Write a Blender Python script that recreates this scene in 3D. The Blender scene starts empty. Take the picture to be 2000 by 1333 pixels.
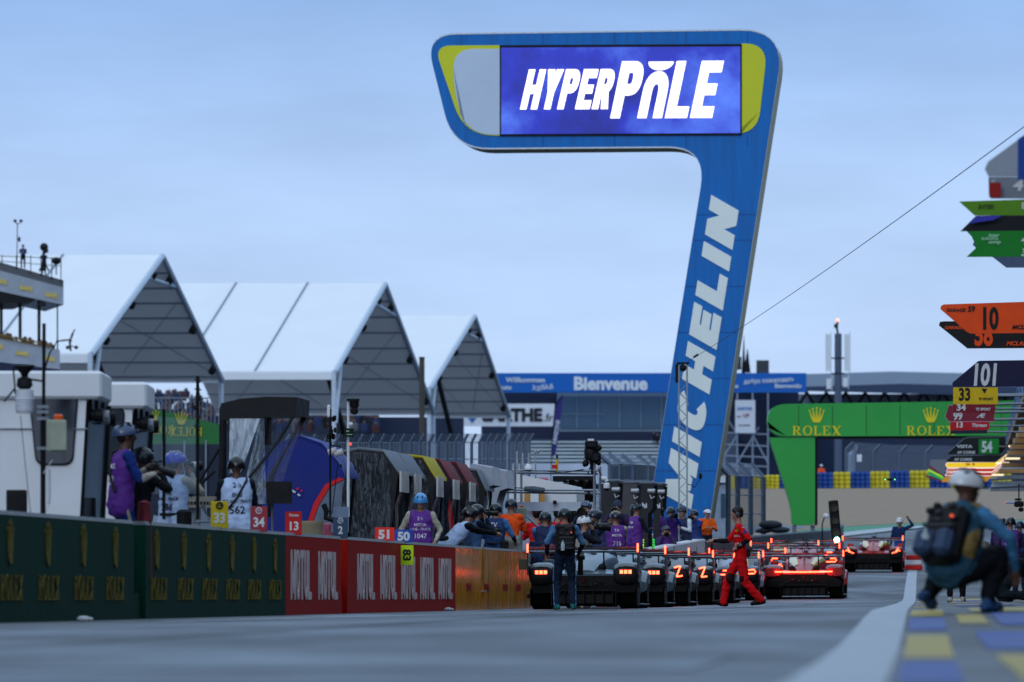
import bpy, bmesh, math, random
import numpy as np
from mathutils import Vector, Matrix, Quaternion
from mathutils.bvhtree import BVHTree
R = math.radians
random.seed(7)
SC = bpy.context.scene
COL = SC.collection
# ---------------------------------------------------------------- camera, sky, sun, exposure
F = 16667.0; YH = 1166.0; CH = 0.26          # focal length in photo pixels, horizon row, camera height
cam_d = bpy.data.cameras.new('camera'); cam = bpy.data.objects.new('camera', cam_d); COL.objects.link(cam)
cam.location = (0, 0, CH); cam.rotation_euler = (R(90), 0, 0)
cam_d.sensor_width = 36; cam_d.lens = 300.0; cam_d.shift_y = (YH - 666.5) / 2000
cam_d.clip_start = 0.5; cam_d.clip_end = 20000
cam_d.dof.use_dof = True; cam_d.dof.focus_distance = 155; cam_d.dof.aperture_fstop = 5.2
SC.camera = cam
SC.view_settings.view_transform = 'Standard'; SC.view_settings.look = 'None'
SC.view_settings.exposure = 0.28; SC.view_settings.gamma = 1.0
try:
    SC.cycles.use_denoising = True
    SC.cycles.max_bounces = 8; SC.cycles.transparent_max_bounces = 24
    SC.cycles.sample_clamp_indirect = 4
except Exception: pass

world = bpy.data.worlds.new('World'); SC.world = world; world.use_nodes = True
nt = world.node_tree; nt.nodes.clear()
def N(t, **kw):
    n = nt.nodes.new(t)
    for k, v in kw.items(): setattr(n, k, v)
    return n
out = N('ShaderNodeOutputWorld'); bg = N('ShaderNodeBackground'); bg.inputs['Strength'].default_value = 0.1
sky = N('ShaderNodeTexSky'); sky.sky_type = 'NISHITA'; sky.sun_disc = False
sky.sun_elevation = R(24); sky.sun_rotation = R(200); sky.air_density = 1.2; sky.dust_density = 1.0; sky.ozone_density = 3.0
tc = N('ShaderNodeTexCoord'); sep = N('ShaderNodeSeparateXYZ'); nt.links.new(tc.outputs['Generated'], sep.inputs[0])
# overcast dusk cloud deck: radiance as a function of elevation (values are x10, the strength is 0.1)
ramp = N('ShaderNodeValToRGB'); cr = ramp.color_ramp
def L(c): return tuple(((v / 255 + 0.055) / 1.055) ** 2.4 if v > 10 else v / 255 / 12.92 for v in c)
def lin(r, g, b): return (*L((r, g, b)), 1)
stops = [(0.0, lin(187, 207, 237)), (0.018, lin(177, 200, 233)), (0.045, lin(166, 193, 231)), (0.072, lin(133, 168, 217)), (0.3, lin(172, 208, 248)), (1.0, lin(214, 234, 255))]
cr.elements[0].position, cr.elements[0].color = stops[0]
cr.elements[1].position, cr.elements[1].color = stops[-1]
for p, c in stops[1:-1]:
    e = cr.elements.new(p); e.color = c
nt.links.new(sep.outputs['Z'], ramp.inputs[0])
mp = N('ShaderNodeMapping'); mp.inputs['Scale'].default_value = (9, 9, 38); mp.inputs['Location'].default_value = (3.1, .7, .2)
nt.links.new(tc.outputs['Generated'], mp.inputs[0])
noi = N('ShaderNodeTexNoise'); noi.inputs['Scale'].default_value = 2.2; noi.inputs['Detail'].default_value = 5; noi.inputs['Roughness'].default_value = .55
nt.links.new(mp.outputs[0], noi.inputs['Vector'])
mr = N('ShaderNodeMapRange'); mr.inputs[1].default_value = .3; mr.inputs[2].default_value = .7; mr.inputs[3].default_value = .91; mr.inputs[4].default_value = 1.1
nt.links.new(noi.outputs['Fac'], mr.inputs[0])
mul = N('ShaderNodeVectorMath', operation='SCALE'); nt.links.new(ramp.outputs[0], mul.inputs[0]); nt.links.new(mr.outputs[0], mul.inputs['Scale'])
mul2 = N('ShaderNodeVectorMath', operation='SCALE'); mul2.inputs['Scale'].default_value = 10.0; nt.links.new(mul.outputs[0], mul2.inputs[0])
mx = N('ShaderNodeMix', data_type='RGBA'); mx.inputs['Factor'].default_value = .97
nt.links.new(sky.outputs[0], mx.inputs['A']); nt.links.new(mul2.outputs[0], mx.inputs['B'])
nt.links.new(mx.outputs['Result'], bg.inputs['Color']); nt.links.new(bg.outputs[0], out.inputs[0])
sun_d = bpy.data.lights.new('sun', 'SUN'); sun_d.energy = 0.5; sun_d.angle = R(25); sun_d.color = (1, .98, .95)
sun = bpy.data.objects.new('sun', sun_d); COL.objects.link(sun); sun.location = (-60, -40, 90)
sun.rotation_euler = (R(90 - 24), 0, R(-20))   # from behind the camera, a little left: direction of travel is +Y, down

# ---------------------------------------------------------------- geometry of the place
def XW(D): return -10.614 + 0.0674 * D       # pit wall line
RZ = -math.atan(0.0674)                       # heading of the pit lane
_zc = [(-50, 0), (0, 0), (60, 0), (150, .03), (185, .08), (208, .18), (237, .62), (278, 1.06), (366, 1.95), (400, 3.5), (600, 7.85), (660, 8.2), (1500, 9), (6000, 9)]
def ZC(D):
    for (a, za), (b, zb) in zip(_zc, _zc[1:]):
        if D <= b: return za + (zb - za) * (D - a) / (b - a)
    return 9
def G(X, D):
    z = (ZC(D - 4) + ZC(D) * 2 + ZC(D + 4)) / 4
    w = X - XW(D); t = min(max((D - 35) / 40, 0), 1); t2 = 1 - min(max((D - 170) / 60, 0), 1)
    return z + 0.02 * min(max(w - 2, 0), 8) * t * t * (3 - 2 * t) * t2
def P(px, py, D): return Vector(((px - 1000) / F * D, D, CH + (YH - py) / F * D))
def PX(px, D): return (px - 1000) / F * D
def onW(px, w=0.0): return (10.614 - w) / (0.0674 - (px - 1000) / F)   # depth at which the wall line (shifted w) crosses column px
def GP(px, D, dz=0): x = PX(px, D); return Vector((x, D, G(x, D) + dz))

# ---------------------------------------------------------------- materials
MATS = {}
def mat(key, rgb=(128, 128, 128), rough=.6, metal=0, var=.12, scale=6, bump=0, emit=0, coat=0, spec=.28):
    if key in MATS: return MATS[key]
    m = bpy.data.materials.new(key); m.use_nodes = True; n = m.node_tree; b = n.nodes['Principled BSDF']
    c = L(rgb) if max(rgb) > 1 else rgb
    b.inputs['Base Color'].default_value = (*c, 1); b.inputs['Roughness'].default_value = rough; b.inputs['Metallic'].default_value = metal
    b.inputs['Specular IOR Level'].default_value = spec
    if coat: b.inputs['Coat Weight'].default_value = coat; b.inputs['Coat Roughness'].default_value = .08
    if emit:
        b.inputs['Emission Color'].default_value = (*c, 1); b.inputs['Emission Strength'].default_value = emit
    elif var:
        t = n.nodes.new('ShaderNodeTexCoord'); q = n.nodes.new('ShaderNodeTexNoise'); q.inputs['Scale'].default_value = scale; q.inputs['Detail'].default_value = 6
        n.links.new(t.outputs['Object'], q.inputs['Vector'])
        r = n.nodes.new('ShaderNodeMapRange'); r.inputs[1].default_value = .3; r.inputs[2].default_value = .7; r.inputs[3].default_value = 1 - var; r.inputs[4].default_value = 1 + var
        n.links.new(q.outputs['Fac'], r.inputs[0])
        s = n.nodes.new('ShaderNodeVectorMath'); s.operation = 'SCALE'; s.inputs[0].default_value = c; n.links.new(r.outputs[0], s.inputs['Scale'])
        n.links.new(s.outputs[0], b.inputs['Base Color'])
        r2 = n.nodes.new('ShaderNodeMapRange'); r2.inputs[1].default_value = .3; r2.inputs[2].default_value = .7; r2.inputs[3].default_value = max(rough - .1, .02); r2.inputs[4].default_value = min(rough + .1, 1)
        n.links.new(q.outputs['Fac'], r2.inputs[0]); n.links.new(r2.outputs[0], b.inputs['Roughness'])
        if bump:
            bp = n.nodes.new('ShaderNodeBump'); bp.inputs['Strength'].default_value = bump; bp.inputs['Distance'].default_value = .02
            n.links.new(q.outputs['Fac'], bp.inputs['Height']); n.links.new(bp.outputs[0], b.inputs['Normal'])
    MATS[key] = m; return m
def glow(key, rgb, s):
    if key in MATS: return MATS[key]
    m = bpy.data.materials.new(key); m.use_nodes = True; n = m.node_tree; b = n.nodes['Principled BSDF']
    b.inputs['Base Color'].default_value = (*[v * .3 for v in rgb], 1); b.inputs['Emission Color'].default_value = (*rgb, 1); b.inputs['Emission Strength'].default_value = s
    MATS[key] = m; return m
def clear(key, tint=(.8, .88, .95), op=.25, rough=.12, streak=True):
    """creased clear plastic or glass: see-through with a milky sheen in streaks"""
    if key in MATS: return MATS[key]
    m = bpy.data.materials.new(key); m.use_nodes = True; n = m.node_tree; n.nodes.clear()
    o = n.nodes.new('ShaderNodeOutputMaterial'); tr = n.nodes.new('ShaderNodeBsdfTransparent'); pb = n.nodes.new('ShaderNodeBsdfPrincipled'); mi = n.nodes.new('ShaderNodeMixShader')
    tr.inputs[0].default_value = (.86, .9, .95, 1)
    pb.inputs['Base Color'].default_value = (*tint, 1); pb.inputs['Roughness'].default_value = rough
    t = n.nodes.new('ShaderNodeTexCoord'); mp = n.nodes.new('ShaderNodeMapping'); mp.inputs['Scale'].default_value = (7, 7, 1.6); mp.inputs['Rotation'].default_value = (0, .35, 0)
    q = n.nodes.new('ShaderNodeTexNoise'); q.inputs['Scale'].default_value = 2.4; q.inputs['Detail'].default_value = 7; q.inputs['Roughness'].default_value = .62; q.inputs['Distortion'].default_value = 1.2
    n.links.new(t.outputs['Object'], mp.inputs[0]); n.links.new(mp.outputs[0], q.inputs['Vector'])
    r = n.nodes.new('ShaderNodeMapRange'); r.inputs[1].default_value = .45; r.inputs[2].default_value = .72; r.inputs[3].default_value = op; r.inputs[4].default_value = min(op + (.45 if streak else .08), 1)
    n.links.new(q.outputs['Fac'], r.inputs[0]); n.links.new(r.outputs[0], mi.inputs[0])
    bp = n.nodes.new('ShaderNodeBump'); bp.inputs['Strength'].default_value = .5 if streak else .05; bp.inputs['Distance'].default_value = .03
    n.links.new(q.outputs['Fac'], bp.inputs['Height']); n.links.new(bp.outputs[0], pb.inputs['Normal'])
    n.links.new(tr.outputs[0], mi.inputs[1]); n.links.new(pb.outputs[0], mi.inputs[2]); n.links.new(mi.outputs[0], o.inputs[0])
    MATS[key] = m; return m
def netting(key, rgb, sx, sz, thick, edge=0.0):
    """wire mesh: crossing wires, the rest see-through"""
    if key in MATS: return MATS[key]
    m = bpy.data.materials.new(key); m.use_nodes = True; n = m.node_tree; n.nodes.clear()
    o = n.nodes.new('ShaderNodeOutputMaterial'); tr = n.nodes.new('ShaderNodeBsdfTransparent'); pb = n.nodes.new('ShaderNodeBsdfPrincipled'); mi = n.nodes.new('ShaderNodeMixShader')
    pb.inputs['Base Color'].default_value = (*L(rgb), 1); pb.inputs['Roughness'].default_value = .5; pb.inputs['Metallic'].default_value = .3
    t = n.nodes.new('ShaderNodeTexCoord'); b = n.nodes.new('ShaderNodeTexBrick'); b.offset = 0
    mp = n.nodes.new('ShaderNodeMapping'); mp.inputs['Rotation'].default_value = (R(90), 0, 0)
    n.links.new(t.outputs['Object'], mp.inputs[0]); n.links.new(mp.outputs[0], b.inputs['Vector'])
    b.inputs['Scale'].default_value = 1; b.inputs['Brick Width'].default_value = sx; b.inputs['Row Height'].default_value = sz; b.inputs['Mortar Size'].default_value = thick; b.inputs['Mortar Smooth'].default_value = 0
    n.links.new(b.outputs['Fac'], mi.inputs[0]); n.links.new(tr.outputs[0], mi.inputs[1]); n.links.new(pb.outputs[0], mi.inputs[2]); n.links.new(mi.outputs[0], o.inputs[0])
    MATS[key] = m; return m

# ---------------------------------------------------------------- mesh helpers
class MB:
    def __init__(s): s.v = []; s.f = []; s.m = []
    def add(s, vs, fs, mi=0):
        o = len(s.v); s.v += [tuple(v) for v in vs]; s.f += [tuple(i + o for i in f) for f in fs]; s.m += [mi] * len(fs); return s
    def box(s, c, d, mi=0, rot=None):
        c = Vector(c); x, y, z = [a / 2 for a in d]
        vs = [Vector(p) for p in ((-x, -y, -z), (x, -y, -z), (x, y, -z), (-x, y, -z), (-x, -y, z), (x, -y, z), (x, y, z), (-x, y, z))]
        if rot is not None: vs = [rot @ v for v in vs]
        return s.add([v + c for v in vs], [(0, 3, 2, 1), (4, 5, 6, 7), (0, 1, 5, 4), (1, 2, 6, 5), (2, 3, 7, 6), (3, 0, 4, 7)], mi)
    def rbox(s, c, d, r=.02, mi=0, rot=None):
        """box with chamfered vertical and horizontal edges"""
        c = Vector(c); x, y, z = [a / 2 for a in d]; r = min(r, x * .9, y * .9, z * .9); rings = []
        for zz, k in ((-z, r), (-z + r, 0), (z - r, 0), (z, r)):
            X, Y = x - k, y - k
            rings.append([Vector(p) for p in ((-X + r, -Y, zz), (X - r, -Y, zz), (X, -Y + r, zz), (X, Y - r, zz), (X - r, Y, zz), (-X + r, Y, zz), (-X, Y - r, zz), (-X, -Y + r, zz))])
        if rot is not None: rings = [[rot @ v for v in q] for q in rings]
        return s.loft([[v + c for v in q] for q in rings], mi)
    def loft(s, rings, mi=0, caps=True, closed=True):
        n = len(rings[0]); o = len(s.v)
        for q in rings: s.v += [tuple(v) for v in q]
        for k in range(len(rings) - 1):
            for i in range(n if closed else n - 1):
                j = (i + 1) % n
                s.f.append((o + k * n + i, o + k * n + j, o + (k + 1) * n + j, o + (k + 1) * n + i)); s.m.append(mi)
        if caps and closed:
            s.f.append(tuple(o + i for i in reversed(range(n)))); s.m.append(mi)
            s.f.append(tuple(o + (len(rings) - 1) * n + i for i in range(n))); s.m.append(mi)
        return s
    def tube(s, pts, r, mi=0, n=8):
        pts = [Vector(p) for p in pts]; rs = r if isinstance(r, (list, tuple)) else [r] * len(pts); rings = []
        for i, p in enumerate(pts):
            d = (pts[min(i + 1, len(pts) - 1)] - pts[max(i - 1, 0)]).normalized()
            a = Vector((0, 0, 1)) if abs(d.z) < .9 else Vector((1, 0, 0))
            u = d.cross(a).normalized(); w = u.cross(d)
            rings.append([p + (u * math.cos(t) + w * math.sin(t)) * rs[i] for t in [2 * math.pi * k / n for k in range(n)]])
        return s.loft(rings, mi)
    def lathe(s, prof, c=(0, 0, 0), n=16, mi=0, axis='z', rot=None):
        c = Vector(c); rings = []
        for r, h in prof:
            q = []
            for k in range(n):
                t = 2 * math.pi * k / n; a, b = r * math.cos(t), r * math.sin(t)
                v = Vector((a, b, h)) if axis == 'z' else (Vector((a, h, b)) if axis == 'y' else Vector((h, a, b)))
                if rot is not None: v = rot @ v
                q.append(v + c)
            rings.append(q)
        return s.loft(rings, mi)
    def ball(s, c, r, mi=0, n=10, sc=(1, 1, 1), rot=None):
        prof = [(max(r * math.sin(math.pi * k / n), 1e-4), -r * math.cos(math.pi * k / n)) for k in range(n + 1)]
        c = Vector(c); rings = []
        for rr, h in prof:
            q = []
            for k in range(n + 4):
                t = 2 * math.pi * k / (n + 4); v = Vector((rr * math.cos(t) * sc[0], rr * math.sin(t) * sc[1], h * sc[2]))
                if rot is not None: v = rot @ v
                q.append(v + c)
            rings.append(q)
        return s.loft(rings, mi)
    def poly(s, pts, y0, y1, mi=0, side=None):
        """2D outline (x, z) extruded from y0 to y1"""
        a = sum(p[0] * q[1] - q[0] * p[1] for p, q in zip(pts, pts[1:] + pts[:1]))
        if a < 0: pts = pts[::-1]
        n = len(pts); o = len(s.v)
        s.v += [(p[0], y0, p[1]) for p in pts] + [(p[0], y1, p[1]) for p in pts]
        s.f.append(tuple(o + i for i in range(n))); s.m.append(mi)
        s.f.append(tuple(o + n + i for i in reversed(range(n)))); s.m.append(mi)
        for i in range(n):
            j = (i + 1) % n; s.f.append((o + j, o + i, o + n + i, o + n + j)); s.m.append(mi if side is None else side)
        return s
    def build(s, name, mats, parent=None, smooth=False, M=None):
        if not isinstance(mats, (list, tuple)): mats = [mats]
        me = bpy.data.meshes.new(name)
        v = [M @ Vector(p) for p in s.v] if M is not None else s.v
        me.from_pydata([tuple(p) for p in v], [], s.f); me.update()
        for m in mats: me.materials.append(m)
        if len(mats) > 1: me.polygons.foreach_set('material_index', s.m)
        if smooth: me.polygons.foreach_set('use_smooth', [True] * len(me.polygons))
        bm = bmesh.new(); bm.from_mesh(me); bmesh.ops.recalc_face_normals(bm, faces=bm.faces); bm.to_mesh(me); bm.free()
        o = bpy.data.objects.new(name, me); COL.objects.link(o)
        if parent is not None: o.parent = parent
        if smooth:
            try: me.set_sharp_from_angle(angle=R(40))
            except Exception: pass
        return o
def tag(o, label, cat, group=None):
    o['label'] = label; o['category'] = cat
    if group: o['group'] = group
    return o
def thing(name, label, cat, loc=(0, 0, 0), rz=0.0, group=None):
    o = bpy.data.objects.new(name, None); COL.objects.link(o); o.location = loc; o.rotation_euler = (0, 0, rz); o.empty_display_size = .2
    return tag(o, label, cat, group)
def struct(o): o['kind'] = 'structure'; return o
def dup(root, loc, rz, label, group=None):
    def cp(o, parent):
        c = o.copy(); COL.objects.link(c); c.parent = parent
        for ch in [x for x in bpy.data.objects if x.parent == o]: cp(ch, c)
        return c
    kids = {}
    for x in list(bpy.data.objects):
        if x.parent: kids.setdefault(x.parent.name, []).append(x)
    def cp2(o, parent):
        c = o.copy(); COL.objects.link(c)
        if parent is not None: c.parent = parent
        for ch in kids.get(o.name, []): cp2(ch, c)
        return c
    c = cp2(root, None); c.location = loc; c.rotation_euler = (0, 0, rz); c['label'] = label
    if group: c['group'] = group
    return c
# ---------------------------------------------------------------- lettering
def arc(cx, cz, rx, rz, a0, a1, t, n=14, p=2.0, tz=None):
    """a band along an ellipse as a list of quads"""
    tz = t if tz is None else tz
    def pt(a, k):
        c, q = math.cos(R(a)), math.sin(R(a)); f = 2 / p
        return (cx + (rx - k * t) * math.copysign(abs(c) ** f, c), cz + (rz - k * tz) * math.copysign(abs(q) ** f, q))
    return [[pt(a0 + (a1 - a0) * i / n, 0), pt(a0 + (a1 - a0) * (i + 1) / n, 0), pt(a0 + (a1 - a0) * (i + 1) / n, 1), pt(a0 + (a1 - a0) * i / n, 1)] for i in range(n)]
def rc(x0, z0, x1, z1): return [(x0, z0), (x1, z0), (x1, z1), (x0, z1)]
def glyph(c, s=.26, h=.22, w=.72):
    """bold block letters in a unit-high box: list of polygons, width"""
    if c == 'I': return [rc(0, 0, s, 1)], s
    if c == 'L': return [rc(0, 0, s, 1), rc(s, 0, w * .92, h)], w * .92
    if c == 'E': return [rc(0, 0, s, 1), rc(s, 0, w * .92, h), rc(s, .5 - h / 2, w * .85, .5 + h / 2), rc(s, 1 - h, w * .92, 1)], w * .92
    if c == 'F': return [rc(0, 0, s, 1), rc(s, .45 - h / 2, w * .85, .45 + h / 2), rc(s, 1 - h, w * .92, 1)], w * .92
    if c == 'H': return [rc(0, 0, s, 1), rc(w - s + .06, 0, w + .06, 1), rc(s, .5 - h / 2, w - s + .06, .5 + h / 2)], w + .06
    if c == 'N': return [rc(0, 0, s, 1), rc(w - s + .1, 0, w + .1, 1), [(0, 1), (s * 1.05, 1), (w + .1, 0), (w + .1 - s * 1.05, 0)]], w + .1
    if c == 'M': W = w * 1.3; return [rc(0, 0, s, 1), rc(W - s, 0, W, 1), [(0, 1), (s, 1), (W / 2 + s * .4, .12), (W / 2 - s * .4, .12)], [(W, 1), (W - s, 1), (W / 2 - s * .4, .12), (W / 2 + s * .4, .12)]], W
    if c == 'T': return [rc(0, 1 - h, w, 1), rc(w / 2 - s / 2, 0, w / 2 + s / 2, 1 - h)], w
    if c == 'U': return [rc(0, .36, s, 1), rc(w - s, .36, w, 1)] + arc(w / 2, .36, w / 2, .36, 180, 360, s, tz=h), w
    if c == 'O': return arc(w / 2, .5, w / 2, .5, 0, 360, s * .95, 28, 2.5, h), w
    if c == 'C': return arc(w / 2, .5, w / 2, .5, 42, 318, s * .95, 24, 2.5, h), w * .97
    if c == 'P': return [rc(0, 0, s, 1), rc(s, 1 - h, w * .55, 1), rc(s, .4, w * .55, .4 + h)] + arc(w * .55, .7, w * .45, .3, -90, 90, s, 12, 2.4, h), w
    if c == 'R': return glyph('P', s, h, w)[0] + [[(w * .42, .42), (w * .42 + s, .42), (w * 1.02, 0), (w * 1.02 - s * 1.1, 0)]], w * 1.02
    if c == 'Y': return [[(0, 1), (s * 1.1, 1), (w / 2 + s / 2, .42), (w / 2 - s / 2, .42)], [(w, 1), (w - s * 1.1, 1), (w / 2 - s / 2, .42), (w / 2 + s / 2, .42)], rc(w / 2 - s / 2, 0, w / 2 + s / 2, .44)], w
    if c == 'V': return [[(0, 1), (s, 1), (w / 2 + s / 2, 0), (w / 2 - s / 2, 0)], [(w, 1), (w - s, 1), (w / 2 - s / 2, 0), (w / 2 + s / 2, 0)]], w
    if c == 'X': return [[(0, 1), (s, 1), (w, 0), (w - s, 0)], [(w, 1), (w - s, 1), (0, 0), (s, 0)]], w
    if c == 'A': return [[(0, 0), (s, 0), (w / 2 + s / 2, 1), (w / 2 - s / 2, 1)], [(w, 0), (w - s, 0), (w / 2 - s / 2, 1), (w / 2 + s / 2, 1)], rc(w * .3, .22, w * .7, .22 + h * .8)], w
    if c == 'D': return [rc(0, 0, s, 1)] + arc(w * .3, .5, w * .7, .5, -90, 90, s, 14, 2.4, h) + [rc(s, 0, s + .02, h), rc(s, 1 - h, s + .02, 1)], w
    if c == ' ': return [], .3
    return [rc(0, 0, s, 1)], s
def serif(c):
    s, h, t, e = .17, .075, .07, .09
    def sf(x, z): return rc(x - e, z, x + s + e, z + t)
    if c == 'R': g = [rc(.09, 0, .09 + s, 1), sf(.09, 0), rc(0, 1 - t, .3, 1), rc(.2, 1 - h, .42, 1), rc(.2, .46, .42, .46 + h)] + arc(.42, .73, .3, .27, -90, 90, s, 12, 2, h) + [[(.34, .48), (.52, .48), (.8, 0), (.6, 0)], rc(.58, 0, .9, t)]; return g, .9
    if c == 'O': return arc(.46, .5, .46, .53, 0, 360, s, 28, 2, h), .92
    if c == 'L': return [rc(.09, 0, .09 + s, 1), sf(.09, 0), sf(.09, 1 - t), rc(.2, 0, .72, h), rc(.64, 0, .72, .28)], .74
    if c == 'E': return [rc(.09, 0, .09 + s, 1), sf(.09, 0), sf(.09, 1 - t), rc(.2, 0, .74, h), rc(.66, 0, .74, .28), rc(.2, 1 - h, .7, 1), rc(.62, .74, .7, 1), rc(.2, .47, .5, .47 + h), rc(.44, .38, .5, .62)], .76
    if c == 'X': return [[(.06, 1), (.3, 1), (.86, 0), (.62, 0)], [(.76, 1), (.86, 1), (.22, 0), (.1, 0)], rc(0, 0, .32, t), rc(.54, 0, .94, t), rc(0, 1 - t, .38, 1), rc(.62, 1 - t, .92, 1)], .94
    return glyph(c)
def block_text(word, H, mb=None, W=None, gap=.1, font=glyph, shear=0.0, depth=.01, x0=0, z0=0, mirror=False, M=None, mi=0, **kw):
    """lettering from outlines, each piece proud of the last by a hair; text runs along +x, faces -y"""
    mb = mb or MB(); x = 0; gl = []
    for c in word:
        ps, w = font(c, **kw) if kw else font(c); gl.append((x, ps)); x += w + gap
    tot = x - gap; k = (W / (tot * H)) if W else 1; n = 0
    for gx, ps in gl:
        for p in ps:
            q = [((gx + a) * H * k + shear * b * H, b * H) for a, b in p]
            if mirror: q = [(tot * H * k - a, b) for a, b in q]
            t = MB(); t.poly([(a + x0, b + z0) for a, b in q], -depth - n * .0008, 0, mi)
            if M is not None: t.v = [tuple(M @ Vector(v)) for v in t.v]
            mb.add(t.v, t.f, mi); n = (n + 1) % 7
    return mb
def crown(H, mb=None, x0=0, z0=0, depth=.01, wide=.95, M=None):
    mb = mb or MB(); ps = []
    for k, (tx, tz) in enumerate(((-.5, .74), (-.27, .86), (0, .92), (.27, .86), (.5, .74))):
        b = tx * .5; ps.append([(b - .085, .16), (b + .085, .16), (tx + .025, tz), (tx - .025, tz)]); ps += [[(tx + .062 * math.cos(a), tz + .04 + .062 * math.sin(a)) for a in [2 * math.pi * i / 10 for i in range(10)]]]
    ps.append([(.3 * math.cos(a), .1 + .1 * math.sin(a)) for a in [2 * math.pi * i / 18 for i in range(18)]])
    for n, p in enumerate(ps):
        t = MB(); t.poly([(x0 + a * H * wide, z0 + b * H) for a, b in p], -depth - n * .0008, 0)
        if M is not None: t.v = [tuple(M @ Vector(v)) for v in t.v]
        mb.add(t.v, t.f)
    return mb
def typed(s, H, bold=.0, shear=0, align='CENTER', mb=None, x0=0, z0=0, depth=.004, M=None, sx=1.0, mi=0):
    """lettering in the built-in face; x along the line, faces -y, H = cap height"""
    mb = mb or MB()
    cu = bpy.data.curves.new('lettering', 'FONT'); cu.body = s; cu.size = H / .72; cu.offset = bold * H; cu.shear = shear; cu.align_x = align; cu.extrude = depth / 2; cu.resolution_u = 3
    ob = bpy.data.objects.new('lettering', cu); COL.objects.link(ob)
    me = ob.to_mesh()
    vs = [Vector((v.co.x * sx + x0, -v.co.z - depth / 2, v.co.y + z0)) for v in me.vertices]
    if M is not None: vs = [M @ v for v in vs]
    mb.add(vs, [tuple(p.vertices) for p in me.polygons], mi)
    ob.to_mesh_clear(); bpy.data.objects.remove(ob); bpy.data.curves.remove(cu)
    return mb
# ---------------------------------------------------------------- people
def capsule(mb, a, b, ra, rb, n=10, mi=0):
    a, b = Vector(a), Vector(b); d = b - a; l = d.length
    if l < 1e-5: d = Vector((0, 0, 1)); l = 1e-5
    d = d.normalized(); u = d.cross(Vector((.31, .2, .93)) if abs(d.z) < .9 else Vector((1, .1, 0))).normalized(); w = u.cross(d); rings = []
    for t in (-.98, -.7, -.35, 0): rings.append((a + d * (t * ra), ra * math.sqrt(1 - t * t)))
    for t in (0, .35, .7, .98): rings.append((b + d * (t * rb), rb * math.sqrt(1 - t * t)))
    mb.loft([[p + (u * math.cos(2 * math.pi * k / n) + w * math.sin(2 * math.pi * k / n)) * r for k in range(n)] for p, r in rings], mi)
def ik(a, c, l1, l2, pole):
    a, c = Vector(a), Vector(c); d = c - a; D = d.length
    if D > (l1 + l2) * .995: c = a + d.normalized() * (l1 + l2) * .995; d = c - a; D = d.length
    D = max(D, .08); x = (l1 * l1 - l2 * l2 + D * D) / (2 * D); h = math.sqrt(max(l1 * l1 - x * x, 0)); u = d.normalized()
    p = Vector(pole) - u * Vector(pole).dot(u)
    return a + u * x + p.normalized() * h, c
from mathutils import noise as mnoise
def fused(prims, voxel, name, mats, smooth=4, bare=(0, 7, 8)):
    """one continuous surface round all the limbs, each face coloured by the limb it lies on"""
    mb = MB()
    for a, b, ra, rb, mi in prims: capsule(mb, a, b, ra, rb)
    me = bpy.data.meshes.new('m'); me.from_pydata(mb.v, [], mb.f); ob = bpy.data.objects.new('m', me); COL.objects.link(ob)
    r = ob.modifiers.new('r', 'REMESH'); r.mode = 'VOXEL'; r.voxel_size = voxel
    s = ob.modifiers.new('s', 'SMOOTH'); s.iterations = smooth; s.factor = .5
    dg = bpy.context.evaluated_depsgraph_get(); res = bpy.data.meshes.new_from_object(ob.evaluated_get(dg))
    bpy.data.objects.remove(ob); bpy.data.meshes.remove(me)
    n = len(res.polygons); c = np.empty(n * 3); res.polygons.foreach_get('center', c); c = c.reshape(-1, 3)
    best = np.full(n, 1e9); idx = np.zeros(n, int)
    for a, b, ra, rb, mi in prims:
        a = np.array(a); b = np.array(b); d = b - a; t = np.clip(((c - a) @ d) / max(d @ d, 1e-9), 0, 1)
        q = np.linalg.norm(c - (a + t[:, None] * d), axis=1) - (ra + (rb - ra) * t)
        k = q < best; best[k] = q[k]; idx[k] = mi
    nv = len(res.vertices); co = np.empty(nv * 3); no = np.empty(nv * 3); res.vertices.foreach_get('co', co); res.vertices.foreach_get('normal', no); co = co.reshape(-1, 3); no = no.reshape(-1, 3)
    w = np.zeros(nv)
    for p, mi in zip(res.polygons, idx):
        if mi not in bare:
            for v in p.vertices: w[v] = 1
    fold = np.array([mnoise.noise(Vector((c[0] * 9, c[1] * 9, c[2] * 15))) + .5 * mnoise.noise(Vector((c[0] * 24, c[1] * 24, c[2] * 34))) if k else 0 for c, k in zip(co, w)])
    co += no * (fold * .014)[:, None]; res.vertices.foreach_set('co', co.ravel())
    res.name = name; res.materials.clear()
    for m in mats: res.materials.append(m)
    res.polygons.foreach_set('material_index', idx.astype(np.int32)); res.polygons.foreach_set('use_smooth', [True] * n)
    return res
def cloth(rgb, rough=.85, var=.25): return mat('cloth_%d_%d_%d' % tuple(rgb), rgb, rough, 0, var, 11, .8, spec=.15)
SKIN = (150, 112, 95); SKIN_D = (86, 60, 50)
HAND_L = HAND_R = None
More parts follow.
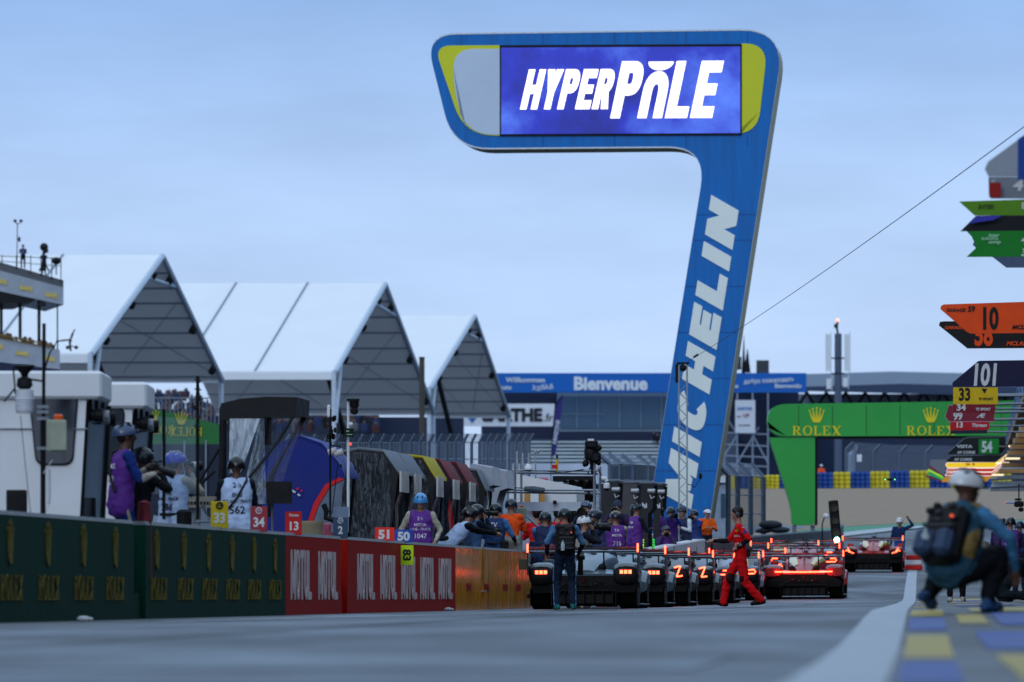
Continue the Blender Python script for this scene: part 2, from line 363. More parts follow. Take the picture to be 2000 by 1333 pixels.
def person(label, base, face=0, pose=None, fit=None, group=None, scale=1.0, vox=.017, name='person'):
    pose = pose or {}; fit = fit or {}
    root = thing(name, label, 'person', base, R(face), group); root.scale = (scale,) * 3
    g = pose.get
    sk = fit.get('skin', SKIN); top = fit.get('top', (30, 38, 55)); sl = fit.get('sleeve', top); fo = fit.get('fore', sl); lg = fit.get('legs', (22, 26, 36)); sh = fit.get('shin', lg)
    mats = [mat('skin_%d' % sk[0], sk, .5, 0, .08, 20), cloth(top), cloth(sl), cloth(fo), cloth(lg), cloth(sh), cloth(fit.get('shoe', (25, 26, 30)), .6), mat('eye_white', (190, 190, 185), .3, 0, 0), mat('eye_dark', (20, 15, 12), .2, 0, 0), cloth(fit.get('glove', (30, 30, 34))), cloth(fit.get('back', top))]
    hipz = g('hip', .94); lean = R(g('lean', 3)); tw = R(g('twist', 0)); sway = g('sway', 0)
    p0 = Vector((0, g('hy', 0), hipz)); d = Vector((sway, math.sin(lean), math.cos(lean))).normalized(); lean2 = R(g('lean2', g('lean', 3))); d2 = Vector((sway, math.sin(lean2), math.cos(lean2))).normalized()
    chest = p0 + d * .27; neck = chest + d2 * .25; side = Vector((math.cos(tw), math.sin(tw), 0))
    fw = Vector((-side.y, side.x, 0)); perp = side.cross(d2) * -1
    shL, shR = neck - d2 * .05 - side * .185, neck - d2 * .05 + side * .185
    pr = []
    def cap(a, b, ra, rb, mi): pr.append((tuple(a), tuple(b), ra, rb, mi))
    # trunk
    for s in (-1, 1):
        cap(chest + side * .085 * s + d2 * .09, p0 + side * .065 * s + d * .1, .108, .098, 1)
        cap(p0 + Vector((.075 * s, 0, .06)), p0 + Vector((.085 * s, 0, -.03)), .108, .104, 4)
    cap(shL + side * .03, shR - side * .03, .07, .07, 1); cap(chest + d2 * .12, chest, .115, .12, 1)
    if fit.get('bulk'): cap(chest + d2 * .1, p0 + d * .05, .12 + fit['bulk'], .12 + fit['bulk'], 1)
    if fit.get('wide_strap'): cap(neck - d2 * .03 + side * .1, chest - d2 * .12 + side * .11 - fw * .03, .088, .112, 10)
    bg_ = fit.get('baggy', 1.0)
    # neck and head
    hl = R(g('nod', 0)); hy = R(g('yaw', 0)); up = (d2 * .6 + Vector((0, 0, .6))).normalized()
    hc = neck + up * .165 + Vector((0, .02, 0))
    HR = Matrix.Rotation(hy, 3, 'Z') @ Matrix.Rotation(-hl, 3, 'X')
    hv = lambda x, y, z: hc + HR @ Vector((x, y, z))
    cap(neck - d2 * .02, hc - up * .04, .062, .055, fit.get('neckmat', 0))
    cap(hv(0, -.03, .035), hv(0, .015, .04), .092, .085, 0); cap(hv(0, .02, -.01), hv(0, .045, -.075), .072, .042, 0)
    cap(hv(0, .09, .015), hv(0, .112, -.022), .012, .016, 0)
    for s in (-1, 1): cap(hv(.088 * s, -.01, .015), hv(.09 * s, -.012, -.02), .016, .012, 0)
    cap(hv(-.018, .083, -.062), hv(.018, .083, -.062), .012, .012, 0)
    # arms
    hands = []
    for s, S, key, pk in ((-1, shL, 'L', 'Lp'), (1, shR, 'R', 'Rp')):
        tgt = g(key, (.27 * s, .06, .80)); tgt = Vector(tgt)
        el, wr = ik(S, tgt, .29, .26, g(pk, (.5 * s, -.6, -.7)))
        cap(S, S + (el - S) * .5, .068, .058, 2); cap(S + (el - S) * .5, el, .058, .05, 2); cap(el, el + (wr - el) * .55, .05, .045, 3); cap(el + (wr - el) * .55, wr, .045, .036, 3)
        hd = (wr - el).normalized(); hm = 9 if fit.get('gloves') else 0
        tip = wr + hd * .075; cap(wr + hd * .015, tip, .03, .032, hm)
        hands.append((s, wr, hd, tip, hm, g(key + 'curl', .55)))
    # legs
    for s, key, pk in ((-1, 'LF', 'LK'), (1, 'RF', 'RK')):
        ft = Vector(g(key, (.11 * s, 0, .085))); hip = p0 + Vector((.09 * s, 0, -.04))
        kn, an = ik(hip, ft, .43, .42, g(pk, (.12 * s, 1, .1)))
        cap(hip, hip + (kn - hip) * .55, .098, .082 * bg_, 4); cap(hip + (kn - hip) * .55, kn, .082 * bg_, .066 * bg_, 4)
        cap(kn, kn + (an - kn) * .4, .066 * bg_, .066 * bg_, 5); cap(kn + (an - kn) * .4, an, .066 * bg_, fit.get('ankle', .05), 5)
        toe = Vector(g(key + 't', (.03 * s, .17, -.05))); heel = an + Vector((0, -.05, -.045)) if not g(key + 'h') else an + Vector(g(key + 'h'))
        cap(heel, an + toe * .6 + Vector((0, 0, -.01)), .042, .045, 6); cap(an + toe * .6, an + toe, .044, .034, 6); cap(an, heel, .05, .042, 6)
    me = fused(pr, vox, 'body', mats)
    # fingers, thumb and eyes joined into the same mesh
    mb = MB()
    for s, wr, hd, tip, hm, curl in hands:
        u = hd.cross(Vector((0, 0, 1)) if abs(hd.z) < .8 else Vector((0, 1, 0))).normalized(); w = hd.cross(u)
        if w.z > 0: w = -w
        for k, (off, ln) in enumerate(((-.026, .07), (-.009, .08), (.009, .075), (.026, .06))):
            b = tip + u * off + hd * .005; e1 = b + hd * ln * .5 * math.cos(curl) + w * ln * .5 * math.sin(curl); e2 = e1 + hd * ln * .5 * math.cos(curl * 2.2) + w * ln * .5 * math.sin(curl * 2.2)
            mb.tube([b - hd * .02, e1, e2], [.0095, .0085, .0065], hm, 6)
        ts = u * (-1 if s > 0 else 1); b = wr + hd * .03 + ts * .026
        mb.tube([b, b + ts * .02 + hd * .028 + w * .012, b + ts * .022 + hd * .055 + w * .03], [.012, .01, .008], hm, 6)
    for s in (-1, 1):
        mb.ball(hv(.033 * s, .083, .022), .0135, 7, 6); mb.ball(hv(.033 * s, .0935, .021), .006, 8, 5)
    bm = bmesh.new(); bm.from_mesh(me)
    t = bpy.data.meshes.new('t'); t.from_pydata(mb.v, [], mb.f); t.polygons.foreach_set('material_index', mb.m); t.polygons.foreach_set('use_smooth', [True] * len(mb.f)); bm.from_mesh(t); bm.to_mesh(me); bm.free(); bpy.data.meshes.remove(t)
    body = bpy.data.objects.new('body', me); COL.objects.link(body); body.parent = root
    # vest
    if fit.get('vest'):
        vc, lines, tcol = fit['vest']; vp = []
        for s in (-1, 1):
            vp.append((tuple(chest + side * .085 * s + d2 * .13), tuple(p0 + side * .07 * s + d * .02), .125, .125, 0))
            vp.append((tuple(p0 + side * .08 * s + d * .05), tuple(p0 + side * .085 * s - d * .08), .125, .13, 0))
        vp.append((tuple(neck - d2 * .05 - side * .12), tuple(neck - d2 * .05 + side * .12), .084, .084, 0)); vp.append((tuple(chest + d2 * .12), tuple(p0 + d * .05), .13, .13, 0))
        vme = fused(vp, .02, 'vest', [mat('vest_%d_%d_%d' % tuple(vc), vc, .7, 0, .16, 7, .8)], 3, ())
        v = bpy.data.objects.new('vest', vme); COL.objects.link(v); v.parent = root
        if lines:
            bv = BVHTree.FromPolygons([x.co for x in vme.vertices], [tuple(q.vertices) for q in vme.polygons])
            sg = fit.get('vtside', -1); mb = MB()
            for item in lines:
                tx, H, zz = item[:3]; t = MB()
                typed(tx, H, .02, 0, 'CENTER', t, 0, 0, .004, sx=item[3] if len(item) > 3 else 1)
                if sg > 0: t.v = [(-a, b, c) for a, b, c in t.v]
                ax = d if zz < .27 else d2; org = p0 + d * min(zz, .27) + d2 * max(zz - .27, 0); vs = []
                for a, b, c in t.v:
                    q = org + side * a + (d * c)
                    o = q + fw * sg * .6; hit = bv.ray_cast(o, -fw * sg)
                    vs.append((hit[0] if hit[0] is not None else q) + fw * sg * (.004 + max(-b, 0)))
                mb.add(vs, t.f)
            mb.build('lettering', cloth(tcol), v)
    # head gear and hair
    kind, hcol = fit.get('hat', (None, None)); gearM = Matrix.Translation(hc) @ HR.to_4x4()
    hr = fit.get('hair')
    if hr:
        mb = MB(); mb.ball((0, -.03, .052), .101, 0, 12, (.98, 1.08, .98)); mb.ball((0, -.055, .01), .08, 0, 8, (1.08, .7, 1.0))
        if fit.get('tail'): mb.tube([(0, -.1, -.02), (0, -.15, -.1), (0, -.15, -.22), (.01, -.13, -.34)], [.03, .034, .028, .01], 0)
        mb.build('hair', mat('hair_%d' % hr[0], hr, .6, 0, .3, 40), root, True, gearM)
    if kind in ('bike', 'skate'):
        mb = MB(); rings = []
        for t in range(9):
            a = R(-8 + 98 * t / 8); k = math.cos(a); z = .035 + .115 * math.sin(a) if kind == 'bike' else .015 + .135 * math.sin(a)
            rings.append([Vector((.118 * k * math.cos(q), (-.012 + .148 * k * math.sin(q)), z + (.018 * math.sin(q) if kind == 'bike' and t < 3 else 0) * (1 - t / 4))) for q in [2 * math.pi * j / 20 for j in range(20)]])
        mb.loft(rings, 0)
        if kind == 'bike':
            for x in (-.07, -.025, .025, .07):
                for (y0, y1) in ((-.1, -.045), (-.015, .045), (.07, .115)):
                    def sp(y): return Vector((x * 1.02, y, .035 + .122 * math.sqrt(max(0, 1 - (x / .118) ** 2 - ((y + .012) / .148) ** 2)) + .001))
                    mb.tube([sp(y0), sp((y0 + y1) / 2), sp(y1)], [.006, .011, .005], 1, 6)
            mb.box((0, .137, .05), (.13, .05, .008), 1)
        else:
            for s in (-1, 1): mb.ball((.104 * s, -.02, .0), .045, 0, 8, (.4, 1, 1.1))
            for x in (-.04, .04): mb.ball((x, .11, .1), .014, 1, 6)
        for s in (-1, 1): mb.tube([(.105 * s, .0, .03), (.085 * s, .05, -.06), (.02 * s, .07, -.125)], .006, 1, 5)
        m = fit.get('vent', (12, 13, 16))
        mb.build('helmet', [mat('helmet_%d_%d_%d' % tuple(hcol), hcol, .28, 0, .05, 5, 0, 0, .4), mat('vent_%d' % m[0], m, .5, 0, 0)], root, True, gearM)
    elif kind in ('cap', 'beanie'):
        mb = MB(); z0 = .03 if kind == 'cap' else .01
        mb.loft([[Vector((.104 * math.cos(a) * math.cos(q), -.012 + .118 * math.cos(a) * math.sin(q), z0 + (.1 if kind == 'cap' else .135) * math.sin(a))) for q in [2 * math.pi * j / 18 for j in range(18)]] for a in [R(-4 + 92 * t / 7) for t in range(8)]])
        if kind == 'cap': mb.loft([[Vector((.085 * math.cos(q), .06 + k * math.sin(q), .035 + dz - .03 * math.sin(q))) for q in [math.pi * j / 10 for j in range(11)]] for k, dz in ((.12, 0), (.12, .006), (.02, .012))])
        else: mb.lathe([(.108, -.005), (.112, .01), (.112, .035), (.106, .045)], (0, -.012, 0), 18)
        mb.build('cap' if kind == 'cap' else 'beanie', cloth(hcol), root, True, gearM)
    if fit.get('headset'):
        mb = MB(); mb.tube([(.1 * math.cos(t), -.01, .03 + .115 * math.sin(t)) for t in [math.pi * k / 12 for k in range(13)]], .009, 0, 6)
        for s in (-1, 1): mb.lathe([(.02, 0), (.042, .005), (.042, .03), (.025, .038)], (.084 * s if s > 0 else -.084, -.01, .01), 14, 0, 'x', Matrix.Rotation(0 if s > 0 else math.pi, 3, 'Z'))
        mb.tube([(-.1, .01, 0), (-.1, .06, -.04), (-.05, .11, -.065)], .005, 0, 5)
        mb.build('headset', mat('headset_grey', (60, 62, 66), .4, 0, .05), root, True, gearM)
    if fit.get('pack'):
        mb = MB(); o = chest + d2 * .02 - fw * .2; MR = Matrix.Rotation(tw, 3, 'Z') @ Matrix.Rotation(-lean2, 3, 'X')
        mb.rbox(o, (.33, .17, .50), .05, 0, MR); mb.rbox(o + MR @ Vector((0, -.1, -.08)), (.27, .08, .26), .03, 0, MR)
        for k in range(3): mb.box(o + MR @ Vector((0, -.145, -.17 + k * .09)), (.26, .012, .025), 1, MR)
        for k in range(7): mb.rbox(o + MR @ Vector((random.uniform(-.13, .13), -.09, random.uniform(.05, .22))), (.06, .05, .05), .012, k % 2, MR)
        for s in (-1, 1): mb.tube([shL * .5 + shR * .5 + side * .13 * s + d2 * .05 - fw * .09, shL * .5 + shR * .5 + side * .12 * s + d2 * .09, shL * .5 + shR * .5 + side * .12 * s - d2 * .1 + fw * .13], .022, 1, 6)
        b = mb.build('backpack', [mat('pack_black', (14, 15, 18), .6, 0, .3, 20, .3), mat('pack_strap', (42, 44, 50), .6, 0, .2, 20)], root)
        if fit['pack'] == 'pouches':
            mb2 = MB()
            for x in (-.085, .085): mb2.rbox(o + MR @ Vector((x, -.13, -.14)), (.15, .13, .24), .04, 0, MR)
            mb2.build('pack_pouch', mat('pouch_blue', (44, 62, 90), .6, 0, .2, 10), b)
        mb = MB(); mb.rbox(o + MR @ Vector((.09, -.125, .1)), (.03, .03, .02), .008, 0, MR); mb.build('tag_light', glow('tag_red', (1, .12, .05), .8), b)
        mb = MB(); mb.lathe([(.001, -.09), (.033, -.085), (.035, .03), (.014, .06), (.014, .085), (.001, .086)], o + MR @ Vector((-.06, -.165, -.13)), 10); mb.build('bottle', clear('bottle_clear', (.6, .75, .8), .5, .1, False), b, True)
    if fit.get('strap'):
        mb = MB(); s = fit['strap']
        a = neck + side * .13 * s; b = p0 + side * -.17 * s + d * .08
        def off(q, k): return q + fw * k
        mb.tube([off(a, .02) + d2 * .04, off(a, -.1), off(chest + d2 * .02, -.147), off(b, -.12)], .016, 0, 6); mb.build('strap', mat('pack_black', (14, 15, 18)), root, True)
    if fit.get('pouch'):
        mb = MB()
        for s in fit['pouch']: mb.rbox(p0 + Vector((.2 * s, -.03, .02)), (.13, .19, .22), .03, 0)
        mb.tube([p0 + Vector((.16 * math.cos(t), .135 * math.sin(t), .07)) for t in [2 * math.pi * k / 16 for k in range(17)]], .022, 0, 6)
        mb.build('belt_pouch', mat('pack_black', (14, 15, 18)), root)
    if fit.get('stripe'):
        mb = MB()
        for s, key, pk in ((-1, 'LF', 'LK'), (1, 'RF', 'RK')):
            ft = Vector(g(key, (.11 * s, 0, .085))); hip = p0 + Vector((.09 * s, 0, -.04)); kn, an = ik(hip, ft, .43, .42, g(pk, (.12 * s, 1, .1)))
            for a, b, r0, r1 in ((hip, kn, .1, .066), (kn, an, .066, .053)):
                q = [a + (b - a) * t for t in (0.08, .35, .7, 1)]; rr = [r0 + (r1 - r0) * t for t in (.08, .35, .7, 1)]
                mb.loft([[p + Vector((s * (r - .006), y, 0)) for y in (-.016, .016)] + [p + Vector((s * (r + .006), y, 0)) for y in (.016, -.016)] for p, r in zip(q, rr)])
        mb.build('trouser_stripe', cloth(fit['stripe']), root)
    return root
def photo_camera(label, pos, yaw=0, pitch=0, lens=.12, lr=.04, col=(18, 18, 20), hood=True, group='cameras held by photographers'):
    """camera aimed along +y of its own frame"""
    c = thing('photo_camera', label, 'camera', pos, R(yaw), group); c.rotation_euler = (R(pitch), 0, R(yaw))
    mb = MB(); mb.rbox((0, 0, 0), (.14, .075, .095), .02); mb.rbox((0, .005, .058), (.06, .06, .04), .012); mb.rbox((.055, .02, .0), (.035, .05, .09), .012)
    mb.build('camera_body', mat('camera_black', (16, 16, 18), .45, 0, .1), c)
    mb = MB(); mb.lathe([(.02, .03), (lr * .85, .035), (lr, .05), (lr, lens * .55), (lr * 1.08, lens * .57), (lr * 1.08, lens), (lr * .85, lens + .002), (lr * .8, lens - .02), (.001, lens - .02)], (0, 0, 0), 16, 0, 'y')
    l = mb.build('lens', mat('lens_%d' % col[0], col, .35, 0, .05), c, True)
    if hood:
        mb = MB(); mb.lathe([(lr * 1.1, lens), (lr * 1.3, lens + .06), (lr * 1.22, lens + .06), (lr * 1.05, lens)], (0, 0, 0), 16, 0, 'y'); mb.build('lens_hood', mat('camera_black', (16, 16, 18)), l, True)
    return c
# ---------------------------------------------------------------- race cars (own frame: rear end at y = 0, nose towards +y)
BLACK = lambda: mat('carbon_black', (12, 13, 15), .5, 0, .15, 9, spec=.2)
RED_L = lambda s=7: glow('tail_red_%d' % s, (1, .05, .02), s)
def sect(cx, hw, z0, z1, p=3.0, n=18, y=0):
    """rounded cross-section between z0 and z1"""
    q = []
    for k in range(n):
        a = 2 * math.pi * k / n; c, s = math.cos(a), math.sin(a)
        q.append(Vector((cx + hw * math.copysign(abs(c) ** (2 / p), c), y, (z0 + z1) / 2 + (z1 - z0) / 2 * math.copysign(abs(s) ** (2 / p), s))))
    return q
def car(label, loc, rz, paint, fender=None, accent=None, light='squares', wing_z=1.06, fin=True, plate=(24, 24, 28), stripe=None, group='race cars queueing at the pit exit', endlight=True, wingcol=(20, 20, 22), lamp=12):
    root = thing('race_car', label, 'race car', loc, rz, group)
    PM = mat('paint_%d_%d_%d' % tuple(paint), paint, .34, .1, .05, 3, 0, 0, .35); FM = mat('paint_%d_%d_%d' % tuple(fender or paint), fender or paint, .34, .1, .05, 3, 0, 0, .35); AM = mat('paint_%d_%d_%d' % tuple(accent or paint), accent or paint, .25, .1, .04, 3, 0, 0, .8)
    mb = MB()
    # spine and cockpit (teardrop), nose
    sec = [(.25, .2, .55, .70), (.7, .27, .5, .86), (1.2, .36, .4, .98), (1.7, .46, .35, 1.06), (2.2, .52, .3, 1.1), (2.7, .5, .28, 1.04), (3.15, .46, .25, .82), (3.6, .4, .2, .62), (4.3, .3, .16, .48), (4.75, .2, .14, .34)]
    mb.loft([sect(0, a, b, c, 2.6, 20, y) for y, a, b, c in sec], 0)
    # rear deck between the fenders, sidepods, floor
    mb.loft([sect(0, hw, z0, z1, 4, 20, y) for y, hw, z0, z1 in ((.12, .62, .55, .64), (.6, .6, .4, .72), (1.3, .62, .2, .66), (1.9, .82, .14, .60), (2.6, .84, .12, .56), (3.1, .7, .12, .46))], 0)
    mb.loft([sect(0, hw, z0, z1, 6, 16, y) for y, hw, z0, z1 in ((.75, .97, .07, .11), (2.0, .98, .06, .11), (3.6, .97, .06, .1), (4.85, .93, .07, .1))], 2)
    body = mb.build('body', [PM, FM, BLACK()], root, True)
    for s in (-1, 1):
        mb = MB()
        mb.loft([sect(s * cx, hw, z0, z1, 3.2, 18, y) for y, cx, hw, z0, z1 in ((.0, .76, .2, .56, .76), (.12, .75, .235, .5, .82), (.5, .75, .245, .44, .84), (.9, .75, .24, .46, .82), (1.3, .74, .22, .4, .72), (1.7, .74, .2, .2, .62))], 0)
        rf = mb.build('rear_fender', [FM], root, True)
        mb = MB(); mb.loft([sect(s * cx, hw, z0, z1, 3.2, 18, y) for y, cx, hw, z0, z1 in ((3.05, .78, .19, .3, .5), (3.4, .77, .21, .42, .66), (3.75, .77, .215, .46, .7), (4.15, .76, .21, .4, .62), (4.5, .72, .2, .2, .48), (4.8, .66, .18, .12, .3))], 0)
        mb.build('front_fender', [FM], root, True)
    # engine cover: intake, vents and fin
    mb = MB(); mb.lathe([(.06, 0), (.075, .01), (.075, .05), (.05, .06), (.001, .02)], (.3, .55, .74), 12, 0, 'y'); mb.lathe([(.06, 0), (.075, .01), (.075, .05), (.05, .06), (.001, .02)], (-.3, .55, .74), 12, 0, 'y')
    mb.ball((.1, 1.35, .985), .07, 0, 8, (1, 1.6, .5)); mb.ball((-.12, 1.35, .985), .07, 0, 8, (1, 1.6, .5)); mb.build('vent', BLACK(), body, True)
    if fin:
        mb = MB(); mb.add([(-.012, .12, .68), (.012, .12, .68), (.012, 1.9, 1.04), (-.012, 1.9, 1.04), (-.01, .2, 1.02), (.01, .2, 1.02), (.01, 1.7, 1.13), (-.01, 1.7, 1.13)], [(0, 1, 5, 4), (1, 2, 6, 5), (2, 3, 7, 6), (3, 0, 4, 7), (4, 5, 6, 7), (0, 3, 2, 1)]); mb.build('shark_fin', AM, root)
    if stripe:
        SM = mat('paint_%d_%d_%d' % tuple(stripe), stripe, .25, .1, .04, 3, 0, 0, .8); mb = MB()
        for s in (-1, 1):
            rings = []
            for y, a, b, c in sec[1:5]:
                q = sect(0, a + .008, b, c + .008, 2.6, 40, y); i = range(3, 8) if s > 0 else range(13, 18)
                rings.append([q[k] for k in i])
            mb.loft(rings, 0, closed=False)
        mb.build('stripe', SM, body, True)
    # glass canopy and mirrors
    mb = MB(); mb.loft([sect(0, a, b, c, 2.6, 20, y) for y, a, b, c in ((2.05, .40, .8, 1.11), (2.3, .47, .8, 1.115), (2.7, .46, .74, 1.06), (3.05, .42, .7, .9))]); mb.build('canopy_glass', mat('dark_glass', (10, 12, 16), .06, 0, 0), root, True)
    for s in (-1, 1):
        mb = MB(); mb.rbox((s * .82, 3.2, .86), (.2, .08, .12), .03); mb.box((s * .66, 3.22, .8), (.2, .02, .015)); mb.tube([(s * .82, 3.2, .8), (s * .78, 3.25, .66)], .012); mb.build('wing_mirror', FM, root)
    mb = MB(); mb.rbox((0, 1.75, 1.13), (.12, .16, .09), .03); mb.tube([(0.05, 1.9, 1.1), (.05, 1.9, 1.28)], .006); mb.tube([(-.09, 2.1, 1.08), (-.09, 2.1, 1.22)], .006); mb.build('antenna_pod', BLACK(), root)
    # wheels
    for s in (-1, 1):
        for y, w, cx, r in ((.62, .34, .78, .355), (3.75, .30, .80, .345)):
            mb = MB(); prof = [(r * .62, -w / 2), (r * .9, -w / 2), (r, -w / 2 + .035), (r, w / 2 - .035), (r * .9, w / 2), (r * .62, w / 2)]
            mb.lathe(prof + [(r * .6, 0)], (s * cx, y, r), 26, 0, 'x')
            wh = mb.build('wheel', mat('tyre_rubber', (14, 14, 15), .8, 0, .15, 12, spec=.15), root, True)
            mb = MB(); mb.lathe([(.05, 0), (r * .6, .0), (r * .62, .03), (r * .62, -.03)], (s * (cx + w / 2 - .03), y, r), 20, 0, 'x')
            for k in range(8):
                a = math.pi * k / 4; mb.box((s * (cx + w / 2 - .02), y + .1 * math.cos(a), r + .1 * math.sin(a)), (.03, .17, .03), 0, Matrix.Rotation(a, 3, 'X'))
            mb.build('rim', mat('rim_dark', (50, 46, 44), .3, .8, .1), wh)
    # rear bulkhead, diffuser, gearbox
    mb = MB()
    mb.loft([[Vector((-hw, y, z)), Vector((hw, y, z)), Vector((hw, y + .04, z + .001)), Vector((-hw, y + .04, z + .001))] for hw, y, z in ((.9, .08, .3), (.93, .06, .44), (.58, .05, .60))])
    mb.box((0, .5, .26), (1.05, .7, .3)); bk = mb.build('rear_bulkhead', BLACK(), root)
    mb = MB(); mb.loft([[Vector((-.56, y, z)), Vector((.56, y, z)), Vector((.56, y, z + .02)), Vector((-.56, y, z + .02))] for y, z in ((.02, .33), (.3, .22), (.8, .08))])
    for k in range(-3, 4): mb.add([(k * .17 - .006, .03, .1), (k * .17 + .006, .03, .1), (k * .17 + .006, .03, .33), (k * .17 - .006, .03, .33), (k * .17 - .006, .8, .06), (k * .17 + .006, .8, .06), (k * .17 + .006, .8, .09), (k * .17 - .006, .8, .09)], [(0, 1, 2, 3), (4, 7, 6, 5), (0, 4, 5, 1), (1, 5, 6, 2), (2, 6, 7, 3), (3, 7, 4, 0)])
    for s in (-1, 1): mb.box((s * .57, .4, .2), (.015, .78, .26)); mb.box((s * .95, .4, .22), (.018, .75, .3)); mb.tube([(s * .2, .06, .52), (s * .56, .05, .34)], .014); 
    mb.box((0, .06, .45), (.3, .06, .06)); mb.build('diffuser', BLACK(), root)
    mb = MB()
    for x, z in ((-.12, .44), (.05, .46), (.2, .45), (.3, .48), (-.28, .47)): mb.tube([(x, .02, z), (x + .03, .0, z + .01)], .016)
    mb.build('exhaust_fitting', mat('bare_metal', (150, 145, 130), .25, 1, .1), root)
    # rear wing
    WM = mat('wing_%d' % wingcol[0], wingcol, .3, 0, .08)
    def foil(y, z, ch, t, w, tilt): return [[Vector((x, y + ch * (u - .5), z + t * v + (u - .5) * -tilt)) for u, v in ((0, 0), (.3, .6), (.7, .55), (1, .1), (.7, -.3), (.3, -.45))] for x in (-w, w)]
    mb = MB(); mb.loft(foil(.05, wing_z - .04, .30, .035, .97, .03)); w = mb.build('rear_wing', WM, root, True)
    mb = MB(); mb.loft(foil(-.12, wing_z + .02, .12, .02, .97, .05)); mb.build('wing_flap', mat('flap_silver', (165, 170, 178), .3, .4, .06), w, True)
    PL = mat('plate_%d_%d' % tuple(plate[:2]), plate, .3, 0, .06, 5, 0, 0, .5)
    for s in (-1, 1):
        mb = MB(); mb.add([(s * .975 + e, y, z) for e in (-.012, .012) for y, z in ((-.2, .62), (-.2, wing_z + .08), (.32, wing_z + .06), (.42, .9), (.1, .62))], [(0, 1, 2, 3, 4), (9, 8, 7, 6, 5)] + [(i, (i + 1) % 5, 5 + (i + 1) % 5, 5 + i) for i in range(5)]); mb.build('wing_endplate', PL, w)
        mb = MB(); mb.tube([(s * .36, .1, .7), (s * .36, .0, wing_z - .05)], .014); mb.build('wing_pylon', BLACK(), w)
        if endlight:
            mb = MB(); mb.box((s * .975, -.215, wing_z + .03), (.03, .012, .15)); mb.build('endplate_light', RED_L(11), w)
    # tail lights
    for s in (-1, 1):
        if light == 'bar': continue
        mb = MB(); mb.loft([sect(s * .75, hw, z0, z1, 3, 16, y) for y, hw, z0, z1 in ((-.03, .2, .47, .745), (-.02, .212, .455, .757), (.08, .226, .43, .785))]); h = mb.build('light_housing', BLACK(), root, True)
        mb = MB()
        if light == 'squares':
            for k in (-1, 0, 1): mb.box((s * .75 + k * .075, -.036, .665), (.055, .012, .062))
        elif light == 'zigzag':
            c = s * .75
            for a, b in (((-.08, .12), (.05, .15)), ((.05, .15), (-.03, -.06)), ((-.03, -.06), (.09, -.045))): mb.tube([(c + a[0], -.045, .66 + a[1]), (c + b[0], -.045, .66 + b[1])], .016, 0, 6)
        elif light == 'claw':
            for k in range(3): mb.tube([(s * (.62 + k * .07), -.05, .62 + k * .015), (s * (.74 + k * .04), -.05, .66 + k * .03), (s * (.82 + k * .035), -.05, .79 - k * .05)], .012, 0, 6)
        elif light == 'hook':
            c = s * .74; mb.tube([(c - s * .2, -.05, .64), (c + s * .12, -.05, .65), (c + s * .15, -.05, .69), (c + s * .12, -.05, .74), (c - s * .02, -.05, .735)], .018, 0, 6)
        mb.build('tail_light', RED_L(lamp), h)
    if light == 'bar':
        mb = MB(); mb.tube([(x, -.06 + .02 * x * x, .66 + .02 * x * x) for x in (-.7, -.35, 0, .35, .7)], .015, 0, 8); mb.build('tail_light', RED_L(lamp), root)
    mb = MB(); mb.rbox((0, -.0, .52), (.06, .02, .1), .008); mb.build('rain_light', mat('rain_lens', (60, 10, 12), .2, 0, 0), root)
    return root
# ---------------------------------------------------------------- ground, road, markings
def asphalt(key, rgb, wet=.5):
    m = bpy.data.materials.new(key); m.use_nodes = True; n = m.node_tree; b = n.nodes['Principled BSDF']; b.inputs['Specular IOR Level'].default_value = .32
    t = n.nodes.new('ShaderNodeTexCoord'); q = n.nodes.new('ShaderNodeTexNoise'); q.inputs['Scale'].default_value = .35; q.inputs['Detail'].default_value = 8; q.inputs['Roughness'].default_value = .6
    mp = n.nodes.new('ShaderNodeMapping'); mp.inputs['Scale'].default_value = (1.0, .22, 1); mp.inputs['Rotation'].default_value = (0, 0, RZ)
    n.links.new(t.outputs['Object'], mp.inputs[0]); n.links.new(mp.outputs[0], q.inputs['Vector'])
    g = n.nodes.new('ShaderNodeTexNoise'); g.inputs['Scale'].default_value = 60; g.inputs['Detail'].default_value = 3; n.links.new(t.outputs['Object'], g.inputs['Vector'])
    r = n.nodes.new('ShaderNodeMapRange'); r.inputs[1].default_value = .3; r.inputs[2].default_value = .7; r.inputs[3].default_value = .75; r.inputs[4].default_value = 1.3; n.links.new(q.outputs['Fac'], r.inputs[0])
    s = n.nodes.new('ShaderNodeVectorMath'); s.operation = 'SCALE'; s.inputs[0].default_value = L(rgb); n.links.new(r.outputs[0], s.inputs['Scale']); n.links.new(s.outputs[0], b.inputs['Base Color'])
    r2 = n.nodes.new('ShaderNodeMapRange'); r2.inputs[1].default_value = .35; r2.inputs[2].default_value = .65; r2.inputs[3].default_value = wet - .12; r2.inputs[4].default_value = wet + .16; n.links.new(q.outputs['Fac'], r2.inputs[0]); n.links.new(r2.outputs[0], b.inputs['Roughness'])
    bp = n.nodes.new('ShaderNodeBump'); bp.inputs['Strength'].default_value = .35; bp.inputs['Distance'].default_value = .004; n.links.new(g.outputs['Fac'], bp.inputs['Height']); n.links.new(bp.outputs[0], b.inputs['Normal'])
    MATS[key] = m; return m
Ds = [4 + 3 * k for k in range(60)] + [184 + 6 * k for k in range(80)] + [680, 760, 900, 1200, 2000, 4000, 9000]
Ws = [-3000, -400, -120, -60, -30, -15, -6, -3, 0, 1, 2, 3, 4, 5, 6, 7, 8, 9, 10, 11, 12, 14, 17, 22, 30, 60, 150, 500, 3000]
mb = MB(); nW = len(Ws)
for D in Ds: mb.v += [(XW(D) + w, D, G(XW(D) + w, D)) for w in Ws]
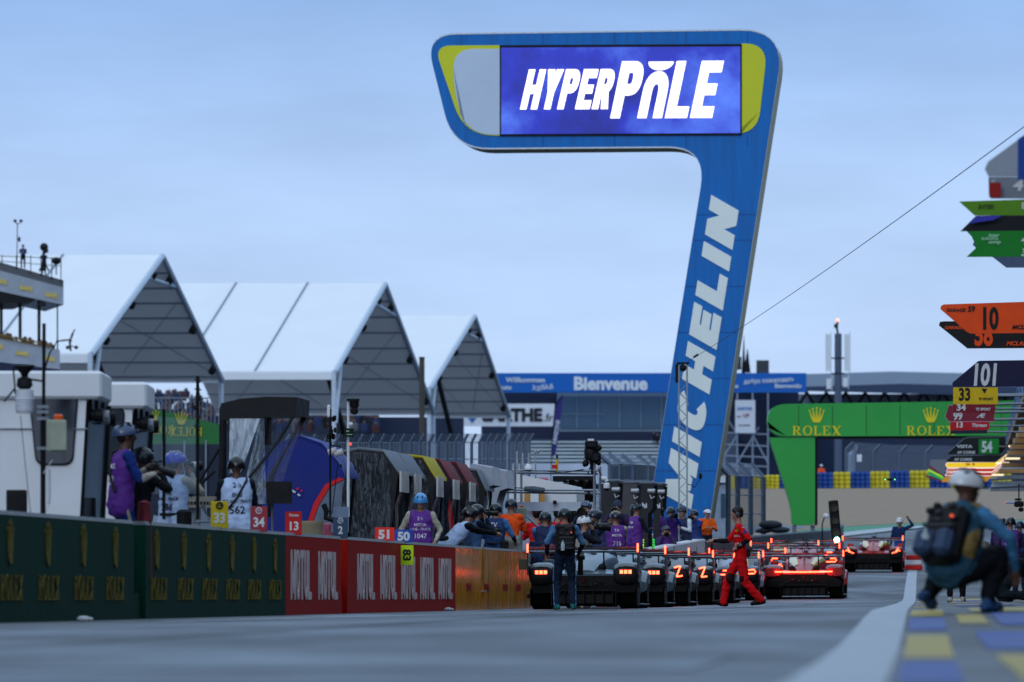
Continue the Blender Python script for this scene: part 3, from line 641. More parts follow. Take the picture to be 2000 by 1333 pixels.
for i in range(len(Ds) - 1):
    for j in range(nW - 1): mb.f.append((i * nW + j, i * nW + j + 1, (i + 1) * nW + j + 1, (i + 1) * nW + j)); mb.m.append(0)
struct(mb.build('ground', asphalt('asphalt', (42, 47, 55), .46), None, True))
def sheet(name, Dl, xl, xr, dz, m, nx=6, kind=True):
    mb = MB()
    for D in Dl:
        a, b = xl(D), xr(D)
        mb.v += [(a + (b - a) * k / nx, D, G(a + (b - a) * k / nx, D) + dz) for k in range(nx + 1)]
    for i in range(len(Dl) - 1):
        for j in range(nx): mb.f.append((i * (nx + 1) + j, i * (nx + 1) + j + 1, (i + 1) * (nx + 1) + j + 1, (i + 1) * (nx + 1) + j)); mb.m.append(0)
    o = mb.build(name, m, None, True); return struct(o)
def rng(a, b, st): n = max(int((b - a) / st), 1); return [a + (b - a) * k / n for k in range(n + 1)]
def XL(D): return -.1 + .0478 * D          # right edge of the white line
paintW = mat('road_paint_white', (158, 166, 176), .5, 0, .3, 2.5); paintY = mat('road_paint_yellow', (160, 140, 26), .5, 0, .4, 1.6); paintB = mat('road_paint_blue', (16, 54, 136), .5, 0, .4, 1.6)
sheet('road_line', rng(12, 290, 4), lambda D: XL(D) - .3, lambda D: XL(D), .008, paintW, 2)
sheet('apron', rng(12, 290, 4), lambda D: XL(D), lambda D: XL(D) + 9, .004, asphalt('apron_asphalt', (64, 66, 68), .5), 6)
random.seed(3); k = 0
for a, b, c in ((24.5, 33.5, paintB), (35, 48, paintY), (51, 60, paintB), (62, 70, paintY), (84, 96, paintY), (99, 112, paintB), (116, 130, paintY), (134, 150, paintB), (154, 172, paintY), (176, 198, paintB)):
    sheet('painted_block', rng(a, b, 4), lambda D: XL(D) + .03, lambda D: XL(D) + .2 + .0012 * D, .009, c, 2)
for a, b, x0, x1, c in ((24, 37, .42, 1.7, paintY), (40, 50, .42, .85, paintB), (41, 52, 1.05, 1.9, paintY), (54, 64, .62, 1.7, paintB), (55, 63, .36, .55, paintY), (66, 73, .5, 1.3, paintY), (67, 76, 1.6, 2.4, paintB), (86, 97, .5, 1.1, paintB), (100, 112, .5, 1.2, paintY), (116, 132, .6, 1.3, paintB), (136, 150, .6, 1.3, paintY), (86, 100, 1.4, 2.3, paintY), (104, 124, 1.5, 2.4, paintB), (156, 176, .8, 1.5, paintB), (180, 200, .8, 1.5, paintY), (128, 150, 1.7, 2.8, paintY)):
    sheet('painted_block', rng(a, b, 4), lambda D, x0=x0: XL(D) + x0, lambda D, x1=x1: XL(D) + x1, .009, c, 3)
# faint worn lines and patches on the pit lane
worn = mat('road_paint_worn', (150, 158, 166), .5, 0, .3, 2)
sheet('worn_line', rng(84, 140, 4), lambda D: XW(D) + 1.4 + .02 * (D - 84), lambda D: XW(D) + 1.55 + .02 * (D - 84), .006, worn, 1)
sheet('worn_line', rng(60, 125, 4), lambda D: XW(D) + 3.2, lambda D: XW(D) + 3.32, .006, worn, 1)
for px, D, w, l in ((1440, 152, .5, 1.2), (1530, 156, .4, .8), (1255, 147, .25, .6)):
    sheet('worn_line', rng(D, D + l * 3, 1), lambda D, px=px: PX(px, D), lambda D, px=px, w=w: PX(px, D) + w, .006, paintW, 1)
dark = asphalt('asphalt_dark', (40, 42, 46), .38)
sheet('tar_patch', rng(95, 112, 3), lambda D: XW(D) + 4.2, lambda D: XW(D) + 6.6, .005, dark, 2)
sheet('tar_patch', rng(140, 158, 3), lambda D: XW(D) + .6, lambda D: XW(D) + 5.6, .005, dark, 3)
sheet('tar_patch', rng(30, 37, 2), lambda D: XL(D) - 3.2, lambda D: XL(D) - .7, .005, dark, 2)
for x0, x1, d0, d1, bend, w in ((6.4, 8.2, 160, 236, 1.1, .28), (8.8, 9.6, 176, 262, 1.6, .3), (2.6, 3.2, 96, 146, .3, .22), (4.6, 5.4, 84, 150, .4, .2), (9.4, 10.4, 200, 280, 2.2, .26), (5.0, 5.3, 40, 90, .2, .25)):
    def xx(D, x0=x0, x1=x1, d0=d0, d1=d1, bend=bend): t = (D - d0) / (d1 - d0); return XW(D) + x0 + (x1 - x0) * t + bend * math.sin(math.pi * t) * .5
    sheet('tyre_mark', rng(d0, d1, 3), lambda D: xx(D), lambda D, w=w: xx(D) + w, .004, asphalt('rubber_mark', (30, 33, 38), .5) if 'rubber_mark' not in MATS else MATS['rubber_mark'], 1)
# far run-off: kerb, green strip, gravel
def strip(name, d0, d1, px0, px1, slope, dz, m):
    mb = MB(); n = 24
    for k in range(n + 1):
        px = px0 + (px1 - px0) * k / n; c = (px - 1600) * slope
        for j in range(9): D = d0 + c * (1 - j / 8 if d1 > 500 else 1) + (d1 - d0) * j / 8; x = PX(px, D); mb.v.append((x, D, G(x, D) + dz))
    for k in range(n):
        for j in range(8): mb.f.append((k * 9 + j, (k + 1) * 9 + j, (k + 1) * 9 + j + 1, k * 9 + j + 1)); mb.m.append(0)
    return struct(mb.build(name, m, None, True))
strip('kerb_strip', 385, 390, 1380, 2100, .07, .05, mat('kerb_pale', (150, 160, 165), .6))
strip('green_strip', 390, 397, 1380, 2100, .07, .06, mat('green_paint', (38, 120, 84), .6))
strip('gravel', 397, 600, 1340, 2140, .07, .07, mat('gravel', (134, 116, 96), .9, 0, .22, 1.5, .5))

# ---------------------------------------------------------------- pit wall, piece by piece
def wall_mat(key, rgb, rough=.42, spec=.3):
    """worn wet paint over concrete: streaks down the face, chips and grime"""
    m = bpy.data.materials.new(key); m.use_nodes = True; n = m.node_tree; b = n.nodes['Principled BSDF']; b.inputs['Specular IOR Level'].default_value = spec
    t = n.nodes.new('ShaderNodeTexCoord'); mp = n.nodes.new('ShaderNodeMapping'); mp.inputs['Scale'].default_value = (5, 5, .7); n.links.new(t.outputs['Object'], mp.inputs[0])
    q = n.nodes.new('ShaderNodeTexNoise'); q.inputs['Scale'].default_value = 1.6; q.inputs['Detail'].default_value = 9; q.inputs['Roughness'].default_value = .68; n.links.new(mp.outputs[0], q.inputs['Vector'])
    r = n.nodes.new('ShaderNodeMapRange'); r.inputs[1].default_value = .28; r.inputs[2].default_value = .72; r.inputs[3].default_value = .55; r.inputs[4].default_value = 1.4; n.links.new(q.outputs['Fac'], r.inputs[0])
    s = n.nodes.new('ShaderNodeVectorMath'); s.operation = 'SCALE'; s.inputs[0].default_value = L(rgb); n.links.new(r.outputs[0], s.inputs['Scale'])
    n.links.new(s.outputs[0], b.inputs['Base Color'])
    r2 = n.nodes.new('ShaderNodeMapRange'); r2.inputs[1].default_value = .3; r2.inputs[2].default_value = .7; r2.inputs[3].default_value = max(rough - .05, .04); r2.inputs[4].default_value = rough + .14; n.links.new(q.outputs['Fac'], r2.inputs[0]); n.links.new(r2.outputs[0], b.inputs['Roughness'])
    bp = n.nodes.new('ShaderNodeBump'); bp.inputs['Strength'].default_value = .15; bp.inputs['Distance'].default_value = .01; n.links.new(q.outputs['Fac'], bp.inputs['Height']); n.links.new(bp.outputs[0], b.inputs['Normal'])
    MATS[key] = m; return m
U = Vector((.0674, 1, 0)); MW_R = Matrix.Rotation(R(90) + RZ, 4, 'Z')   # text frame: +x along the wall away from us, faces the track
CAPM = wall_mat('wall_cap', (112, 116, 120), .6)
def wall_block(name, label, D0, D1, colm, H=1.1, T=.3, notch=False, group='pit wall blocks'):
    """one wall block from depth D0 to D1; its track face lies on the wall line"""
    o = thing(name, label, 'wall', (XW(D0), D0, 0), 0, group); mb = MB(); cap = MB(); n = max(int((D1 - D0) / 8), 1)
    rings, rc2 = [], []
    for k in range(n + 1):
        D = D0 + (D1 - D0) * k / n; x = XW(D) - XW(D0); y = D - D0; z0 = ZC(D) - .3; z1 = ZC(D) + H
        rings.append([Vector(p) for p in ((x, y, z0), (x, y, z1 - .045), (x - T, y, z1 - .045), (x - T, y, z0))])
        rc2.append([Vector(p) for p in ((x + .004, y, z1 - .042), (x - .02, y, z1), (x - T + .02, y, z1), (x - T - .004, y, z1 - .042))])
    mb.loft(rings); mb.build('wall_face', colm, o); cap.loft(rc2); cap.build('wall_top', CAPM if H < 1.15 else colm, o)
    return o
def on_wall(mbuilder, root, name, m, D, z):
    """lettering built at the origin (x along, faces -y) laid onto the track face at depth D"""
    loc = root.location; M = Matrix.Translation(Vector((XW(D) + .003, D, z)) - loc) @ MW_R
    return mbuilder.build(name, m, root, M=M)
GREEN = wall_mat('wall_green', (10, 54, 41), .6, .06); REDW = wall_mat('wall_maroon', (158, 22, 14), .45, .04); YEL = wall_mat('wall_yellow', (232, 150, 10), .17, .5); WHT = wall_mat('wall_white', (205, 208, 214), .5); GRY = wall_mat('wall_grey', (62, 70, 84), .5)
GOLD = mat('gold_print', (108, 98, 40), .6, 0, .35, 8, spec=.1); WPR = mat('white_print', (206, 192, 190), .5, 0, .2, 5, spec=.08); RPR = mat('red_print', (150, 22, 24), .5, 0, .25, 5)
g1 = wall_block('wall_block', 'nearest dark green pit wall block, on the left of the gap', 70, 95.0, GREEN)
g2 = wall_block('wall_block', 'dark green pit wall block on the right of the gap, with six gold crowns', 96.2, 113.0, GREEN)
r1 = wall_block('wall_block', 'short maroon pit wall block with two white words', 113.0, 121.4, REDW)
r2 = wall_block('wall_block', 'long maroon pit wall block with five white words, yellow-green board hung on it', 122.4, 143.4, REDW)
y1 = wall_block('wall_block', 'yellow pit wall block glowing with red light next to the nearest car', 143.4, 163, YEL)
w1 = wall_block('wall_block', 'white wall block in front of the photographers under the tower', 192, 237, WHT, 1.25)
w2 = wall_block('wall_block', 'dark grey wall block beyond the white one, behind the red cars', 237, 372, GRY, 1.2)
# low sill across both gaps and what is seen in them
for D0, D1, lab in ((95.0, 96.2, 'low dark sill in the gap between the two green blocks'), (121.4, 122.4, 'low dark sill in the gap between the two maroon blocks')):
    o = thing('gap_sill', lab, 'sill', (XW(D0) - .06, D0, 0)); mb = MB(); d = Vector((XW(D1) - XW(D0), D1 - D0, 0))
    mb.loft([[Vector((q[0], 0, q[1])) + d * k for q in ((0, -.2), (0, .3), (-.2, .3), (-.2, -.2))] for k in (.01, .99)]); mb.build('sill', GREEN if D0 < 100 else REDW, o)
    mb = MB(); mb.box((-.3, .6, .52), (.06, 1.3, .42)); mb.build('gap_shade', mat('shadow_green', (16, 34, 34), .7), o)  # dark board put in for the shade inside the gap
for px in (18, 92, 162, 224): D = onW(px); t = crown(.44, wide=.95); on_wall(t, g1, 'crown_emblem', GOLD, D, .58); D = onW(px - 18); on_wall(block_text('ROLEX', .25, W=1.7, gap=.2, font=serif), g1, 'lettering', GOLD, D, .225)
for px in (303, 356, 404, 450, 493, 534): D = onW(px + 2); on_wall(crown(.44, wide=.95), g2, 'crown_emblem', GOLD, D, .58); D = onW(px - 10); on_wall(block_text('ROLEX', .25, W=1.7, gap=.2, font=serif), g2, 'lettering', GOLD, D, .225)
for px, w in ((567, r1), (621, r1), (697, r2), (742, r2), (783, r2), (820, r2), (856, r2)): on_wall(block_text('MOTUL', .67, W=3.0, gap=.1, s=.2, h=.16), w, 'lettering', WPR, onW(px), .22)
for px in (910, 945, 982, 1008): on_wall(block_text('DHL', .11, W=1.3, gap=.05, shear=.2), y1, 'lettering', RPR, onW(px), .38)
mb = MB(); mb.box((0, 0, .82), (.02, .35, .6)); 
o = thing('wall_post', 'narrow ochre strap fixed down the face of the yellow wall', 'post', (XW(onW(943)) + .012, onW(943), 0), RZ); mb.build('strap', mat('ochre', (150, 120, 20), .5), o)
mb = MB(); mb.box((0, 0, .36), (.06, .4, .025)); mb.build('foot_clip', mat('clip_white', (170, 170, 165), .5), o)
o = thing('wall_panel', 'small bare concrete coloured panel at the far end of the yellow wall', 'panel', (XW(onW(1022)) + .006, onW(1022), 0), RZ); mb = MB(); mb.rbox((0, 0, .87), (.012, 2.2, .2), .004); mb.build('plate', mat('drab', (104, 92, 66), .7), o)
for k, px in enumerate((1212, 1232, 1253, 1282, 1307, 1332, 1352, 1372)): D = onW(px); on_wall(block_text('III', .26, W=1.1, gap=.2), w1, 'red_mark', RPR, D, ZC(D) + .42)
# grime: litter on the lane
for px, D, lab in ((321, 86, 'crumpled white scrap lying on the lane near the green wall'), (875, 140, 'tiny white scrap at the foot of the maroon wall')):
    o = GP(px, D); mb = MB(); mb.ball((0, 0, .03), .06, 0, 5, (1.2, .7, .5)); mb.ball((.06, .03, .025), .04, 0, 5, (1, 1, .5)); t = mb.build('paper_scrap', mat('paper', (200, 205, 210), .8)); t.location = (o.x if px > 500 else XW(D) + .5, D, o.z); tag(t, lab, 'litter')
# ---------------------------------------------------------------- far structures
def wroot(name, label, cat, px, D, group=None, z=None):
    x = PX(px, D); return thing(name, label, cat, (x, D, G(x, D) if z is None else z), 0, group)
def wb(mb, name, m, root, smooth=False): return mb.build(name, m, root, smooth, M=Matrix.Translation(-root.location))
def pbox(mb, px0, px1, py0, py1, D, dep, mi=0):
    a, b = P(px0, py1, D), P(px1, py0, D); mb.box(((a.x + b.x) / 2, D + dep / 2, (a.z + b.z) / 2), (abs(b.x - a.x), dep, abs(b.z - a.z)), mi); return mb
def pline(mb, pts, D, r, mi=0, n=6): mb.tube([P(x, y, d[0] if d else D) for x, y, *d in pts], r, mi, n); return mb
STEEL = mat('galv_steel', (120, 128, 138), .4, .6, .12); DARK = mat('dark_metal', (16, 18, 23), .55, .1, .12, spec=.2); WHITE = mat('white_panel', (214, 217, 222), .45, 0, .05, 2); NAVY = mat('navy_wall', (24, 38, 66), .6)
FAB = mat('tent_fabric', (242, 245, 250), .75, 0, .015, .3); 
_n = FAB.node_tree; _b = _n.nodes['Principled BSDF']; _t = _n.nodes.new('ShaderNodeBsdfTranslucent'); _t.inputs[0].default_value = (.8, .8, .8, 1); _m = _n.nodes.new('ShaderNodeMixShader'); _m.inputs[0].default_value = .22
_n.links.new(_b.outputs[0], _m.inputs[1]); _n.links.new(_t.outputs[0], _m.inputs[2]); _n.links.new(_m.outputs[0], _n.nodes['Material Output'].inputs[0])
FABT = mat('tent_frame', (120, 132, 150), .5, .3)
def tent(label, A, Lp, Rp, D0, D1, run, poles):
    Am = P(A[0], A[1], (D0 + D1) / 2); a = P(*Lp, D0); b = P(*Rp, D1); back = Vector((-run, run * .03, 0))
    o = thing('tent_canopy', label, 'canopy', (a.x, D0, G(a.x, D0)), 0, 'white peaked canopies over the stand')
    mb = MB()
    for p, q in ((a, Am), (Am, b)):
        th = Vector((0, 0, -.12)); n = 12; tp, bt = [], []
        for i in range(n + 1):
            t = i / n; c = p.lerp(q, t); tp.append(c); bt.append(c + th)
        vs = tp + bt + [v + back for v in tp] + [v + back for v in bt]; m = n + 1
        fs = [(i, i + 1, 2 * m + i + 1, 2 * m + i) for i in range(n)] + [(m + i + 1, m + i, 3 * m + i, 3 * m + i + 1) for i in range(n)] + [(i + 1, i, m + i, m + i + 1) for i in range(n)] + [(2 * m + i, 2 * m + i + 1, 3 * m + i + 1, 3 * m + i) for i in range(n)] + [(0, 2 * m, 3 * m, m), (n, m + n, 3 * m + n, 2 * m + n)]
        mb.add(vs, fs)
    mb.add([a + Vector((.02, -.1, -.1)), a + Vector((.02, -.1, -.75)), a + back + Vector((0, -.1, -.75)), a + back + Vector((0, -.1, -.1)), a + Vector((.02, .0, -.1)), a + Vector((.02, .0, -.75)), a + back + Vector((0, .0, -.75)), a + back + Vector((0, .0, -.1))], [(0, 1, 2, 3), (7, 6, 5, 4), (0, 4, 5, 1), (1, 5, 6, 2), (3, 2, 6, 7), (0, 3, 7, 4)])
    mb.add([b + Vector((.02, .1, -.1)), b + Vector((.02, .1, -.25)), b + back + Vector((0, .1, -.25)), b + back + Vector((0, .1, -.1)), b + Vector((.02, .16, -.1)), b + Vector((.02, .16, -.25)), b + back + Vector((0, .16, -.25)), b + back + Vector((0, .16, -.1))], [(0, 1, 2, 3), (7, 6, 5, 4), (0, 4, 5, 1), (1, 5, 6, 2), (3, 2, 6, 7), (0, 3, 7, 4)])
    wb(mb, 'roof', FAB, o)
    mb = MB(); dn = Vector((0, 0, -.3))
    for p, q in ((a, Am), (Am, b)): mb.tube([p + Vector((.1, 0, -.1)), q + Vector((.1, 0, -.1))], .24, 0, 6)
    mb.tube([Am.lerp(a, .2) + dn, Am.lerp(b, .22) + dn], .16, 0, 6); wb(mb, 'gable_frame', mat('gable_beam', (176, 188, 204), .5, .2), o)
    mb = MB()
    for k in range(1, 9):
        t = k / 8.4; p = Am.lerp(b, t) + Vector((0, 0, -.25)); mb.tube([p, p + back], .075, 0, 5)
    for i in (0, .48): 
        mb.tube([Am.lerp(b, .35) + back * i + Vector((-.4, 0, -.2)), Am.lerp(b, .92) + back * (i + .42) + Vector((0, 0, -.2))], .03, 0, 4); mb.tube([Am.lerp(b, .92) + back * i + Vector((-.4, 0, -.2)), Am.lerp(b, .35) + back * (i + .42) + Vector((0, 0, -.2))], .03, 0, 4)
    wb(mb, 'purlin', FABT, o); 
    for k in (1,):
        mb = MB(); q = back * .16 * k; mb.tube([a.lerp(Am, .33) + q + Vector((.5, 6, -.8)), a.lerp(b, .42) + q + Vector((0, 6, -3.2)), a.lerp(b, .5) + q + Vector((0, 6, -9))], .26, 0, 6); wb(mb, 'frame_leg', DARK, o)
    mb = MB(); mb.tube([a + Vector((0, -.05, 0)), Vector((a.x, a.y, G(a.x, a.y)))], .2, 0, 8); mb.tube([a.lerp(Am, .14) + Vector((0, 0, -.2)), a + Vector((.15, 0, -4.5))], .16, 0, 6); wb(mb, 'mast', mat('mast_white', (190, 200, 214), .4), o)
    mb = MB(); mb.tube([b, Vector((b.x, b.y, G(b.x, b.y)))], .2, 0, 8); wb(mb, 'mast', mat('mast_white', (190, 200, 214), .4), o)
    for t, (p, q) in ((.22, (a, Am)), (.58, (a, Am)), (.88, (a, Am)), (.13, (Am, b)), (.52, (Am, b)), (.85, (Am, b))):
        mb = MB(); c = p.lerp(q, t) + Vector((0, -.2, -.75)); mb.rbox(c, (.55, .6, .7), .12, 0, Matrix.Rotation(.5, 3, 'Y')); mb.tube([c, c + Vector((0, 0, .6))], .06); wb(mb, 'floodlight', DARK, o)
    mb = MB()
    for t in poles:
        p = a + back * t; q = Am + back * t; mb.tube([p + Vector((0, 0, .02)), q + Vector((0, 0, .02))], .1, 0, 6)
    wb(mb, 'roof_seam', FABT, o)
    return o
tent('nearest and largest white peaked canopy, behind the left balcony', (315, 498), (176, 690), (432, 742), 650, 692, 18, (.43,))
tent('middle white peaked canopy, with a grey pole to its right', (750, 553), (652, 725), (846, 806), 735, 787, 20, (.34, .66))
tent('farthest and smallest white peaked canopy, left of the welcome banner', (925, 616), (838, 757), (993, 812), 819, 874, 8, ())
# dark stand block and crowd below the canopies
o = wroot('grandstand', 'dark blue grandstand block below the white canopies', 'grandstand', 860, 897)
mb = MB(); pbox(mb, 715, 905, 815, 960, 897, 12); wb(mb, 'stand_wall', NAVY, o)
mb = MB(); pbox(mb, 200, 715, 800, 960, 904, 12); wb(mb, 'seat_tier', mat('stand_dark', (44, 54, 76), .7, 0, .3, .5), o)
random.seed(11); mb = MB()
for k in range(330):
    px = random.uniform(296, 735); py = random.uniform(768, 836); c = P(px, py, 896 - (py - 768) * .2); s = random.uniform(.85, 1.15); m = random.choice((0, 0, 1, 1, 2, 3))
    mb.ball(c + Vector((0, 0, .42)), .17 * s, 4, 5); mb.loft([[c + Vector((w * math.cos(a), .25 * math.sin(a), z)) for a in [2 * math.pi * i / 7 for i in range(7)]] for w, z in ((.1, .32), (.4 * s, .18), (.36 * s, -.5))], m)
cw = mb.build('crowd', [mat('crowd_dark', (28, 32, 42), .8), mat('crowd_navy', (36, 52, 90), .8), mat('crowd_grey', (96, 100, 108), .8), mat('crowd_red', (70, 40, 44), .8), mat('crowd_skin', (92, 70, 62), .7)]); cw['kind'] = 'stuff'
# handrail in front of the crowd
o = wroot('spectator_railing', 'pale upright railing in front of the crowd below the canopies', 'railing', 370, 850); mb = MB()
for px in range(300, 436, 8): pline(mb, [(px, 778), (px, 850)], 850, .06)
pline(mb, [(296, 778), (436, 778)], 850, .08); wb(mb, 'rail', STEEL, o)
# tall bare poles
for px, y0, y1, D, r, lab, c in ((824, 700, 900, 624, .2, 'tall plain brown-grey pole standing between two white canopies', (70, 66, 62)), (1421, 838, 845, 480, .1, '', 0)):
    if not lab: continue
    o = wroot('pole', lab, 'pole', px, D); mb = MB(); pline(mb, [(px, y0), (px, y1 + 100)], D, r, 0, 8); wb(mb, 'shaft', mat('pole_brown', c, .7), o); mb = MB(); mb.lathe([(.02, .1), (r * 1.1, .08), (r * 1.1, 0)], P(px, y0, D), 8); wb(mb, 'pole_cap', DARK, o)

# ---------------------------------------------------------------- left balcony building
D = 610; o = wroot('balcony_building', 'two deck balcony building with patterned fascias at the left edge', 'building', 20, D)
GF = mat('fascia_print', (150, 158, 170), .5, 0, .1, 1)
def slab(pl, m, name, dep=14):
    mb = MB(); vs = [P(x, y, D) for x, y in pl]; mb.add(vs + [v + Vector((-dep * .15, dep, 0)) for v in vs], [(0, 1, 2, 3), (7, 6, 5, 4), (0, 4, 5, 1), (1, 5, 6, 2), (2, 6, 7, 3), (3, 7, 4, 0)]); return wb(mb, name, m, o)
slab([(-60, 495), (124, 548), (124, 562), (-60, 513)], mat('concrete_grey', (88, 92, 98), .7), 'roof_deck'); f1 = slab([(-60, 513), (124, 562), (124, 596), (-60, 556)], GF, 'fascia')
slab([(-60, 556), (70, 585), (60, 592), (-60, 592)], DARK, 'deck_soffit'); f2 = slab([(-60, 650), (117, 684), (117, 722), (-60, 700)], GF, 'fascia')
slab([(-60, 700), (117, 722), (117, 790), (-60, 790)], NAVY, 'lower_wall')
mb = MB()
for (x0, y0, x1, y1) in ((-8, 540, 14, 556), (38, 553, 66, 570), (88, 567, 114, 583)): 
    for k in range(4): xx = x0 + (x1 - x0) * k / 4; mb.box(P(xx + 2.5, (y0 + y1) / 2 + k * 1.5, D) + Vector((0, -.06, 0)), (.13, .05, .36))
    mb.box(P((x0 + x1) / 2, (y0 + y1) / 2 + 2, D) + Vector((0, -.05, 0)), (.72, .05, .2))
mb2 = MB()
for (x0, y0, x1, y1) in ((-10, 668, 5, 682), (30, 682, 58, 696), (88, 693, 107, 706)): 
    for k in range(4): xx = x0 + (x1 - x0) * k / 4; mb2.box(P(xx + 2.5, (y0 + y1) / 2 + k * 1.2, D) + Vector((0, -.06, 0)), (.13, .05, .34))
    mb2.box(P((x0 + x1) / 2, (y0 + y1) / 2 + 2, D) + Vector((0, -.05, 0)), (.68, .05, .2))
FY = mat('fascia_yellow', (196, 176, 96), .5); wb(mb, 'fascia_mark', FY, o); wb(mb2, 'fascia_mark', FY, o)
for px, y0, y1, w in ((2, 590, 662, 6), (39, 586, 664, 6), (76, 583, 672, 6), (112, 590, 684, 2.4)): mb = MB(); pbox(mb, px - w / 2, px + w / 2, y0, y1, D + 1, .3); wb(mb, 'column', DARK, o)
mb = MB()
for px in (4, 32, 60, 80, 101, 119): y = 512 + (px) * .31; pline(mb, [(px, y + 3), (px, 499 if px < 90 else 505)], D - .1, .035)
pline(mb, [(-40, 499), (119, 505)], D - .1, .03); pline(mb, [(-40, 507), (119, 520)], D - .1, .025); wb(mb, 'roof_railing', DARK, o)
mb = MB(); pline(mb, [(33, 526), (34, 436)], D, .035); 
for x, y in ((29.5, 432), (41, 432)): mb.ball(P(x, y, D), .12, 0, 6)
pline(mb, [(29.5, 434), (35, 439), (41, 434)], D, .03); mb.ball(P(37.5, 468, D), .1, 0, 6, (1, 1, 2)); wb(mb, 'weather_mast', DARK, o)
for px, py in ((82, 594),): mb = MB(); mb.lathe([(.02, .25), (.2, .2), (.3, -.15), (.01, -.2)], P(px, py, D - .3), 10); wb(mb, 'floodlight', DARK, o)
mb = MB()
for k in range(34): px = -8 + k * 3.2; pline(mb, [(px, 652 + px * .19), (px, 663 + px * .19)], D - .2, .025, 0, 4)
pline(mb, [(-10, 652), (105, 674)], D - .2, .03); wb(mb, 'deck_rail', mat('rail_tan', (140, 112, 62), .6), o)

def vinyl(key, rgb):
    """stretched printed vinyl: faint vertical streaks and dirt"""
    m = mat(key, rgb, .55, 0, .05, .25, spec=.25); n = m.node_tree; q = [x for x in n.nodes if x.type == 'TEX_NOISE'][0]; t = [x for x in n.nodes if x.type == 'TEX_COORD'][0]; mp = n.nodes.new('ShaderNodeMapping'); mp.inputs['Scale'].default_value = (3.2, 1, .22); n.links.new(t.outputs['Object'], mp.inputs[0]); n.links.new(mp.outputs[0], q.inputs['Vector']); q.inputs['Scale'].default_value = 1.4; r = [x for x in n.nodes if x.type == 'MAP_RANGE'][0]; r.inputs[3].default_value = .84; r.inputs[4].default_value = 1.16; return m
# ---------------------------------------------------------------- lettered tower with the screen
D = 290; S = F / D; ox, oz = PX(1335, D), G(PX(1335, D), D)
tw = thing('sign_tower', 'tall blue leaning tower shaped like a seven, with a lit screen across its top', 'sign tower', (ox, D, oz), R(-4.5))
def tq(px, py): return ((px - 1335) / S, (CH + (YH - py) / S) - oz)
def rounded(pts, n=7):
    """outline with rounded corners: (x, y, radius)"""
    out = []
    for i, (x, y, r) in enumerate(pts):
        p = Vector((x, y)); a = Vector(pts[i - 1][:2]) - p; b = Vector(pts[(i + 1) % len(pts)][:2]) - p
        if r == 0: out.append((x, y)); continue
        a1, b1 = p + a.normalized() * r, p + b.normalized() * r
        for k in range(n + 1): t = k / n; q = a1 * (1 - t) ** 2 + p * 2 * t * (1 - t) + b1 * t * t; out.append((q.x, q.y))
    return out
ol = [tq(*p) for p in rounded([(828, 66, 62), (1534, 60, 88), (1382, 1046, 0), (1260, 1046, 0), (1381, 289, 78), (884, 291, 70)], 9)]
TB = vinyl('tower_blue', (14, 104, 178)); TE = mat('tower_edge', (150, 146, 118), .6)
mb = MB(); mb.poly(ol, 0, 2.6, 0, 1); mb.build('tower_body', [TB, TE], tw)
mb = MB()
for y in (150, 420, 470, 560, 650, 740, 830, 920):
    xa = 1381 - (y - 289) * .165 if y > 380 else 1500; xb = 1527 - (y - 130) * .162
    if y > 380: (a, z), (b, _) = tq(xa + 2, y), tq(xb - 2, y); mb.box(((a + b) / 2, -.002, z), (b - a, .006, .025))
for x in (900, 1060, 1200, 1340, 1460): (a, z), (_, z2) = tq(x, 64), tq(x, 86); mb.box((a, -.002, (z + z2) / 2), (.025, .006, z - z2)); (a, z), (_, z2) = tq(x, 266), tq(x, 287); (mb.box((a, -.002, (z + z2) / 2), (.025, .006, z - z2)) if x > 940 else None)
mb.build('panel_joint', mat('joint_blue', (4, 70, 140), .6), tw)
# white trim round the front edge
mb = MB(); n = len(ol); c = Vector((sum(p[0] for p in ol) / n, sum(p[1] for p in ol) / n))
mb.loft([[Vector((p[0], y, p[1])) for y in (-.01, -.01, .05)] if False else [Vector((p[0], -.012, p[1])), Vector((p[0], .03, p[1])), Vector((p[0] + .0, .03, p[1] + .05)), Vector((p[0], -.012, p[1] + .05))] for p in ol + ol[:1]]); mb.build('edge_trim', mat('trim_white', (205, 210, 214), .5), tw)
inner = [tq(*p) for p in rounded([(846, 87, 34), (976, 87, 0), (976, 264, 0), (906, 264, 60)], 8)]
TY = mat('tower_yellow', (205, 206, 38), .5, 0, .04, .5)
mb = MB(); mb.poly(inner, -.03, 0); pn = mb.build('side_panel', TY, tw)
mb = MB(); mb.poly([tq(*p) for p in rounded([(884, 94, 40), (975, 94, 0), (975, 262, 0), (916, 262, 46), (884, 190, 60)], 8)], -.045, -.03); mb.build('pale_insert', mat('pale_insert', (190, 204, 220), .5, 0, .03, 1), pn)
mb = MB(); mb.poly([tq(*p) for p in rounded([(1448, 86, 0), (1500, 86, 46), (1480, 262, 44), (1448, 262, 0)], 8)], -.03, 0); mb.build('side_panel', TY, tw)
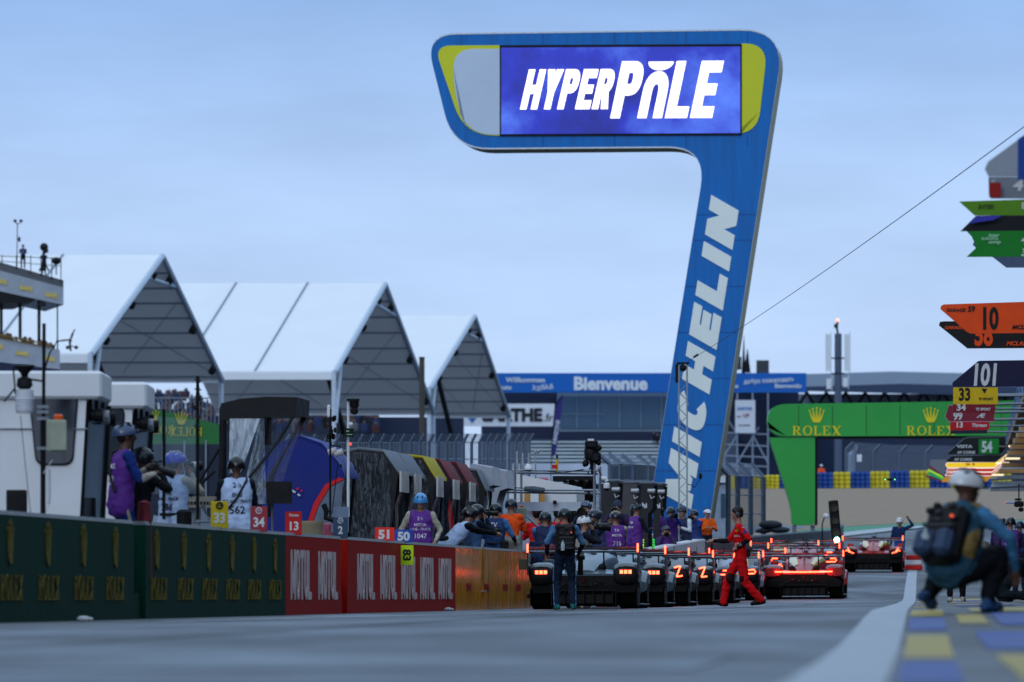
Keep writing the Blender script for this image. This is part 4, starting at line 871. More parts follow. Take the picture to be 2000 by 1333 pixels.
# screen picture: drifting blue light
m = bpy.data.materials.new('screen_blue'); m.use_nodes = True; nn = m.node_tree; b = nn.nodes['Principled BSDF']; b.inputs['Base Color'].default_value = (.01, .01, .02, 1); b.inputs['Roughness'].default_value = .3
t = nn.nodes.new('ShaderNodeTexCoord'); mp = nn.nodes.new('ShaderNodeMapping'); mp.inputs['Scale'].default_value = (.2, 1, .22); mp.inputs['Rotation'].default_value = (0, .7, 0); q = nn.nodes.new('ShaderNodeTexNoise'); q.inputs['Scale'].default_value = 1.1; q.inputs['Detail'].default_value = 8; q.inputs['Roughness'].default_value = .6
rp = nn.nodes.new('ShaderNodeValToRGB'); rp.color_ramp.elements[0].position = .3; rp.color_ramp.elements[0].color = lin(10, 14, 76); rp.color_ramp.elements[1].position = .72; rp.color_ramp.elements[1].color = lin(86, 128, 246)
e = rp.color_ramp.elements.new(.5); e.color = lin(30, 42, 176)
for a, bb in ((t.outputs['Object'], mp.inputs[0]), (mp.outputs[0], q.inputs['Vector']), (q.outputs['Fac'], rp.inputs[0]), (rp.outputs[0], b.inputs['Emission Color'])): nn.links.new(a, bb)
b.inputs['Emission Strength'].default_value = 1.0
def tbox(name, x0, y0, x1, y1, ya, yb, m, par): (a, z1), (b2, z0) = tq(x0, y0), tq(x1, y1); mb = MB(); mb.box(((a + b2) / 2, (ya + yb) / 2, (z0 + z1) / 2), (b2 - a, yb - ya, z1 - z0)); return mb.build(name, m, par)
sf = tbox('screen_surround', 975, 87, 1449, 265, -.05, 0, DARK, tw); sc2 = tbox('screen', 978, 92, 1446, 261, -.075, -.05, m, tw)
mb = MB(); H1, H2 = 78 / S, 111 / S
x, z = tq(1015, 213); block_text('HYPER', H1, mb, W=172 / S, gap=.1, shear=.23, depth=.02, x0=x, z0=z, s=.29, h=.22)
def hyper_o(c, **k):
    if c == 'O': w = .78; return [rc(0, 0, .29, .46), rc(w - .29, 0, w, .46)] + arc(w / 2, .46, w / 2, .36, 0, 180, .29, 16, 2.3, .22) + [[(w / 2 + .4 * math.cos(R(a)), .99 + .15 * math.sin(R(a))) for a in range(180, 361, 15)]], w
    return glyph(c, .3, .2, .76)
x, z = tq(1192, 231); block_text('POLE', H2, mb, W=199 / S, gap=.1, font=hyper_o, shear=.21, depth=.02, x0=x, z0=z)
mb.v = [(a, y - .078, c) for a, y, c in mb.v]; mb.build('lettering', glow('screen_white', (1, .93, .98), 1.6), sc2)
# word up the leg
(x0, z0), (x1, z1) = tq(1350, 996), tq(1443, 412); a = Vector((x1 - x0, 0, z1 - z0)); W = a.length; a.normalize(); up = Vector((-a.z, 0, a.x))
Mt = Matrix(((a.x, 0, up.x, x0), (0, 1, 0, -.014), (a.z, 0, up.z, z0), (0, 0, 0, 1)))
block_text('MICHELIN', 58 / S, W=W, gap=.16, shear=.38, depth=.012, M=Mt, s=.36, h=.3, w=.86).build('lettering', mat('letter_cream', (226, 232, 226), .5, 0, .03, 1), tw)

# ---------------------------------------------------------------- lattice mast and overhead wire
D = 232; o = wroot('lattice_mast', 'slim square lattice mast standing in front of the blue tower', 'mast', 1334, D); mb = MB()
c0 = P(1334, 1040, D); zt = P(1334, 712, D).z; zb = G(c0.x, D); w = .11
for sx in (-1, 1):
    for sy in (-1, 1): mb.tube([(c0.x + sx * w, D + sy * w, zb), (c0.x + sx * w, D + sy * w, zt)], .022, 0, 6)
k = 0; z = zb
while z < zt - .2:
    for sy in (-1, 1): mb.tube([(c0.x + w * (1 if k % 2 else -1), D + sy * w, z), (c0.x - w * (1 if k % 2 else -1), D + sy * w, z + .22)], .01, 0, 4); mb.tube([(c0.x + sy * w, D + w * (1 if k % 2 else -1), z), (c0.x + sy * w, D - w * (1 if k % 2 else -1), z + .22)], .01, 0, 4)
    z += .22; k += 1
wb(mb, 'lattice', mat('bright_steel', (150, 158, 168), .4, .3, .1), o)
mb = MB(); mb.box((c0.x - .16, D, zt - .25), (.1, .2, .5)); mb.box((c0.x, D, zt + .03), (.34, .34, .05)); mb.ball((c0.x, D - .1, zt - .1), .1, 0, 6); wb(mb, 'mast_head', DARK, o)
mb = MB(); mb.tube([P(1342, 946, D), P(1352, 948, D - .1), P(1356, 953, D)], .012); mb.tube([P(1356, 953, D), P(1368, 935, D)], .01); mb.lathe([(.01, .16), (.05, .1), (.04, 0), (.01, -.02)], P(1368, 935, D), 8); wb(mb, 'side_arm', DARK, o)
p = P(1334, 712, D); q = p.lerp(P(2030, 203, 105), 1.33); mb = MB(); mb.tube([p.lerp(q, k / 40) + Vector((0, 0, -.55 * 4 * (k / 40) * (1 - k / 40) * .35)) for k in range(41)], .0065, 0, 5); mb.tube([p.lerp(q, .05) + Vector((0, 0, -.02)), p.lerp(q, .065) + Vector((0, 0, -.03))], .03, 0, 6)
tag(mb.build('overhead_wire', DARK), 'thin dark wire rising from the lattice mast to the upper right', 'wire')

# ---------------------------------------------------------------- welcome building
D = 1040; o = wroot('grandstand_building', 'far grandstand building with a blue welcome banner along its roof', 'building', 1200, D); BB = mat('banner_blue', (12, 94, 178), .6, 0, .05, .1, spec=.25)
mb = MB(); pbox(mb, 940, 1560, 760, 990, D + 6, 20); wb(mb, 'building_wall', NAVY, o)
mb = MB(); pbox(mb, 945, 1575, 729, 767, D - 1, 1); bn = wb(mb, 'roof_banner', BB, o)
PW = mat('print_white', (208, 216, 226), .6, 0, 0); k = D / F
def far_text(s, px, py, H, par, m, DD, sx=1, bold=.03, rot=0):
    mb = MB(); typed(s, H * DD / F, bold, 0, 'LEFT', mb, sx=sx, depth=.06); M = Matrix.Translation(P(px, py, DD) - par.parent.location if par.parent else P(px, py, DD)) @ Matrix.Rotation(-rot, 4, 'Y'); return mb.build('lettering', m, par, M=M)
far_text('Willkommen', 988, 747, 10, bn, PW, D - 1.05, 1.05); far_text('Benvenuto', 945, 761, 9, bn, PW, D - 1.05); far_text('Bienvenue', 1120, 761, 25, bn, PW, D - 1.05, 1.0, .06); far_text('λχδλδ', 1040, 762, 9, bn, PW, D - 1.05, 1.1, .03, .06); far_text('добро пожаловать', 1453, 750, 8.5, bn, PW, D - 1.05, .92, .03, .05); far_text('Bienvenido', 1513, 758, 8.5, bn, PW, D - 1.05, 1); far_text('Welcome', 1395, 758, 8.5, bn, PW, D - 1.05, 1)
mb = MB(); pbox(mb, 1088, 1310, 768, 843, D + 4, 2); wf = wb(mb, 'window_frame', mat('frame_pale', (120, 142, 160), .5), o)
mb = MB(); pbox(mb, 1094, 1310, 774, 838, D + 3.8, .2); wb(mb, 'window', mat('window_glass', (64, 92, 116), .12, .1, .12, .2), o)
mb = MB()
for px in (1127, 1168, 1210, 1252, 1292): pbox(mb, px - .7, px + .7, 774, 838, D + 3.6, .2)
pbox(mb, 1094, 1180, 809, 810, D + 3.6, .2); wb(mb, 'mullion', mat('frame_pale', (120, 142, 160), .5), o)
mb = MB(); pbox(mb, 1080, 1310, 843, 858, D + 3, 2); wb(mb, 'parapet', mat('parapet_navy', (18, 30, 58), .6), o)
for k2 in range(7):
    mb = MB(); y = 862 + k2 * 7.2; pbox(mb, 1036, 1300, y, y + 3.6, D + 2.2 - k2 * .9, .9); wb(mb, 'bench_row', mat('bench_pale', (168, 180, 186), .6, 0, .1, .3), o)
mb = MB(); pbox(mb, 1030, 1300, 858, 990, D + 3.2, 2); wb(mb, 'seating_base', mat('seat_base', (52, 68, 92), .7), o)
mb = MB(); pbox(mb, 1000, 1190, 906, 945, D - 6, 1); wb(mb, 'track_board', mat('board_pale', (176, 186, 204), .5, 0, .1, .3), o)
mb = MB(); pbox(mb, 1000, 1070, 934, 942, D - 6.2, .1); wb(mb, 'track_board_stripe', mat('board_red', (170, 40, 60), .5), o)
for px, py, c in ((1276, 850, (30, 34, 50)), (1283, 852, (26, 28, 40))):
    pass
mb = MB(); pbox(mb, 1404, 1441, 845, 930, D + 2, 3); wb(mb, 'stair_core', mat('core_grey', (72, 84, 106), .7), o); mb = MB(); pbox(mb, 1500, 1568, 800, 845, D + 2, 3); wb(mb, 'stair_core', mat('core_grey', (72, 84, 106), .7), o)
for x, y in ((1436, 690), (1490, 697)): mb = MB(); pbox(mb, x - 12, x + 12, y + 7, y + 32, D - .5, 2); wb(mb, 'roof_plant', mat('plant_dark', (56, 60, 66), .6), o)
mb = MB(); mb.tube([P(1452, 730, D), P(1453, 655, D)], [.28, .03], 0, 6); mb.tube([P(1459, 728, D), P(1460, 682, D)], [.5, .04], 0, 6); wb(mb, 'roof_aerial', DARK, o)
mb = MB()
for x in (1415, 1440, 1470, 1500): pline(mb, [(x, 768), (x, 930)], D - 2, .11)
for y in (845, 868, 890, 908): pline(mb, [(1408, y), (1500, y + 4)], D - 2, .09)
for x0, y0, x1, y1 in ((1410, 800, 1440, 850), (1440, 850, 1415, 890), (1440, 905, 1482, 835), (1470, 850, 1500, 905)): pline(mb, [(x0, y0), (x1, y1)], D - 2, .1)
wb(mb, 'scaffold', mat('scaffold_pale', (140, 152, 170), .5, .3), o)
p2 = wroot('poster', 'white poster with red and blue letters hung on the far stair scaffold', 'poster', 1455, D - 3, z=P(0, 845, D).z); mb = MB(); pbox(mb, 1436, 1475, 782, 846, D - 3, .2); wb(mb, 'sheet', mat('poster_white', (200, 206, 216), .6), p2)
mb = MB(); typed('SARTHE', .36, .03, 0, 'LEFT', mb, depth=.05); mb.build('lettering', mat('poster_blue', (40, 110, 180), .6), p2, M=Matrix.Translation(P(1440, 801, D - 3.05) - p2.location)); mb = MB(); typed('me', .24, .05, 0, 'LEFT', mb, depth=.05); typed('UP', .42, .02, 0, 'LEFT', mb, x0=.72, depth=.05); mb.build('lettering', mat('poster_red', (150, 40, 70), .6), p2, M=Matrix.Translation(P(1440, 815, D - 3.05) - p2.location))
mb = MB(); typed('www.sarthe.fr', .18, .02, 0, 'LEFT', mb, depth=.05); mb.build('lettering', DARK, p2, M=Matrix.Translation(P(1442, 832, D - 3.05) - p2.location))
# long truss roof to the right
o2 = wroot('long_roof', 'long low roof on dark braces running right from the welcome building', 'roof', 1780, 1066); D = 1066; mb = MB()
for x0, x1, y0, y1 in ((1572, 2050, 752, 772),):
    vs = [P(1560, 756, D), P(1760, 750, D), P(2060, 757, D), P(2060, 776, D), P(1760, 769, D), P(1560, 764, D)]; mb.add(vs + [v + Vector((0, 25, 2.2)) for v in vs], [(0, 1, 4, 5), (1, 2, 3, 4), (6, 11, 10, 7), (7, 10, 9, 8), (0, 6, 7, 1), (1, 7, 8, 2), (5, 4, 10, 11), (4, 3, 9, 10), (0, 5, 11, 6), (2, 8, 9, 3)])
wb(mb, 'roof_sheet', mat('roof_slate', (50, 66, 92), .45, .2), o2)
mb = MB()
for x in range(1560, 2040, 38): pline(mb, [(x, 792), (x + 16, 766), (x + 30, 792)], D + 1, .28, 0, 5)
wb(mb, 'brace', DARK, o2); mb = MB(); pbox(mb, 1560, 2060, 770, 792, D + 6, 1); wb(mb, 'clerestory', mat('pale_glass', (128, 146, 168), .3, 0, .25, .3), o2)
mb = MB(); pbox(mb, 1440, 2060, 790, 990, D + 4, 6); wb(mb, 'lower_wall', mat('lower_navy', (30, 46, 74), .6, 0, .15, .2), o2)
# white roadside sign with dark letters
sg = wroot('sign', 'white sign with large dark letters and a blue arrow below the welcome banner', 'sign', 990, 990, z=P(0, 833, 990).z); mb = MB(); pbox(mb, 897, 1083, 789, 833, 990, .3); wb(mb, 'sheet', mat('sign_white', (206, 212, 222), .5), sg)
mb = MB(); typed('SARTHE', 24 * 990 / F, .07, 0, 'LEFT', mb, depth=.06, sx=.98); mb.build('lettering', mat('sign_ink', (24, 32, 46), .5), sg, M=Matrix.Translation(P(942, 822, 989.9) - sg.location)); mb = MB(); typed('.fr', 16 * 990 / F, .0, 0, 'LEFT', mb, depth=.06); mb.build('lettering', mat('sign_ink', (24, 32, 46), .5), sg, M=Matrix.Translation(P(1061, 823, 989.9) - sg.location))
mb = MB(); mb.add([P(902, 800, 989.9), P(944, 800, 989.9), P(922, 827, 989.9), P(902, 800, 989.99), P(944, 800, 989.99), P(922, 827, 989.99)], [(0, 1, 2), (5, 4, 3), (0, 3, 4, 1), (1, 4, 5, 2), (2, 5, 3, 0)]); wb(mb, 'arrow_mark', mat('mark_blue', (40, 96, 160), .5), sg)
# feather flag
o = wroot('feather_flag', 'tall narrow dark blue feather flag in front of the far windows', 'flag', 1080, 960); D = 960; mb = MB(); pts = [(1077, 895), (1080, 850), (1084, 800), (1090, 780), (1099, 773), (1100, 778), (1096, 810), (1091, 850), (1085, 888)]
vs = [P(x, y, D) for x, y in pts]; n = len(vs); mb.add(vs + [v + Vector((0, .05, 0)) for v in vs], [tuple(range(n)), tuple(range(2 * n - 1, n - 1, -1))] + [(i, n + i, n + (i + 1) % n, (i + 1) % n) for i in range(n)]); wb(mb, 'flag_cloth', mat('flag_violet', (44, 44, 112), .7), o)
mb = MB(); pline(mb, [(1076, 940), (1078, 860), (1084, 795), (1098, 773)], D - .05, .06); wb(mb, 'flag_pole', DARK, o); mb = MB(); typed('FANZONE', .42, .03, 0, 'LEFT', mb, depth=.04); mb.build('lettering', PW, o, M=Matrix.Translation(P(1086, 868, D - .1) - o.location) @ Matrix.Rotation(-R(81), 4, 'Y'))

# ---------------------------------------------------------------- catch fences
def fence(label, line, ybot, arm, mesh_key=None, spacing=None, r=.07, group='catch fences'):
    """posts along a line of (px, ytop, D); arm = (dpx, dpy) of the bent top"""
    x, _, D0 = line[0]; o = wroot('catch_fence', label, 'fence', x, D0, group); tops = []
    for px, py, D in line:
        mb = MB(); p = P(px, py, D); bx = G(p.x, D); mb.tube([(p.x, D, min(bx, P(px, ybot, D).z)), p], r, 0, 6); t = P(px + arm[0], py + arm[1], D); mb.tube([p, t], r * .9, 0, 6); wb(mb, 'fence_post', mat('fence_steel', (92, 104, 122), .5, .5), o); tops.append((p, t, Vector((p.x, D, P(px, ybot, D).z))))
    mb = MB()
    for (p, t, b), (p2, t2, b2) in zip(tops, tops[1:]): mb.add([b, b2, p2, p], [(0, 1, 2, 3)]); mb.add([p, p2, t2, t], [(0, 1, 2, 3)])
    wb(mb, 'wire_mesh', netting('mesh_' + (mesh_key or 'a'), (96, 108, 126), .06, .06, .008), o)
    mb = MB()
    for k in (0, .33, .66, 1):
        for (p, t, b), (p2, t2, b2) in zip(tops, tops[1:]): mb.tube([b.lerp(p, k), b2.lerp(p2, k)], .02, 0, 4)
    wb(mb, 'fence_cable', mat('fence_steel', (92, 104, 122), .5, .5), o); return o
w = -14; ln = []
for k in range(27):
    D = 262 + k * 4.4; px = 1000 + F * (XW(D) + w) / D; ln.append((px, 866 - (px - 560) * .004, D))
fence('long catch fence with bent posts behind the striped pit tents', ln, 960, (9, -17))
fence('short catch fence with posts bent left, behind the television camera', [(1192, 907, 252), (1212, 906, 266), (1238, 908, 284), (1268, 909, 306), (1290, 912, 326)], 1000, (-24, -20), 'b', r=.09)
fence('catch fence with posts bent left, between the blue tower and the green gantry', [(1422, 928, 292), (1441, 930, 296), (1466, 930, 300), (1491, 932, 305)], 1040, (-24, -26), 'c', r=.1)
fence('far catch fence behind the tyre barrier on the right', [(1652, 878, 640), (1706, 882, 640), (1757, 884, 640), (1808, 884, 640), (1860, 886, 640), (1912, 888, 640)], 935, (14, -14), 'd', r=.11)
o = wroot('fence_gatepost', 'pale bent gatepost left of the far catch fence', 'post', 1662, 630); mb = MB(); pline(mb, [(1663, 930), (1663, 888), (1676, 872)], 630, .28, 0, 4); wb(mb, 'post', mat('post_pale', (120, 134, 152), .5), o); mb = MB(); pbox(mb, 1674, 1683, 888, 902, 629, .3); wb(mb, 'notice', WHITE, o)

# ---------------------------------------------------------------- green gantry
D = 340; S = F / D; gx = PX(1550, D); gz = G(gx, D); ga = thing('gantry', 'green gantry across the track with yellow crowns, on a tapered leg', 'gantry', (gx, D, gz)); GG = mat('gantry_green', (52, 158, 68), .45, 0, .12, .25); GY = mat('gantry_yellow', (226, 206, 40), .5, 0, .03)
def gq(px, py): return ((px - 1550) / S, CH + (YH - py) / S - gz)
mb = MB(); mb.poly([gq(*p) for p in rounded([(1490, 790, 48), (2100, 781, 0), (2100, 851, 0), (1506, 853, 30)], 8)], 0, 1.5); bm_ = mb.build('gantry_beam', GG, ga); mb = MB()
for px in range(1560, 2090, 66): (a, z1), (_, z0) = gq(px, 792), gq(px, 849); mb.box((a, -.003, (z0 + z1) / 2), (.03, .008, z1 - z0))
mb.build('panel_joint', mat('joint_green', (26, 96, 42), .6), bm_)
mb = MB(); mb.poly([gq(*p) for p in rounded([(1503, 855, 0), (1592, 855, 0), (1592, 1026, 10), (1547, 1026, 10), (1546, 990, 20)], 5)], .05, 1.4); mb.build('gantry_leg', GG, ga)
mb = MB(); mb.poly([gq(*p) for p in ((1593, 855), (1597, 855), (1597, 1026), (1593, 1026))], .1, 1.3); mb.poly([gq(*p) for p in ((1596, 852.5), (2100, 851.5), (2100, 856), (1596, 857))], .1, 1.3); mb.build('steel_edge', DARK, ga)
mb = MB()
for px in (1552, 1588): mb.poly([gq(*p) for p in ((px - 4, 1026), (px + 4, 1026), (px + 4, 1062), (px - 4, 1062))], .3, .6)
mb.build('foot', STEEL, ga)
for px in (1595, 1818):
    x, z = gq(px, 826); crown(30 / S, None, x, z, .02, .92).build('crown_emblem', GY, bm_); x, z = gq(px - 47, 850.5); block_text('ROLEX', 18 / S, None, W=95 / S, gap=.14, font=serif, depth=.02, x0=x, z0=z).build('lettering', GY, bm_)

# ---------------------------------------------------------------- phone mast, tyre barriers, small far things
D = 860; o = wroot('phone_mast', 'round grey phone mast with white antenna panels and a red lamp', 'mast', 1637, D); mb = MB(); mb.lathe([(.42, 0), (.42, 6)], (0, 0, 0), 12)
mb = MB(); c = P(1637, 960, D); t = P(1637, 652, D); mb.tube([(c.x, D, o.location.z), (c.x, D, P(0, 760, D).z), (c.x, D, t.z)], [.38, .36, .36], 0, 12); wb(mb, 'shaft', mat('mast_grey', (76, 88, 110), .5), o, True)
for x, y0, y1 in ((1618, 653, 725), (1655, 653, 725), (1620, 740, 760), (1652, 738, 756)): mb = MB(); pbox(mb, x - 5.5, x + 3.5, y0, y1, D - .6, .3); pline(mb, [(x + 5, y0 - 6), (x + 5, y1 + 4)], D - .3, .05); wb(mb, 'antenna_panel', WHITE, o)
mb = MB(); pline(mb, [(1637, 654), (1634, 640), (1636, 628)], D, .12); mb.box(P(1633, 637, D), (.4, .3, .4)); pline(mb, [(1624, 700), (1650, 700)], D - .3, .08); pline(mb, [(1624, 730), (1650, 730)], D - .3, .08); wb(mb, 'bracket', DARK, o)
mb = MB(); mb.ball(P(1636, 626, D), .14, 0, 8); wb(mb, 'warning_lamp', glow('warn_red', (1, .14, .06), 6), o)
TYB, TYY = mat('tyre_blue', (32, 72, 150), .6), mat('tyre_yellow', (200, 184, 44), .6)
proto = {}
tyl = [(1416, 0), (1455, 1), (1480, 0), (1510, 0), (1534, 1), (1580, 0), (1612, 1), (1642, 0), (1680, 1), (1718, 0), (1757, 1), (1795, 0), (1836, 1), (1876, 0), (1916, 1), (1956, 0)]
for k, (px, col) in enumerate(tyl):
    D = 604 - (1956 - px) * .02; x0 = PX(tyl[k - 1][0] / 2 + px / 2 if k else px - 16, D); x1 = PX((px + tyl[k + 1][0]) / 2 if k < len(tyl) - 1 else px + 20, D); x0 += .02
    z0 = P(0, 957 if px > 1560 else 962, D).z; z0 = G(PX(px, D), D); H = P(0, 916 + (1956 - px) * .02 - (0 if px > 1560 else -3), D).z - z0
    lab = ('blue' if col else 'yellow') + ' stack of tyres in the barrier, ' + ('number %d' % (k + 1) if False else ['leftmost of the row, beside the blue tower', 'first blue one behind the catch fence', 'thin yellow one behind the catch fence', 'just left of the green gantry', 'directly left of the gantry leg', 'hidden mostly by the gantry leg', 'just right of the gantry leg', 'under the orange marshal', 'under the pale bent gatepost', 'second yellow one right of the gantry', 'right behind the small drone', 'left of the tilted lit boards', 'behind the tilted lit boards', 'behind the crouching figure', 'second from the right end', 'at the right end of the row'][k])
    o = thing('tyre_barrier', lab, 'tyre barrier', (x0, D, z0), 0, 'blue and yellow tyre barriers'); mb = MB(); nx = max(int((x1 - x0) / .3), 1); nz = 4; w = (x1 - x0) / nx; h = H / nz
    for i in range(nx):
        for j in range(nz): mb.lathe([(w * .36, .02 * h), (w * .5, .25 * h), (w * .5, .75 * h), (w * .36, .98 * h)], (w * (i + .5), 0, j * h), 10)
    mb.build('tyre_stack', TYB if col else TYY, o, True); mb = MB(); mb.box(((x1 - x0) / 2, .2, H / 2), (x1 - x0 - .02, .3, H - .1)); mb.build('strap_belt', TYB if col else TYY, o)
o = thing('drone', 'small dark drone with green lamps hovering in front of the tyres', 'drone', P(1738, 937, 300)); mb = MB(); mb.rbox((0, 0, 0), (.2, .3, .09), .03)
for sx in (-1, 1):
    for sy in (-1, 1): mb.tube([(0, 0, 0), (sx * .16, sy * .16, .03)], .014)
b = mb.build('drone_body', DARK, o); 
for sx in (-1, 1):
    for sy in (-1, 1): mb = MB(); mb.box((sx * .16, sy * .16, .06), (.2, .02, .006)); mb.build('rotor', DARK, o)
    mb = MB(); mb.ball((sx * .17, -.17, .0), .022, 0, 6); mb.build('drone_lamp', glow('lamp_green', (.2, 1, .3), 2), b)
o = wroot('barrier_block', 'red and white striped water barrier at the lane edge behind the white helmeted marshal', 'barrier', 1784, 285); mb = MB(); q = GP(1784, 285)
for k in range(3): mb.rbox(q + Vector((0, 0, .1 + .17 * k)), (.6 - .05 * k, .4, .17), .03, k % 2)
wb(mb, 'block', [mat('barrier_red', (200, 30, 24), .5), WHITE], o)
# pit exit light
q = GP(1631, 236); o = thing('traffic_light', 'black three lamp pit exit light, leaning, with its lowest lamp green', 'traffic light', (PX(1634, 246), 246, G(PX(1634, 246), 246)), 0); mb = MB(); S = F / 246
mb.rbox((-.05, 0, 1.75), (.28, .25, 1.15), .03, 0, Matrix.Rotation(R(-5), 3, 'Y')); mb.tube([(0.02, .05, 0), (.0, .05, 1.3)], .05); bx = mb.build('light_box', DARK, o)
for k, z in enumerate((2.1, 1.74, 1.4)): mb = MB(); mb.lathe([(.1, 0), (.11, -.06), (.1, -.06), (.09, 0), (.001, .005)], (-.05 - (1.75 - z) * -.087, -.128, z), 14, 0, 'y'); mb.build('lamp', mat('lamp_off', (70, 66, 56), .3), bx)
mb = MB(); mb.ball((.0, -.2, 1.18), .08, 0, 8); mb.build('green_lamp', glow('exit_green', (.45, 1, .75), 7), bx)
o = thing('floodlamp', 'small white work lamp on a thin stand left of the pit exit light', 'lamp', (PX(1606, 262), 262, G(PX(1606, 262), 262))); mb = MB(); z = P(0, 1008, 262).z - o.location.z; mb.tube([(0, 0, 0), (0, 0, z - .25), (.08, 0, z)], .02); mb.build('stand', DARK, o); mb = MB(); mb.rbox((.12, 0, z), (.18, .14, .14), .04, 0, Matrix.Rotation(.4, 3, 'Y')); mb.build('lamp_head', WHITE, o)
o = thing('tarpaulin_heap', 'dark rounded bundle lying on the grey wall left of the gantry leg', 'bundle', P(1505, 1042, 300)); mb = MB(); mb.ball((0, 0, .3), .35, 0, 8, (1.2, .8, .45)); mb.ball((.3, 0, .12), .3, 0, 8, (1.3, .8, .4)); mb.ball((-.25, 0, .08), .22, 0, 8, (1.3, .8, .4)); mb.build('bundle', mat('tarp_dark', (52, 56, 64), .7, 0, .3, 4, .4), o, True)
# white portal block at the foot of the tower
o = wroot('portal_cabin', 'narrow pale cabin standing right behind the foot of the blue tower', 'cabin', 1405, 310); mb = MB(); pbox(mb, 1388, 1418, 938, 1050, 310, 2.2); wb(mb, 'cabin_wall', mat('cabin_pale', (150, 166, 186), .5), o); mb = MB(); pbox(mb, 1384, 1423, 931, 943, 309.8, 2.6); wb(mb, 'cabin_roof', WHITE, o); mb = MB(); pbox(mb, 1408, 1416, 965, 1010, 309.9, .1); wb(mb, 'cabin_window', mat('window_glass', (64, 92, 116)), o)
# mirrored green banner at the left
D = 330; o = wroot('track_banner', 'green banner seen from behind with mirrored yellow letters, between the cabins and the black shelter', 'banner', 360, D); mb = MB(); a, b, c, d = P(262, 790, D), P(440, 832, D), P(440, 872, D), P(262, 880, D); mb.add([a, b, c, d] + [v + Vector((0, .1, 0)) for v in (a, b, c, d)], [(0, 1, 2, 3), (7, 6, 5, 4), (0, 4, 5, 1), (1, 5, 6, 2), (2, 6, 7, 3), (3, 7, 4, 0)]); wb(mb, 'banner_cloth', mat('banner_green', (38, 104, 50), .6), o)
for px, py in ((276, 848), (332, 852)):
    block_text('ROLEX', .34, None, W=1.25, gap=.12, font=serif, mirror=True, depth=.02).build('lettering', mat('banner_yellow', (176, 168, 40), .5), o, M=Matrix.Translation(P(px, py, D - .05) - o.location)); crown(.5, None, .6, .36, .02, .9).build('crown_emblem', mat('banner_yellow', (176, 168, 40)), o, M=Matrix.Translation(P(px - 8, py - 4, D - .05) - o.location))
o = wroot('hoarding', 'dark slatted hoarding behind the two seated photographers', 'hoarding', 400, 200); mb = MB(); pbox(mb, 290, 440, 868, 1060, 200, .15); wb(mb, 'hoarding_sheet', mat('hoarding', (34, 46, 66), .6, 0, .2, 2), o); mb = MB()
for px in (318, 360, 402): pbox(mb, px - 2, px + 2, 860, 1060, 199.9, .08)
wb(mb, 'hoarding_post', STEEL, o)
